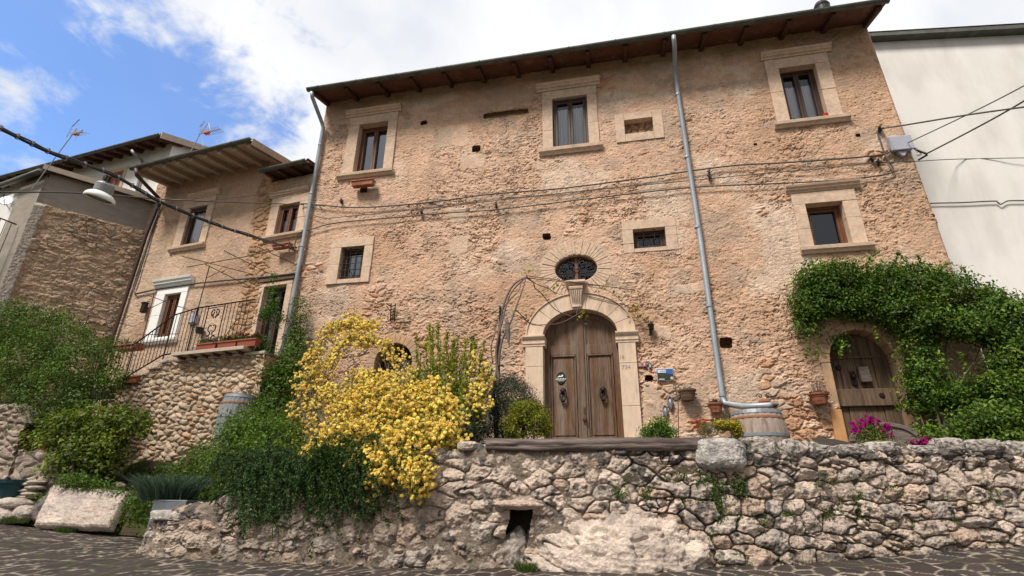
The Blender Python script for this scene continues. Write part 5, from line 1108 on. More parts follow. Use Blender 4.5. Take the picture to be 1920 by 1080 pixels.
    u, z = FAC.uv(1174, 692, .08); n = txt(FAC, '734', u, z, .085, .078, None, DSUR, 'painted_number'); n.data.materials.append(flat('faded_grey_paint', (.27,.25,.25)))
    # photo panel
    ua, za = FAC.uv(1230.5, 691.5, .06); ub, zb = FAC.uv(1264.5, 713.5, .06); o = thing('wall_sign', FAC.P((ua+ub)/2, zb, 0), 'small framed photo sign of hills under blue sky, right of the number tiles', 'sign')
    w, h = ub-ua, za-zb; q = lambda x0, x1, y0, y1, d: MB().box(FAC, ua+w*x0, ua+w*x1, zb+h*y0, zb+h*y1, .0, d)
    q(0, 1, 0, 1, .060).build('frame', M['alu'], o, bevel=.004); q(.035, .965, .05, .95, .063).build('sky_print', flat('print_sky', (.02,.11,.33)), o)
    b = MB(); b.prism(FAC, [(ua+w*.035, zb+h*.05), (ua+w*.965, zb+h*.05), (ua+w*.965, zb+h*.52), (ua+w*.75, zb+h*.56), (ua+w*.5, zb+h*.60), (ua+w*.2, zb+h*.64), (ua+w*.035, zb+h*.62)], .05, .0655); b.build('hill_print', M['print_hill'], o)
    q(.07, .55, .66, .90, .0665).build('caption_field', flat('caption_white', (.55,.58,.66)), o)
    b = MB(); rr = random.Random(3)
    for k in range(9): b.box(FAC, ua+w*(.22+.034*k), ua+w*(.22+.034*k+.022), zb+h*.74, zb+h*(.80+.03*rr.random()), .05, .0675)
    b.build('caption_lettering', flat('ink', (.12,.14,.2)), o)
    b = MB()
    for k in range(7): b.box(FAC, ua+w*(.10+.05*k), ua+w*(.10+.05*k+.035), zb+h*.10, zb+h*(.15+.03*rr.random()), .05, .0675)
    b.build('footer_lettering', M['white_paint'], o)
    b = MB(); b.lathe(FAC.P(ua+w*.86, zb+h*.20, .066), [(0,0),(h*.12,0),(h*.12,.002),(0,.002)], 20, ax=(0,-1,0)); b.build('round_emblem', flat('emblem_salmon', (.62,.33,.24)), o)
    # two clogs hung on the wall
    for (px, py, s, lab) in ((1256, 755, 1.0, 'upper grey felt slipper hung on the wall beside the iron stake'), (1247, 771, .9, 'lower grey felt slipper hung on the wall, half behind white daisies')):
        u, z = FAC.uv(px, py, .06); o = thing('slipper', FAC.P(u, z-.13, 0), lab, 'slipper'); n, m = 16, 14; b = MB(); vs = []
        for i in range(n):
            t = i/(n-1); wd = (.018+.042*math.sin(math.pi*min(1, t*1.08))**.6)*s; hh = (.05+.02*math.sin(math.pi*t))*s
            for k in range(m):
                w_ = 2*math.pi*k/m; vs.append(FAC.P(u+wd*math.cos(w_)+.012*t, z+.13*s-.26*s*t, .05+hh*math.sin(w_)*(.75 if t > .5 else .55)))
        b.add(vs, [(i*m+k, i*m+(k+1) % m, (i+1)*m+(k+1) % m, (i+1)*m+k) for i in range(n-1) for k in range(m)]+[tuple(range(m)), tuple((n-1)*m+k for k in range(m))]); b.build('upper', M['felt'], o, smooth=True)
        b = MB(); b.prism(FAC, [(u+.002+.030*s*math.cos(t), z+.045*s+.062*s*math.sin(t)) for t in np.linspace(0, 2*math.pi, 16)[:-1]], .05, .094*s+.004); b.build('opening', M['black'], o)
        b = MB(); b.prism(FAC, [(u+.003+.022*s*math.cos(t), z+.03*s+.035*s*math.sin(t)) for t in np.linspace(0, 2*math.pi, 16)[:-1]], .06, .095*s+.008); b.build('lining', M['wool'], o)
    # iron stake with scrolled head
    a = aty(1270, 822, 9.9); t = aty(1270.5, 733, 9.9); o = thing('garden_stake', (a[0], a[1], 1.85), 'thin iron garden stake with a scrolled ornamental head beside the slippers', 'garden stake')
    b = MB(); b.tube([(a[0], a[1], 1.85), t-np.array([0,0,.07])], .008, 5); b.build('rod', M['rust'], o); b = MB()
    for dx, dz, r in ((0,.03,.045),(-.05,-.03,.03),(.05,-.03,.03),(0,-.06,.03),(0,.09,.025)): b.tube([t+np.array([dx+r*math.cos(w), 0, dz+r*math.sin(w)]) for w in np.linspace(0, 2*math.pi, 14)], .007, 4, False)
    b.build('scroll_head', M['rust'], o)
    # dark flush stone with a pale pebble in the pocket right of the door
    u, z = FAC.uv(1211, 716, 0); o = rock('pebble', FAC.P(u+.01, z-.05, -.01), (.06,.04,.045), 55, M['rubble'], None, (.55,.47,.40), sub=3); tag(o, 'pale stone sitting in the small wall pocket under the number tiles', 'stone')
def txt(pl, s, u, z, h, d, mat, parent, name):
    cu = bpy.data.curves.new('lettering', 'FONT'); cu.body = s; cu.size = h*1.38; cu.align_x = 'CENTER'; cu.extrude = .0012
    t = bpy.data.objects.new('lettering', cu); COL.objects.link(t); bpy.context.view_layer.update()
    me = bpy.data.meshes.new_from_object(t.evaluated_get(bpy.context.evaluated_depsgraph_get())); bpy.data.objects.remove(t)
    org = world_of(parent); me.transform(Matrix(((pl.u[0],0,pl.n[0],0),(pl.u[1],0,pl.n[1],0),(0,1,0,0),(0,0,0,1)))); me.transform(Matrix.Translation(Vector(tuple(pl.P(u, z, d)-org))))
    me.materials.clear()
    if mat: me.materials.append(M[mat])
    return link(name, me, parent, org)
M['print_hill'] = material('print_hill', (.035,.045,.02), var=.5, vscale=30, bump=0, rough=.4, c2=(.015,.02,.04), c2scale=9, c2lo=.4, c2hi=.65)
facade_things()

# --- flower boxes
def flower_box(pl, ua, ub, z, d0, d1, mat, label, h=.16, group=None):
    o = thing('flower_box', pl.P((ua+ub)/2, z, (d0+d1)/2), label, 'flower box', group); b = MB(); e = .02; t = .012
    vs = [pl.P(u, zz, d) for (u, zz, d) in ((ua+e,z,d0+e),(ub-e,z,d0+e),(ub-e,z,d1-e),(ua+e,z,d1-e),(ua,z+h,d0),(ub,z+h,d0),(ub,z+h,d1),(ua,z+h,d1),(ua+t,z+h,d0+t),(ub-t,z+h,d0+t),(ub-t,z+h,d1-t),(ua+t,z+h,d1-t),(ua+t,z+h-.03,d0+t),(ub-t,z+h-.03,d0+t),(ub-t,z+h-.03,d1-t),(ua+t,z+h-.03,d1-t))]
    b.add(vs, [(0,1,2,3),(0,1,5,4),(1,2,6,5),(2,3,7,6),(3,0,4,7),(4,5,9,8),(5,6,10,9),(6,7,11,10),(7,4,8,11),(8,9,13,12),(9,10,14,13),(10,11,15,14),(11,8,12,15),(12,13,14,15)]); b.build('box', M[mat], o, bevel=.004)
    b = MB(); b.box(pl, ua-.008, ub+.008, z+h-.035, z+h-.008, d1+.001, d1+.012); b.build('lip', M[mat], o)
    return o
u0, z0 = FAC.uv(660, 338, .22); u1, _ = FAC.uv(701, 333, .22)
FB1 = flower_box(FAC, u0, u1, FAC.uv(680, 347, .22)[1], .08, .26, 'terracotta', 'empty terracotta flower box hung under the upper left window sill', h=.15)
u0, _ = ANX.uv(513, 455, .22); u1, _ = ANX.uv(544, 453, .22)
FB2 = flower_box(ANX, u0, u1, ANX.uv(528, 464, .22)[1], .09, .26, 'terracotta', 'terracotta flower box under the right upper window of the lower house', h=.11)
FBX = []
for (a, b_, y, lab) in ((362, 398, 664, 'brown balcony flower box with white and mauve pansies, leftmost on the slab'), (402, 437, 659, 'brown balcony flower box in the middle behind an iron scroll'), (440, 475, 652, 'brown balcony flower box of dark red pansies, nearest the balcony door')):
    ua, _ = ANX.uv(a, y, 1.22); ub, _ = ANX.uv(b_, y, 1.22); FBX.append((flower_box(ANX, ua, ub, 3.97, 1.02, 1.2, 'brown_plastic', lab, h=.17), ua, ub))
ua, za = ANX.uv(222, 660, 1.0); ub, _ = ANX.uv(264, 656, 1.0); FB6 = flower_box(ANX, ua, ub, za, .9, 1.12, 'terracotta', 'terracotta flower box with dry stems on the stair railing at left', h=.14)
ua, za = ANX.uv(213, 735, 1.12); ub, _ = ANX.uv(252, 730, 1.12); FB7 = flower_box(ANX, ua, ub, 3.41, .92, 1.14, 'brown_plastic', 'small brown flower box on the lower stair landing with dark bedding plants', h=.15)
u, z = ANX.uv(311, 641, .9); lathe_pot('flower_pot', ANX.P(u, 4.81, .12), .10, .14, 'black', 'small black plastic pot on the sill of the white framed window', rim=False)
u, z = FAC.uv(1551, 222, .03); o = lathe_pot('flower_pot', FAC.P(u-.02, 8.825, .03), .06, .085, 'red_pot', 'tiny bright red pot in the corner of the upper right window sill', rim=False) if M.setdefault('red_pot', material('red_pot', (.45,.02,.02), var=.1, bump=0, rough=.4)) else None
u, z = ANX.uv(359, 597, .1); o = thing('meter_box', ANX.P(u, z-.12, 0), 'small pale grey meter box on the lower house wall beside the railing', 'meter box'); MB().box(ANX, u-.13, u+.13, z-.13, z+.13, -.02, .07).build('body', M['box_grey'], o, bevel=.02); MB().box(ANX, u-.10, u+.10, z-.10, z+.10, .073, .09).build('lid', M['box_grey'], o, bevel=.01)
u, z = ANX.uv(272, 576, .1); o = thing('wall_lantern', ANX.P(u, z-.15, 0), 'small black box lantern left of the white framed window', 'lantern'); MB().box(ANX, u-.07, u+.05, z-.16, z+.10, .06, .17).build('body', M['iron'], o, bevel=.01); b = MB(); b.tube([ANX.P(u, z+.10, .11), ANX.P(u, z+.18, .06), ANX.P(u, z+.18, -.02)], .014, 5); b.build('arm', M['iron'], o); MB().box(ANX, u-.085, u+.065, z+.101, z+.12, .05, .19).build('cap', M['iron'], o)

# --- yard at the left
def yard():
    pl = Plane(0, 8.95, -6); a = pl.uv(225, 850)[0]; b_ = pl.uv(470, 850)[0]; zt = pl.uv(330, 826)[1]; o = thing('low_wall', pl.P((a+b_)/2, 1.0), 'low broken rubble wall between the staircase wall and the garden bed', 'stone wall')
    stone_panel('stonework', o, pl, a, b_, lambda u: zt+.12*(u-a)/(b_-a)-.25*max(0, 1-(u-a)/.8), .8, .17, .10, 611, col=(.40,.32,.25))
    pl = Plane(0, 8.5, 0); a = pl.uv(-10, 850)[0]; b_ = pl.uv(30, 850)[0]; zt = pl.uv(20, 762)[1]; o = thing('gate_pillar', pl.P((a+b_)/2, .6), 'rough stone pillar at far left behind the dark planter', 'pillar')
    stone_panel('stonework', o, pl, a-.5, b_, lambda u: zt-.35*max(0, (u-b_+.35)/.35), .5, .20, .13, 621, col=(.33,.26,.21), depth=.4)
    a = pl.uv(25, 870)[0]; b_ = pl.uv(140, 870)[0]; zt = pl.uv(60, 846)[1]; o = thing('stone_ledge', pl.P((a+b_)/2, .7), 'low stone ledge under the tree carrying a terracotta pot', 'stone wall')
    stone_panel('stonework', o, pl, a, b_, lambda u: zt, .5, .3, .2, 631, col=(.34,.27,.225), depth=.4, d=-.05)
    c = pl.at(88, 838, -.25); lathe_pot('flower_pot', (c[0], c[1], zt), .16, .22, 'terracotta', 'terracotta pot standing on the stone ledge under the left tree')
    # tilted slab
    c = (aty(100, 908, 8.45)+aty(238, 917, 8.4)+aty(60, 985, 8.0)+aty(205, 988, 8.0))/4
    from mathutils import Euler
    P4 = [aty(60, 982, 7.82), aty(202, 987, 7.80), aty(236, 918, 8.16), aty(97, 908, 8.2)]; n = 70; V = []; F = []
    ex = np.linspace(0, 1, n); A, B = np.meshgrid(ex, ex); top = (1-A)[...,None]*(1-B)[...,None]*P4[0]+A[...,None]*(1-B)[...,None]*P4[1]+A[...,None]*B[...,None]*P4[2]+(1-A)[...,None]*B[...,None]*P4[3]
    nn = np.cross(P4[1]-P4[0], P4[3]-P4[0]); nn /= np.linalg.norm(nn); nn = nn if nn[1] < 0 else -nn
    ed = np.minimum(np.minimum(A, 1-A)*2.2, np.minimum(B, 1-B)); wob = .03*fbm(A*5, B*5, 700)*(ed < .08)
    hgt = -.04*(1-sstep(0, .05, ed))+.025*fbm(A*6, B*4, 701)+.018*fbm(A*26, B*18, 702, 4)
    top = top+nn*hgt[...,None]; back = top-nn*.13
    P = np.concatenate([back[:1], top, back[-1:]], 0); P = np.concatenate([P[:, :1]-nn*.13, P, P[:, -1:]-nn*.13], 1)
    cc = np.array([.46,.375,.32])*(1+.35*fbm(np.pad(A, 1, 'edge')*7, np.pad(B, 1, 'edge')*5, 703)[...,None]); g = sstep(.05, .4, fbm(np.pad(A, 1, 'edge')*4, np.pad(B, 1, 'edge')*3, 704)+.5*(np.pad(B, 1, 'edge')-.6))[...,None]*.5; cc = cc*(1-g)+np.array([.33,.29,.265])*g
    o = grid_mesh('stone_slab', P, M['rubble'], None, np.clip(cc, .02, 1)); tag(o, 'big pale limestone slab leaning against the garden bed by the street', 'slab')
    # loose stones
    for (px, py, y, r, lab, sd) in ((22, 945, 8.25, (.42,.2,.10), 'flat pale stone below the dark planter at the left edge', 1), (8, 968, 8.2, (.26,.2,.16), 'small upright pale stone at the left edge by the street', 2), (50, 962, 8.25, (.2,.18,.14), 'grey mossy stone between the flat stone and the slab', 3), (88, 955, 8.3, (.18,.2,.26), 'dark tilted stone leaning on the left side of the slab', 4), (98, 922, 8.7, (.16,.16,.2), 'dark stone behind the left corner of the slab', 5), (172, 897, 8.75, (.16,.13,.07), 'pale flat stone lying in the herbs above the slab', 6), (185, 888, 8.9, (.15,.12,.06), 'ochre stone topping the small heap above the slab', 7), (222, 912, 8.7, (.12,.1,.07), 'small stones at the upper right corner of the slab', 8)):
        c = aty(px, py, y); o = rock('stone', tuple(c), r, 40+sd, M['rubble'], None, (.43,.36,.31) if sd not in (4, 5) else (.2,.17,.155), rough=.25, sub=4); tag(o, lab, 'stone')
    o = thing('stone_pile', tuple(aty(62, 950, 8.4)), 'stack of thin pale stones beside the dark planter', 'stone pile')
    for k, (px, py) in enumerate(((45,940),(50,932),(60,926),(52,920),(66,914),(58,908),(68,904))): rock('flat_stone', tuple(aty(px, py, 8.42)), (.18,.14,.042), 80+k, M['rubble'], o, (.46,.385,.32), rough=.2, sub=3)
    c = aty(10, 938, 8.35); lathe_pot('planter', (c[0], c[1], c[2]-.05), .34, .40, 'teal', 'large dark teal plastic planter at the left edge', 'planter', rim=True, taper=.8)
    c = aty(30, 917, 8.6); lathe_pot('flower_pot', (c[0], c[1], c[2]-.14), .19, .24, 'yellow_pot', 'mustard yellow pot behind the teal planter', rim=True)
    c = aty(34, 903, 8.75); lathe_pot('flower_pot', (c[0], c[1], c[2]-.16), .17, .22, 'black', 'black pot standing behind the yellow pot', rim=False)
    # zinc tub and coping block at the end of the garden wall
    p = aty(310, 985, 6.75); pl = Plane(p[0], p[1], -3); zt = aty(310, 939, 6.75)[2]; o = thing('zinc_tub', (p[0], p[1], .3), 'galvanised rectangular tub of lavender behind the garden wall end', 'planter'); a = pl.uv(284, 960)[0]; b_ = pl.uv(346, 960)[0]
    m = MB(); t = .008; m.box(pl, a, b_, 0.5, zt, 0, t); m.box(pl, a, a+t, 0.5, zt, -.5, -.001); m.box(pl, b_-t, b_, 0.5, zt, -.5, -.001); m.box(pl, a, b_, 0.5, zt, -.5-t, -.501); m.box(pl, a+t, b_-t, zt-.08, zt-.05, -.5, -.001); m.build('body', M['zinc_tub'], o); m = MB(); m.tube([pl.P(a, zt, 0), pl.P(b_, zt, 0), pl.P(b_, zt, -.5), pl.P(a, zt, -.5), pl.P(a, zt, 0)], .014, 6); m.build('rim', M['zinc_tub'], o)
    m = MB(); q = pl.at(327, 938, -.1); m.tube([q+np.array([-.09,0,0]), q+np.array([-.075,0,.12]), q+np.array([.075,0,.12]), q+np.array([.09,0,0])], .007, 5); m.build('handle', M['zinc_tub'], o)
    c = aty(312, 965, 6.3); o = rock('coping_block', (c[0], c[1]+.15, c[2]-.01), (.24,.20,.062), 91, M['rubble'], None, (.46,.41,.37), rough=.10, sub=5, box=.62); tag(o, 'squared pale stone block capping the low left end of the garden wall', 'stone')
M['teal'] = material('teal_plastic', (.012,.05,.055), var=.1, bump=0, rough=.5); M['yellow_pot'] = material('yellow_glaze', (.33,.23,.02), var=.15, bump=0, rough=.5)
yard()

# ------------------------------------------------------------------ plants
def _unit(v): return v/(np.linalg.norm(v, axis=-1, keepdims=True)+1e-9)
class Foliage:
    def __init__(s, seed): s.V = []; s.C = []; s.r = np.random.RandomState(seed)
    def leaves(s, c, nrm, size, aspect, col, var=.25, spread=.7, droop=.3, cvar=None, fold=.25):
        """kite shaped leaves at points c (N,3), facing roughly nrm"""
        N = len(c); r = s.r; n = _unit(nrm+spread*r.randn(N, 3)); t = r.randn(N, 3)+np.array([0, 0, -droop*2]); t = _unit(t-n*(t*n).sum(-1, keepdims=True)); b = np.cross(n, t)
        L = (size*(.65+.7*r.rand(N)))[:, None]; W = L*aspect
        s.V.append(np.stack([c-t*L*.5, c+b*W*.5+n*W*fold+t*L*.05, c+t*L*.5-n*L*.08, c-b*W*.5+n*W*fold+t*L*.05], 1))
        k = np.array(col)*(1+var*(r.rand(N, 1)*2-1))*(cvar if cvar is not None else 1); k = k*np.array([1.22, 1.12, .72])+np.array([.02, .012, 0])*(r.rand(N, 1)-.5)
        s.C.append(np.clip(k, .002, 1))
    def blobs(s, B, per, size, aspect, col, cl=.09, inner=.45, up=.6, col2=None, gap=0., **kw):
        for (c, rad, n) in B:
            r = s.r; d = _unit(r.randn(n, 3)); rr = (inner+(1-inner)*r.rand(n, 1)**.6); cc = np.array(c)+d*rr*np.array(rad)
            if gap: 
                k = vn3(cc*2.6, 3) > -.5+gap; cc = cc[k]; d = d[k]
            m = len(cc); tone = .6+.8*r.rand(m, 1)
            if col2 is not None: mixf = (r.rand(m, 1) > .6)*1.0; base = np.array(col)*(1-mixf)+np.array(col2)*mixf
            else: base = np.broadcast_to(np.array(col), (m, 3))
            off = r.randn(m, per, 3)*cl*np.array([1, 1, .75]); pos = (cc[:, None]+off).reshape(-1, 3)
            nr = _unit(d*.7+np.array([0, 0, up])+.0)[:, None].repeat(per, 1).reshape(-1, 3)+.25*off.reshape(-1, 3)/cl
            s.leaves(pos, nr, size, aspect, np.repeat(base*tone, per, 0), **kw)
    def shoot(s, pts, nleaf, size, aspect, col, rad=.02, **kw):
        P = np.array(smooth_path(pts, 6)); seg = s.r.rand(nleaf)*(len(P)-1); i = seg.astype(int); f = (seg-i)[:, None]; c = P[i]*(1-f)+P[np.minimum(i+1, len(P)-1)]*f
        d = _unit(s.r.randn(nleaf, 3)); s.leaves(c+d*rad*s.r.rand(nleaf, 1), d+np.array([0, 0, .3]), size, aspect, col, **kw); return P
    def build(s, name, parent, mat='leaf'):
        V = np.concatenate(s.V); C = np.concatenate(s.C); N = len(V); q = np.arange(N*4, dtype=np.int32).reshape(N, 4)
        return mesh_np(name, V.reshape(-1, 3), q, M[mat], parent, np.repeat(C, 4, 0), smooth=False)
    def pompons(s, c, R, col, k=9, var=.18):
        """double flowers: a ball of small petals round each centre"""
        N = len(c); r = s.r; d = _unit(r.randn(N, k, 3)); tone = (1+var*(r.rand(N, 1, 1)*2-1)); rad = R*(.7+.6*r.rand(N, 1, 1))
        pos = (c[:, None]+d*rad*.55).reshape(-1, 3); L = np.broadcast_to(rad, (N, k, 1)).reshape(-1)
        s.leaves(pos, d.reshape(-1, 3), L*1.5, .85, (np.array(col)*tone*np.ones((N, k, 1))).reshape(-1, 3), var=.10, spread=.25, droop=0, fold=-.15)
def Bl(px, py, y, rx, rz, ry, n):
    c = aty(px, py, y); s = ((c-CP)@CF)/FOC; return (c, (rx*s, ry, rz*s), n)
def stems(parent, base, tips, r0=.02, r1=.005, mat='bark', wob=.06, name='stem', seed=1, n=6):
    b = MB(); rr = np.random.RandomState(seed)
    for t in tips:
        t = np.array(t); k = np.linspace(0, 1, n)[:, None]; p = np.array(base)*(1-k)+t*k; p[1:-1] += rr.randn(n-2, 3)*wob; p[:, 2] += .12*np.sin(k[:, 0]*math.pi)*np.linalg.norm(t-np.array(base))*.3
        b.tube(smooth_path(p, 3), list(np.linspace(r0, r1, (n-1)*3+1)), 5)
    return b.build(name, M[mat], parent, smooth=True)
def plant(name, base, label, cat, B, per, size, aspect, col, seed, cl=.09, col2=None, trunk=None, mat='leaf', gap=0, group=None, **kw):
    o = thing(name, base, label, cat, group); f = Foliage(seed); f.blobs(B, per, size, aspect, col, cl, col2=col2, gap=gap, **kw); f.build('crown' if cat == 'tree' else 'foliage', o, mat)
    if trunk: 
        tips = [b[0]+np.array([0, 0, -.2*b[1][2]]) for b in B]; stems(o, base, tips, trunk, trunk*.25, seed=seed, name='trunk' if cat == 'tree' else 'stem')
    return o
# left tree over the yard
def gz(p): return (p[0], p[1], float(ground_z(p[0], p[1])))
g = gz(aty(105, 880, 9.0))
plant('garden_tree', g, 'dark green leafy tree in the yard at far left, below the rubble house', 'tree',
      [Bl(*a) for a in ((25,625,9.2,60,50,.5,70),(75,610,9.4,60,40,.5,70),(125,640,9.2,60,45,.5,80),(60,680,9.0,70,55,.6,100),(150,690,9.0,60,50,.5,90),(195,665,9.2,35,35,.35,40),(15,740,9.0,60,60,.5,90),(90,750,8.9,65,55,.6,90),(165,745,9.0,45,45,.4,60),(205,710,9.1,30,30,.3,25),(120,590,9.4,25,22,.3,14),(20,590,9.3,45,30,.4,30),(60,800,8.9,60,40,.4,50),(-40,680,9.0,60,90,.5,80))],
      32, .062, .42, (.072,.135,.022), 21, cl=.11, col2=(.040,.090,.016), trunk=.055, gap=.22)
g = gz(aty(165, 880, 8.7))
plant('leafy_shrub', g, 'yellow green maple leaved shrub below the tree, against the low wall', 'shrub',
      [Bl(*a) for a in ((130,800,8.7,55,35,.4,70),(190,790,8.7,50,30,.4,60),(235,785,8.8,40,20,.3,30),(90,830,8.7,45,35,.4,45),(160,840,8.6,60,38,.4,75),(215,830,8.6,40,28,.3,40),(120,870,8.6,40,28,.3,40),(190,870,8.6,40,25,.3,32),(258,805,8.8,22,14,.2,12))],
      24, .075, .55, (.10,.14,.020), 22, cl=.085, col2=(.058,.105,.016), trunk=.02, gap=.15, up=1.0)
# herbs in the bed
f = Foliage(23); rr = f.r
xs = rr.uniform(-10.4, -5.6, 5200); ys = rr.uniform(7.4, 9.3, 5200); k = (ys > street_edge(xs)+.12) & ~((xs > -10.2) & (xs < -8.35) & (ys < 8.55)) & (fbm(xs*1.2, ys*1.4, 810) > -.18)
xs, ys = xs[k], ys[k]; zs = ground_z(xs, ys); hh = .03+.14*np.clip(fbm(xs*1.5, ys*1.5, 811)+.3, 0, 1)
c = np.stack([xs, ys, zs+hh*rr.rand(len(xs))], -1); c = np.repeat(c, 5, 0)+rr.randn(len(c)*5, 3)*.045
f.leaves(c, np.tile([0, -.4, 1.], (len(c), 1)), .05, .5, (.055,.11,.02), var=.4, spread=.8)
for (px, py, n) in ((120,902,30),(150,908,40),(180,912,36),(205,916,26),(135,898,40),(165,900,40),(225,925,16),(245,950,30),(250,975,24),(75,930,14)): cc = aty(px, py, 8.16)+rr.randn(n, 3)*np.array([.12,.05,.05]); c = np.repeat(cc, 6, 0)+rr.randn(n*6, 3)*.04; f.leaves(c, np.tile([0, -.4, 1.], (len(c), 1)), .05, .5, (.065,.125,.022), var=.4, spread=.8)
tag(f.build('ground_cover', None), 'low green herbs and weeds covering the sloping bed above the slab', 'ground cover', kind='stuff')
plant('leafy_shrub', gz(aty(395, 890, 8.2)), 'pale green herb clump left of the grey barrel, above the zinc tub', 'shrub', [Bl(*a) for a in ((330,905,8.0,55,35,.4,40),(385,880,8.3,40,35,.4,45),(395,920,7.6,45,30,.4,40),(250,955,7.6,22,30,.3,25),(300,985,7.3,15,12,.2,6))], 22, .055, .45, (.075,.12,.022), 24, cl=.08, col2=(.05,.10,.02), gap=.1)
# lavender in the tub
def grass(name, base, label, cat, n, R, h, col, seed, lean=.5, w=.012, parent=None, blossoms=None, dirv=(0,0)):
    o = parent or thing(name, base, label, cat); r = np.random.RandomState(seed); a = r.rand(n)*6.283; q = R*np.sqrt(r.rand(n)); b = np.array(base)+np.stack([q*np.cos(a), q*np.sin(a)*.7, 0*a], -1)
    d = np.stack([np.cos(a)*lean*r.rand(n)+dirv[0]*r.rand(n), np.sin(a)*lean*r.rand(n)+dirv[1]*r.rand(n), np.ones(n)], -1); L = h*(.5+.6*r.rand(n))[:, None]; tip = b+d*L*.95; mid = b+d*L*.55*np.array([.75,.75,1.12]); s = np.cross(d, r.randn(n, 3)); s = _unit(s)*w*.5
    V = np.concatenate([np.stack([b-s, b+s, mid+s, mid-s], 1), np.stack([mid-s, mid+s, tip+s*.15, tip-s*.15], 1)]); C = np.clip(np.array(col)*(1+.35*(r.rand(n, 1)*2-1)), .002, 1); C = np.concatenate([C, C]); N = len(V)
    mesh_np('foliage' if not parent or True else name, V.reshape(-1, 3), np.arange(N*4, dtype=np.int32).reshape(N, 4), M['leaf'], o, np.repeat(C, 4, 0), smooth=False)
    return o, tip
p = aty(312, 935, 7.0); grass('lavender', (p[0], p[1], p[2]-.03), 'dark green lavender tufts growing in the galvanised tub', 'lavender', 1300, .36, .36, (.06,.10,.062), 31, lean=1.3, w=.012)
for (px, py, y, n, R, h, lab) in ((128, 990, 7.9, 260, .16, .09, 'grass tuft at the street edge under the pale slab'), (1240, 1078, 6.3, 200, .10, .12, 'grass tuft at the foot of the big boulder'), (30, 975, 8.1, 200, .22, .12, 'grass tuft among the loose stones at left'), (985, 1072, 6.15, 160, .1, .10, 'grass tuft under the drain opening of the garden wall')):
    c = aty(px, py, y); c[2] = float(street_z(c[0], c[1]))+.0 if px > 900 or px == 128 else c[2]-.05; grass('grass_tuft', tuple(c), lab, 'grass', n, R, h, (.07,.12,.02), int(px), lean=1.0, w=.009)
# climber round the left downpipe
g = gz(aty(500, 850, 9.6))
plant('climbing_ivy', g, 'green climber twined round the left downpipe beside the balcony', 'climber',
      [Bl(*a) for a in ((560,605,10.2,15,24,.15,26),(556,645,10.1,24,28,.2,54),(540,680,9.9,34,28,.25,64),(545,715,9.8,34,30,.3,66),(515,740,9.6,34,28,.3,60),(535,775,9.5,40,30,.3,70),(495,770,9.4,32,28,.3,56),(566,570,10.3,8,16,.1,8),(505,705,9.5,22,22,.2,26),(498,655,9.6,18,20,.15,16),(570,740,9.8,18,34,.2,30),(480,800,9.2,34,24,.25,40))], 22, .055, .5, (.060,.120,.018), 41, cl=.08, col2=(.040,.092,.015), gap=.10)
plant('potted_climber', tuple(ANX.P(-.55, 3.97, 1.0)), 'young green climber hanging before the balcony door of the lower house', 'climber',
      [Bl(*a) for a in ((512,560,9.9,14,32,.12,22),(508,585,9.9,22,16,.15,22),(495,590,9.9,14,8,.1,8),(520,600,9.9,16,16,.12,12),(509,525,9.95,6,18,.06,5))], 20, .050, .5, (.045,.105,.02), 42, cl=.06, trunk=.01)
# bright shrub by the barrel
g = gz(aty(480, 900, 7.9))
plant('leafy_shrub', g, 'bright green dense shrub between the grey barrel and the yellow rose', 'shrub',
      [Bl(*a) for a in ((470,800,7.9,50,40,.4,100),(440,840,7.6,40,45,.4,90),(520,820,7.7,50,40,.4,110),(490,858,7.2,65,34,.4,140),(560,850,7.8,40,35,.4,60),(420,880,7.7,35,40,.35,50),(530,890,7.5,60,35,.4,80),(500,785,8.2,30,25,.3,25))], 24, .050, .5, (.062,.125,.022), 43, cl=.085, col2=(.095,.155,.026), trunk=.015, gap=.1)
# hanging rosemary
def rosemary(base_px, y0, tips, label, seed, n, col, mass=(), name='rosemary', mat='needle', spread=.25, nl=120, size=.034, asp=.2):
    f = Foliage(seed); r = f.r; o = None
    base = [aty(px, py, y) for (px, py, y) in base_px]; c = np.mean(base, 0); o = thing(name, gz((c[0], c[1], 0)) if False else tuple(c), label, 'shrub'); b = MB()
    for i in range(n):
        s = base[r.randint(len(base))]+r.randn(3)*np.array([.14,.10,.05]); e = tips[r.randint(len(tips))]; e = aty(*e)+r.randn(3)*np.array([spread,.10,spread*.55])
        m = s*.45+e*.55+np.array([0, -.10-.1*r.rand(), .22+.16*r.rand()]); P = [s, (s+m)/2+np.array([0,0,.06]), m, (m+e)/2+np.array([0,-.03,.04]), e]; f.shoot(P, nl, size, asp, np.array(col)*(.7+.6*r.rand()), rad=.035, spread=.5, droop=.6)
        if i % 6 == 0: b.tube(smooth_path(P, 3), [.004]*12+[.002], 4)
    f.build('foliage', o, mat); b.build('stem', M['dark_wood'], o, smooth=True)
    f = Foliage(seed+5); f.blobs([Bl(*a) for a in mass], 40, size*1.1, asp, col, cl=.07, spread=.6); f.build('inner_foliage', o, mat); return o
rosemary([(470,915,6.85),(530,912,6.85),(590,912,6.85),(500,905,6.9)], 0, [(430,930,6.2),(455,965,6.1),(490,985,6.1),(520,965,6.15),(470,900,6.3),(550,940,6.15),(430,890,6.5),(585,950,6.15)], 'dark green rosemary hanging in long strands over the garden wall', 51, 170, (.034,.072,.028), nl=200, size=.042, asp=.24, mass=((490,905,6.7,50,26,.25,80),(520,925,6.5,50,30,.2,90),(470,940,6.35,40,30,.15,60),(550,910,6.6,40,28,.25,50),(510,955,6.3,45,22,.12,50)))
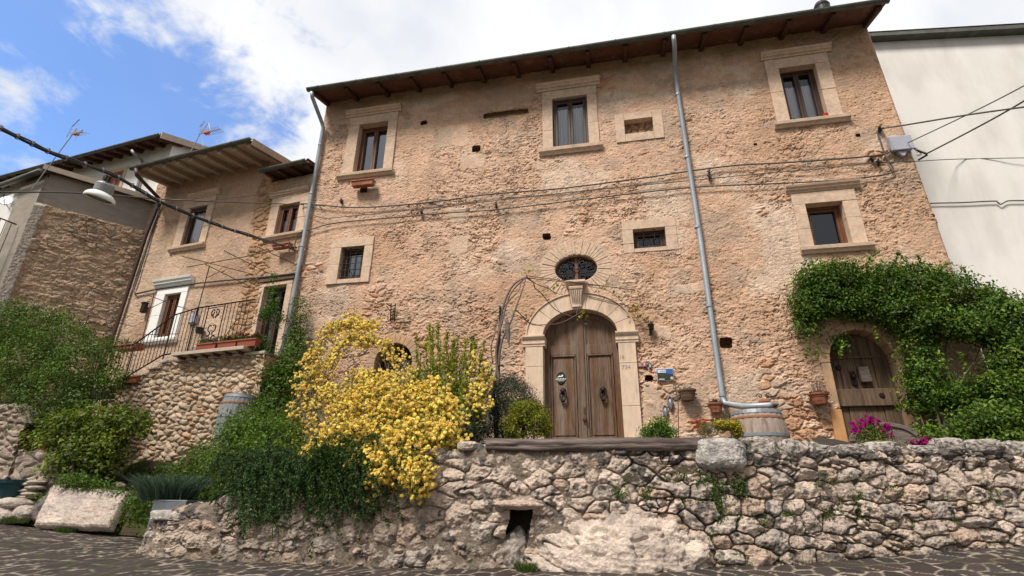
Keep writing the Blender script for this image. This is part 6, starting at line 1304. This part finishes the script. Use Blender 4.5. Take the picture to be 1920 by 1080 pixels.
rosemary([(600,880,6.9),(660,880,6.85),(720,880,6.8),(560,890,6.9)], 0, [(600,930,6.15),(640,965,6.1),(680,930,6.1),(720,920,6.1),(560,930,6.2),(620,985,6.1),(745,900,6.15),(690,965,6.1)], 'very dark small leaved shrub hanging under the yellow rose', 52, 150, (.026,.060,.014), name='leafy_shrub', mat='leaf', nl=150, size=.036, asp=.5, mass=((600,885,6.7,45,26,.25,80),(650,888,6.65,45,30,.25,90),(700,888,6.6,40,30,.25,80),(630,910,6.4,50,22,.15,50),(690,915,6.4,30,20,.12,30),(575,905,6.5,30,24,.15,30)))
# the yellow rose
def yellow_rose():
    base = gz(aty(700, 860, 7.6)); o = thing('yellow_rose_bush', base, 'huge yellow double flowered rambling rose spilling over the garden wall', 'rose bush'); f = Foliage(61); fl = Foliage(62); r = f.r; b = MB()
    mass = [Bl(*a) for a in ((700,770,7.3,75,45,.45,150),(765,770,7.2,70,50,.45,190),(820,790,7.1,50,50,.4,130),(700,820,7.0,70,40,.45,150),(780,835,6.5,60,45,.4,170),(835,830,6.6,32,38,.3,70),(650,830,6.9,55,40,.4,90),(785,892,6.12,24,36,.14,60),(745,868,6.3,50,32,.25,110),(690,870,6.4,40,26,.2,60),(720,730,7.5,50,25,.4,70),(715,893,6.2,25,20,.12,24),(800,745,7.4,45,30,.35,70),(610,850,7.3,35,30,.3,35))]
    for (c, rad, n) in mass:
        n = int(n*1.25); d = _unit(r.randn(n, 3)); d[:, 1] = -np.abs(d[:, 1])*.9; cc = c+d*(.55+.5*r.rand(n, 1))*np.array(rad)
        pos = (cc[:, None]+r.randn(n, 10, 3)*.06).reshape(-1, 3); f.leaves(pos, np.tile([0, -.5, .8], (len(pos), 1)), .038, .45, (.075,.105,.018), var=.35)
        fc = (cc[:, None]+r.randn(n, 6, 3)*np.array([.055,.045,.05])).reshape(-1, 3); fc = fc[r.rand(len(fc)) > .28]; fl.pompons(fc, .0265, (.80,.69,.33), k=13)
    # thin arching canes up the wall
    arcs = [((640,850,7.4),(585,740,8.3),(590,650,8.8),(640,612,9.0),(700,618,9.0)), ((640,850,7.4),(600,760,8.3),(620,680,8.7),(670,630,8.9),(735,655,8.9)), ((620,860,7.4),(570,790,8.0),(575,700,8.5),(610,640,8.8),(660,608,9.0)), ((620,870,7.3),(562,830,7.8),(558,770,8.1),(580,710,8.4),(600,690,8.5)), ((650,850,7.4),(610,800,8.0),(640,730,8.4),(680,700,8.6),(690,720,8.5)), ((630,870,7.2),(590,850,7.5),(566,860,7.5),(560,880,7.4)), ((700,800,7.4),(760,720,8.2),(745,670,8.7),(720,645,8.9),(690,635,8.9)), ((640,850,7.4),(575,760,8.2),(600,640,8.9),(650,604,9.0),(680,608,9.0)), ((660,830,7.5),(625,720,8.5),(630,650,8.8),(680,640,8.9)), ((640,860,7.4),(600,830,7.7),(585,780,8.1),(620,750,8.3),(660,760,8.2)), ((650,850,7.4),(660,790,8.0),(640,740,8.4),(610,730,8.4)), 
            ((760,850,7.3),(840,740,7.8),(880,690,8.0),(905,700,8.0),(915,740,7.9),(914,790,7.8)), ((780,840,7.3),(850,770,7.7),(900,720,7.9),(918,720,7.9),(910,760,7.8)), ((800,830,7.2),(850,800,7.5),(872,750,7.8),(890,715,7.9))]
    for i, A in enumerate(arcs):
        pts = [aty(*p) for p in A]
        for j in range(5 if i < 11 else 2):
            P = [np.array(p)+r.randn(3)*np.array([.09,.08,.09])*(k > 0) for k, p in enumerate(pts)]; S = np.array(smooth_path(P, 6)); b.tube(S, list(np.linspace(.008, .0025, len(S))), 4)
            k = np.clip((r.rand(30)**.8*(len(S)-1)).astype(int)+2, 0, len(S)-1); c = S[k]+r.randn(30, 3)*.05
            pos = (c[:, None]+r.randn(30, 4, 3)*.045).reshape(-1, 3); f.leaves(pos, np.tile([0, -.6, .6], (len(pos), 1)), .034, .42, (.085,.12,.022), var=.35)
            fc = (c[:, None]+r.randn(30, 4, 3)*np.array([.035,.03,.03])).reshape(-1, 3); fc = fc[r.rand(len(fc)) > (.55 if i < 11 else .70)]; fl.pompons(fc, .026, (.80,.70,.36), k=13)
    f.build('foliage', o); fl.build('blossoms', o, 'petal'); b.build('cane', M['bark'], o, smooth=True)
yellow_rose()
# young upright shrub
def young_shrub():
    base = gz(aty(850, 830, 7.9)); o = thing('leafy_shrub', base, 'light green young shrub of upright shoots between the rose and the iron post', 'shrub'); f = Foliage(71); r = f.r; b = MB()
    for (px, py) in ((785,632),(800,610),(815,600),(830,640),(845,622),(862,604),(872,640),(885,628),(900,642),(908,690),(770,680),(795,680),(850,680),(905,720),(820,690),(870,700),(835,730),(890,750),(800,730)):
        for j in range(3):
            t = aty(px+r.randn()*8, py+r.rand()*40-5, 8.3+.25*r.randn()); s = np.array(base)+r.randn(3)*np.array([.14,.12,.0]); m = s*.5+t*.5+np.array([(t[0]-s[0])*.18, .05, -.05]); P = f.shoot([s, m, t], 300, .056, .42, np.array((.21,.25,.035))*(.75+.5*r.rand()), rad=.055, spread=.6, droop=-.4); b.tube(P, list(np.linspace(.009, .002, len(P))), 4)
    f.blobs([Bl(*a) for a in ((850,760,8.1,45,50,.3,60),(820,720,8.2,35,40,.25,30),(885,770,8.1,25,45,.25,30))], 26, .05, .42, (.15,.20,.028), cl=.07)
    f.build('foliage', o); b.build('stem', M['bark'], o, smooth=True)
young_shrub()
plant('fir_shrub', gz(aty(965, 830, 8.6)), 'dark bluish rosemary bush left of the door pilaster, behind the round bush', 'shrub', [Bl(*a) for a in ((935,740,8.7,28,30,.3,60),(970,745,8.7,30,30,.3,70),(995,765,8.6,18,20,.2,30),(940,790,8.6,35,35,.3,80),(910,800,8.3,25,30,.3,40),(955,715,8.8,18,14,.2,22),(880,815,7.8,28,25,.25,40))], 60, .038, .25, (.030,.050,.036), 81, cl=.07, col2=(.036,.042,.048), trunk=.02, mat='needle')
plant('round_bush', gz(aty(990, 830, 8.2)), 'rounded yellow green bush at the left foot of the wooden door', 'bush', [Bl(*a) for a in ((985,775,8.2,30,22,.28,90),(1005,795,8.1,26,24,.25,80),(970,800,8.1,26,24,.25,70),(1010,765,8.2,14,10,.15,18),(1022,800,8.1,10,12,.12,12))], 30, .034, .5, (.165,.18,.016), 82, cl=.05, col2=(.11,.145,.018), trunk=.012)
def daisies():
    c = aty(1234, 808, 9.5); o = plant('daisy_plant', gz(c), 'fresh green daisy plant with tiny white flowers below the slippers', 'flowering plant', [Bl(*a) for a in ((1234,806,9.5,24,14,.25,60),(1215,812,9.5,14,10,.2,22),(1252,812,9.5,12,10,.2,20),(1238,792,9.5,14,10,.15,20))], 30, .042, .34, (.065,.135,.022), 83, cl=.055, mat='leaf')
    f = Foliage(84); r = f.r; p = np.array([aty(r.uniform(1205, 1262), r.uniform(782, 800), 9.35+.1*r.randn()) for _ in range(46)]); f.pompons(p, .014, (.75,.73,.66), k=5); f.build('blossoms', o, 'petal')
daisies()
# potted plants
def pot_plant(o, c, n, h, R, col, seed, kind='grass', w=.014):
    if kind == 'grass': grass('foliage', tuple(c), None, None, n, R, h, col, seed, lean=.8, w=w, parent=o)
    else:
        f = Foliage(seed); f.blobs([(np.array(c)+np.array([0, 0, h*.5]), (R, R*.8, h*.6), n)], 10, .03, .5, col, cl=.025); f.build('foliage', o)
def cacti(o, c):
    b = MB(); r = random.Random(6)
    for k in range(7): x, y = r.uniform(-.10, .10), r.uniform(-.07, .05); h = r.uniform(.06, .11); b.lathe(np.array(c)+np.array([x, y, .16]), [(0,0),(.022,0),(.026,h*.5),(.018,h*.92),(0,h)], 9)
    b.build('cactus', flat('cactus_green', (.10,.12,.075), .9), o)
cacti(BASK, BC)
pot_plant(POT2, P2C+np.array([0,0,.14]), 40, .08, .09, (.06,.06,.045), 91, 'bush'); pot_plant(POT3, P3C+np.array([0,0,.15]), 70, .07, .16, (.045,.05,.04), 92, 'bush'); pot_plant(POT3, P3C+np.array([0,0,.15]), 40, .35, .1, (.12,.09,.06), 93, w=.006)
for i, ((o, ua, ub), cols) in enumerate(zip(FBX, (((.60,.52,.62),(.35,.22,.45)), ((.10,.02,.10),(.45,.30,.05)), ((.20,.012,.06),(.11,.01,.05))))):
    f = Foliage(100+i); r = f.r; B = [(ANX.P(ua+(ub-ua)*(k+.5)/3, 4.18, 1.11), (.10,.07,.06), 16) for k in range(3)]; f.blobs(B, 9, .04, .6, (.05,.09,.02), cl=.03); f.build('foliage', o)
    f = Foliage(110+i); n = 30; p = np.array([ANX.P(f.r.uniform(ua, ub), 4.20+.06*f.r.rand(), 1.13+.05*f.r.randn()) for _ in range(n)]); f.pompons(p[:15], .026, cols[0], k=6); f.pompons(p[15:], .026, cols[1], k=6); f.build('blossoms', o, 'petal')
f = Foliage(120); f.blobs([(ANX.P(*ANX.uv(232, 718, 1.03), 1.03), (.22,.08,.09), 40)], 10, .04, .5, (.04,.065,.03), cl=.035); f.build('foliage', FB7)
grass('foliage', tuple(ANX.P(*ANX.uv(243, 648, 1.0), 1.0)), None, None, 160, .28, .16, (.17,.12,.07), 121, lean=.8, w=.008, parent=FB6)
plant('potted_shrub', tuple(ANX.P(.1, 3.97, 1.1)), 'dark green shrub in shade at the right end of the balcony slab', 'shrub', [Bl(488,645,9.55,12,18,.12,30), Bl(505,655,9.55,10,14,.1,18)], 14, .04, .5, (.03,.06,.02), 122, cl=.05)
# sedum on the trough
def sedum():
    B = [Bl(*a) for a in ((1368,797,6.5,20,9,.14,80),(1382,806,6.45,10,12,.08,40),(1350,797,6.5,14,8,.12,40))]; o = thing('sedum', (TRC[0], TRC[1], 1.68), 'yellow green sedum cushion overflowing the stone trough', 'succulent'); f = Foliage(131); f.blobs(B, 16, .020, .75, (.26,.22,.025), cl=.018, col2=(.15,.17,.025), fold=.1); f.build('foliage', o)
    o2 = thing('sedum', (TRC[0]-.2, TRC[1], 1.68), 'grey green thyme cushion at the left end of the stone trough', 'herb'); f = Foliage(132); f.blobs([Bl(1330,803,6.5,18,9,.12,60), Bl(1322,812,6.45,10,10,.08,24)], 16, .018, .4, (.12,.13,.075), cl=.022); f.build('foliage', o2)
    c = aty(1315, 803, 6.75); o3 = lathe_pot('flower_pot', (c[0], c[1], c[2]-.07), .055, .10, 'terracotta', 'small terracotta pot of red flowers behind the stone trough'); f = Foliage(133); f.pompons(np.array(c)+f.r.randn(26, 3)*np.array([.045,.03,.022])+np.array([0,0,.06]), .014, (.55,.05,.03), k=6); f.build('blossoms', o3, 'petal'); f = Foliage(134); f.blobs([(c+np.array([0,0,.04]), (.07,.05,.03), 12)], 8, .03, .5, (.08,.11,.03), cl=.02); f.build('foliage', o3)
sedum()
# petunias behind the wall
def petunia(B, flowers, label, seed):
    c = B[0][0]; o = thing('petunia', gz(c), label, 'flowering plant'); f = Foliage(seed); f.blobs(B, 12, .04, .5, (.085,.12,.025), cl=.055); f.build('foliage', o)
    fl = Foliage(seed+1)
    for (px, py, y) in flowers: fl.pompons(aty(px, py, y)+fl.r.randn(7, 3)*np.array([.028,.02,.022]), .026, (.33,.012,.30), k=6)
    fl.build('blossoms', o, 'petal')
petunia([Bl(1635,812,8.4,22,16,.2,60), Bl(1640,830,8.3,30,12,.25,50), Bl(1625,795,8.5,12,8,.15,18)], [(1600,797,8.3),(1608,804,8.2),(1614,788,8.4),(1627,791,8.3),(1632,786,8.3),(1645,790,8.3),(1655,802,8.3),(1664,803,8.2),(1668,814,8.2),(1605,807,8.2),(1660,798,8.3),(1618,796,8.2)], 'magenta petunias with green leaves in front of the arched board', 141)
petunia([Bl(1735,832,8.3,24,8,.2,24)], [(1718,830,8.1),(1728,827,8.1),(1738,826,8.1),(1745,824,8.2),(1722,833,8.1)], 'low magenta petunias behind the wall top, right of the arched board', 143)
# vine on its iron post by the door
def grape_vine():
    base = gz(aty(932, 835, 8.7)); o = thing('grape_vine', base, 'bare twisted grape vine arching from an iron post over the door', 'vine'); b = MB(); P = lambda L: [aty(*p) for p in L]
    MB().tube([base, aty(938, 575, 8.72)], .022, 6).build('post', M['iron'], o)
    for L, r0, r1 in ((((930,825,8.7),(926,740,8.7),(932,690,8.68),(936,620,8.7),(945,570,8.75),(962,535,8.8),(987,519,8.85)), .030, .014), (((928,800,8.6),(935,720,8.62),(930,660,8.64),(942,600,8.66),(958,550,8.75),(985,521,8.8)), .024, .012), (((934,690,8.66),(941,640,8.65),(957,605,8.65),(968,575,8.7),(979,545,8.75),(988,515,8.8)), .022, .010), (((945,575,8.7),(958,560,8.72),(974,543,8.76),(976,525,8.8)), .014, .008), (((924,680,8.62),(921,650,8.62),(930,620,8.64)), .014, .010), (((987,519,8.85),(1000,530,9.2),(1003,540,9.3),(1015,550,9.4),(1042,581,9.7),(1075,594,9.8)), .013, .008), (((987,521,8.85),(1005,532,9.2),(1025,540,9.5),(1042,549,9.7)), .011, .006), (((1075,594,9.8),(1085,588,9.85),(1096,580,9.9)), .009, .005), (((965,582,8.7),(972,585,8.8),(994,607,9.2),(1020,609,9.4),(1050,606,9.6),(1075,594,9.8),(1097,581,9.95)), .011, .007), (((1052,543,9.9),(1065,536,10.0),(1090,535,10.1),(1112,536,10.15)), .009, .006), (((1103,555,10.2),(1084,577,9.9),(1081,595,9.85)), .007, .005), (((1155,555,10.3),(1180,580,10.3),(1205,612,10.3)), .007, .004), (((1100,536,10.1),(1140,545,10.25),(1160,560,10.3),(1180,580,10.3)), .007, .005), (((945,590,8.68),(953,625,8.6),(966,635,8.6)), .008, .004)):
        b.tube(smooth_path(P(L), 5), list(np.linspace(r0, r1, (len(L)-1)*5+1)), 6)
    b.build('trunk', M['vine'], o, smooth=True)
    w = MB()
    for A, B_ in (((987,517,8.85),(1190,544,10.42)), ((985,521,8.85),(1125,536,10.4)), ((1103,555,10.42),(1180,574,10.42))): w.tube([aty(*A), aty(*B_)], .008, 5)
    w.build('support_wire', M['rust'], o)
    f = Foliage(151)
    for (px, py, y, n) in ((987,511,8.85,9),(1042,540,9.6,8),(1095,590,9.85,14),(1130,535,10.2,10),(1160,550,10.3,8),(1190,575,10.3,16),(1200,590,10.3,12),(1022,556,9.4,5),(963,578,8.7,6),(1207,600,10.3,5)): f.leaves(aty(px, py, y)+f.r.randn(n, 3)*np.array([.07,.05,.055]), np.tile([0,-1,.5], (n, 1)), .062, .85, (.20,.19,.03), var=.3)
    f.build('leaves', o)
    c = aty(912, 792, 8.2); j = thing('metal_jug', tuple(c-np.array([0,0,.14])), 'shiny tin jug hanging beside the iron vine post', 'jug'); m = MB(); m.lathe(c, [(0,-.16),(.045,-.16),(.062,-.05),(.05,.06),(.03,.13),(.04,.16),(.03,.16),(0,.15)], 14); m.build('body', M['alu'], j, smooth=True); m = MB(); m.tube([c+np.array([.045,0,.12]), c+np.array([.10,0,.08]), c+np.array([.09,0,-.03]), c+np.array([.058,0,-.06])], .007, 5); m.build('handle', M['alu'], j)
    q = aty(953, 620, 8.62); d = thing('driftwood', tuple(q-np.array([0,0,.26])), 'grey slip of driftwood hanging from the vine by the post', 'driftwood'); m = MB(); m.tube([q+np.array([.02,0,-.27]), q+np.array([.0,0,-.12]), q+np.array([-.01,0,.02]), q+np.array([-.02,0,.14]), q+np.array([-.02,0,.22])], [.006,.036,.048,.036,.008], 7); m.build('wood', M['grey_wood'], d)
grape_vine()
# the big climber at the right, on the house end and on the low wall beside it
def garden_end_wall():
    o = thing('garden_end_wall', (8.2, 10.45, 1.4), 'brown plastered low wall behind the climber at the right of the house', 'wall'); us = np.arange(6.21, 11, .03); zs = np.arange(1.0, 3.75, .03); U, Z = np.meshgrid(us, zs); ht, sm, h, e, cr = plaster(U, Z, 71, .8)
    grid_mesh('wall', np.stack([U, 10.62-ht, Z], -1), M['plaster'], o, np.broadcast_to(np.array([.30,.20,.13]), U.shape+(3,))*(1+.2*fbm(U*3, Z*3, 720)[...,None])); MB().box(XY, 6.21, 11, 3.74, 3.80, -10.95, -10.58).build('coping', M['greystone'], o)
garden_end_wall()
B = [Bl(*a) for a in ((1540,520,10.25,45,25,.28,80),(1600,515,10.25,50,28,.3,90),(1660,530,10.2,50,35,.32,110),(1720,535,10.1,50,35,.35,120),(1780,555,10.0,50,42,.4,130),(1835,580,9.9,45,38,.4,110),(1880,600,9.8,40,40,.4,100),(1520,565,10.3,32,35,.22,70),(1515,610,10.35,22,28,.15,32),(1560,560,10.25,45,30,.25,80),(1600,575,10.25,30,22,.22,34),(1640,570,10.2,40,28,.28,60),(1700,590,10.1,45,35,.32,100),(1760,605,10.0,45,30,.35,90),(1830,615,9.8,40,24,.35,60),(1862,640,9.7,22,30,.25,30),(1890,660,9.7,40,45,.35,100),(1720,650,10.2,26,32,.25,50),(1735,700,10.15,30,35,.25,65),(1725,745,10.1,28,34,.25,60),(1760,770,10.0,35,35,.3,75),(1790,742,9.9,30,16,.25,26),(1830,740,9.8,45,28,.3,70),(1890,740,9.6,45,45,.35,110),(1830,790,9.6,60,32,.35,110),(1890,800,9.4,45,35,.35,90),(1770,815,9.6,40,22,.3,55),(1925,620,9.7,30,60,.3,60),(1930,720,9.5,30,70,.3,70),(1575,530,10.3,60,16,.2,40),(1575,640,10.4,8,18,.06,8),(1530,650,10.42,7,30,.05,7))]
plant('climbing_rose', gz(aty(1760, 830, 9.9)), 'large dark green climber over the house end and around the arched plank door', 'climber', B, 34, .060, .48, (.046,.102,.018), 161, cl=.09, col2=(.095,.165,.027), gap=.26, inner=.6)
stems([o for o in bpy.data.objects if o.name.startswith('climbing_rose')][0], gz(aty(1765, 830, 9.9)), [aty(*a) for a in ((1720,745,10.2),(1740,680,10.25),(1730,610,10.2),(1790,600,10.1),(1850,620,9.9),(1880,700,9.8),(1700,560,10.2))], .022, .008, seed=9)
def shoots():
    o = [o for o in bpy.data.objects if o.name.startswith('climbing_rose')][0]; f = Foliage(165); r = f.r; b = MB()
    for (px, py, dx, dy) in [(1500+22*k+r.randn()*8, np.interp(1500+22*k, [1500,1600,1720,1790,1850,1920], [515,498,505,525,555,575])+r.randn()*8, r.randn()*14+4, -10-9*r.rand()) for k in range(20)]+[(1490,560,-14,14),(1500,600,-8,26),(1515,640,-4,30),(1530,640,4,34),(1580,640,-4,26),(1640,610,6,30),(1690,640,-14,28),(1690,700,-18,14),(1700,760,-20,10),(1850,700,-18,12),(1800,660,10,30),(1760,660,12,30)]:
        y = float(np.interp(px, [1480, 1700, 1920], [10.25, 9.95, 9.5])); P = f.shoot([aty(px, py, y), aty(px+dx*.5, py+dy*.6, y-.08), aty(px+dx, py+dy, y-.05)], 36, .055, .48, np.array((.10,.165,.03))*(.8+.5*r.rand()), rad=.05); 
    f.build('young_shoots', o)
shoots()
# moss and creepers in the joints of the wall
def joints():
    f = Foliage(171); r = f.r
    for (px, py, n) in ((1330,910,26),(1345,925,30),(1380,905,26),(1395,915,14),(1350,960,18),(1360,985,20),(1345,1000,18),(1310,900,10),(1165,925,14),(1215,925,12),(1555,960,16),(1590,950,18),(1605,930,14),(1610,965,14),(1570,985,16),(1440,1050,26),(1460,1060,20),(1400,1065,14),(1380,1040,16),(1330,1050,14),(1700,1000,14),(1730,975,12),(1790,990,10),(1850,1000,12),(1670,1030,16),(1560,1010,10),(1500,985,10),(1480,960,10),(1300,940,8),(1270,895,8),(1545,905,8),(1680,920,8),(1760,930,8),(1830,950,8),(1870,930,8),(1180,880,5),(1640,1045,14),(1510,1045,12),(1730,1020,10),(1860,1015,10),(1400,960,8),(1430,985,10)):
        for _ in range(n):
            x, y = px+r.randn()*9, py+r.randn()*9; xw = aty(x, y, 6.9)[0]; yw = float(wall_y(xw)); 
            for _i in range(2): xw = aty(x, y, yw)[0]; yw = float(wall_y(xw))
            c = aty(x, y, yw-.09); k = 9; f.leaves(c+r.randn(k, 3)*np.array([.022,.012,.02]), np.tile([0,-1,.7], (k, 1)), .022, .7, (.045,.085,.012), var=.4)
    tag(f.build('wall_creeper', None), 'small green creepers and moss growing in the joints of the garden wall', 'creeper', kind='stuff')
joints()
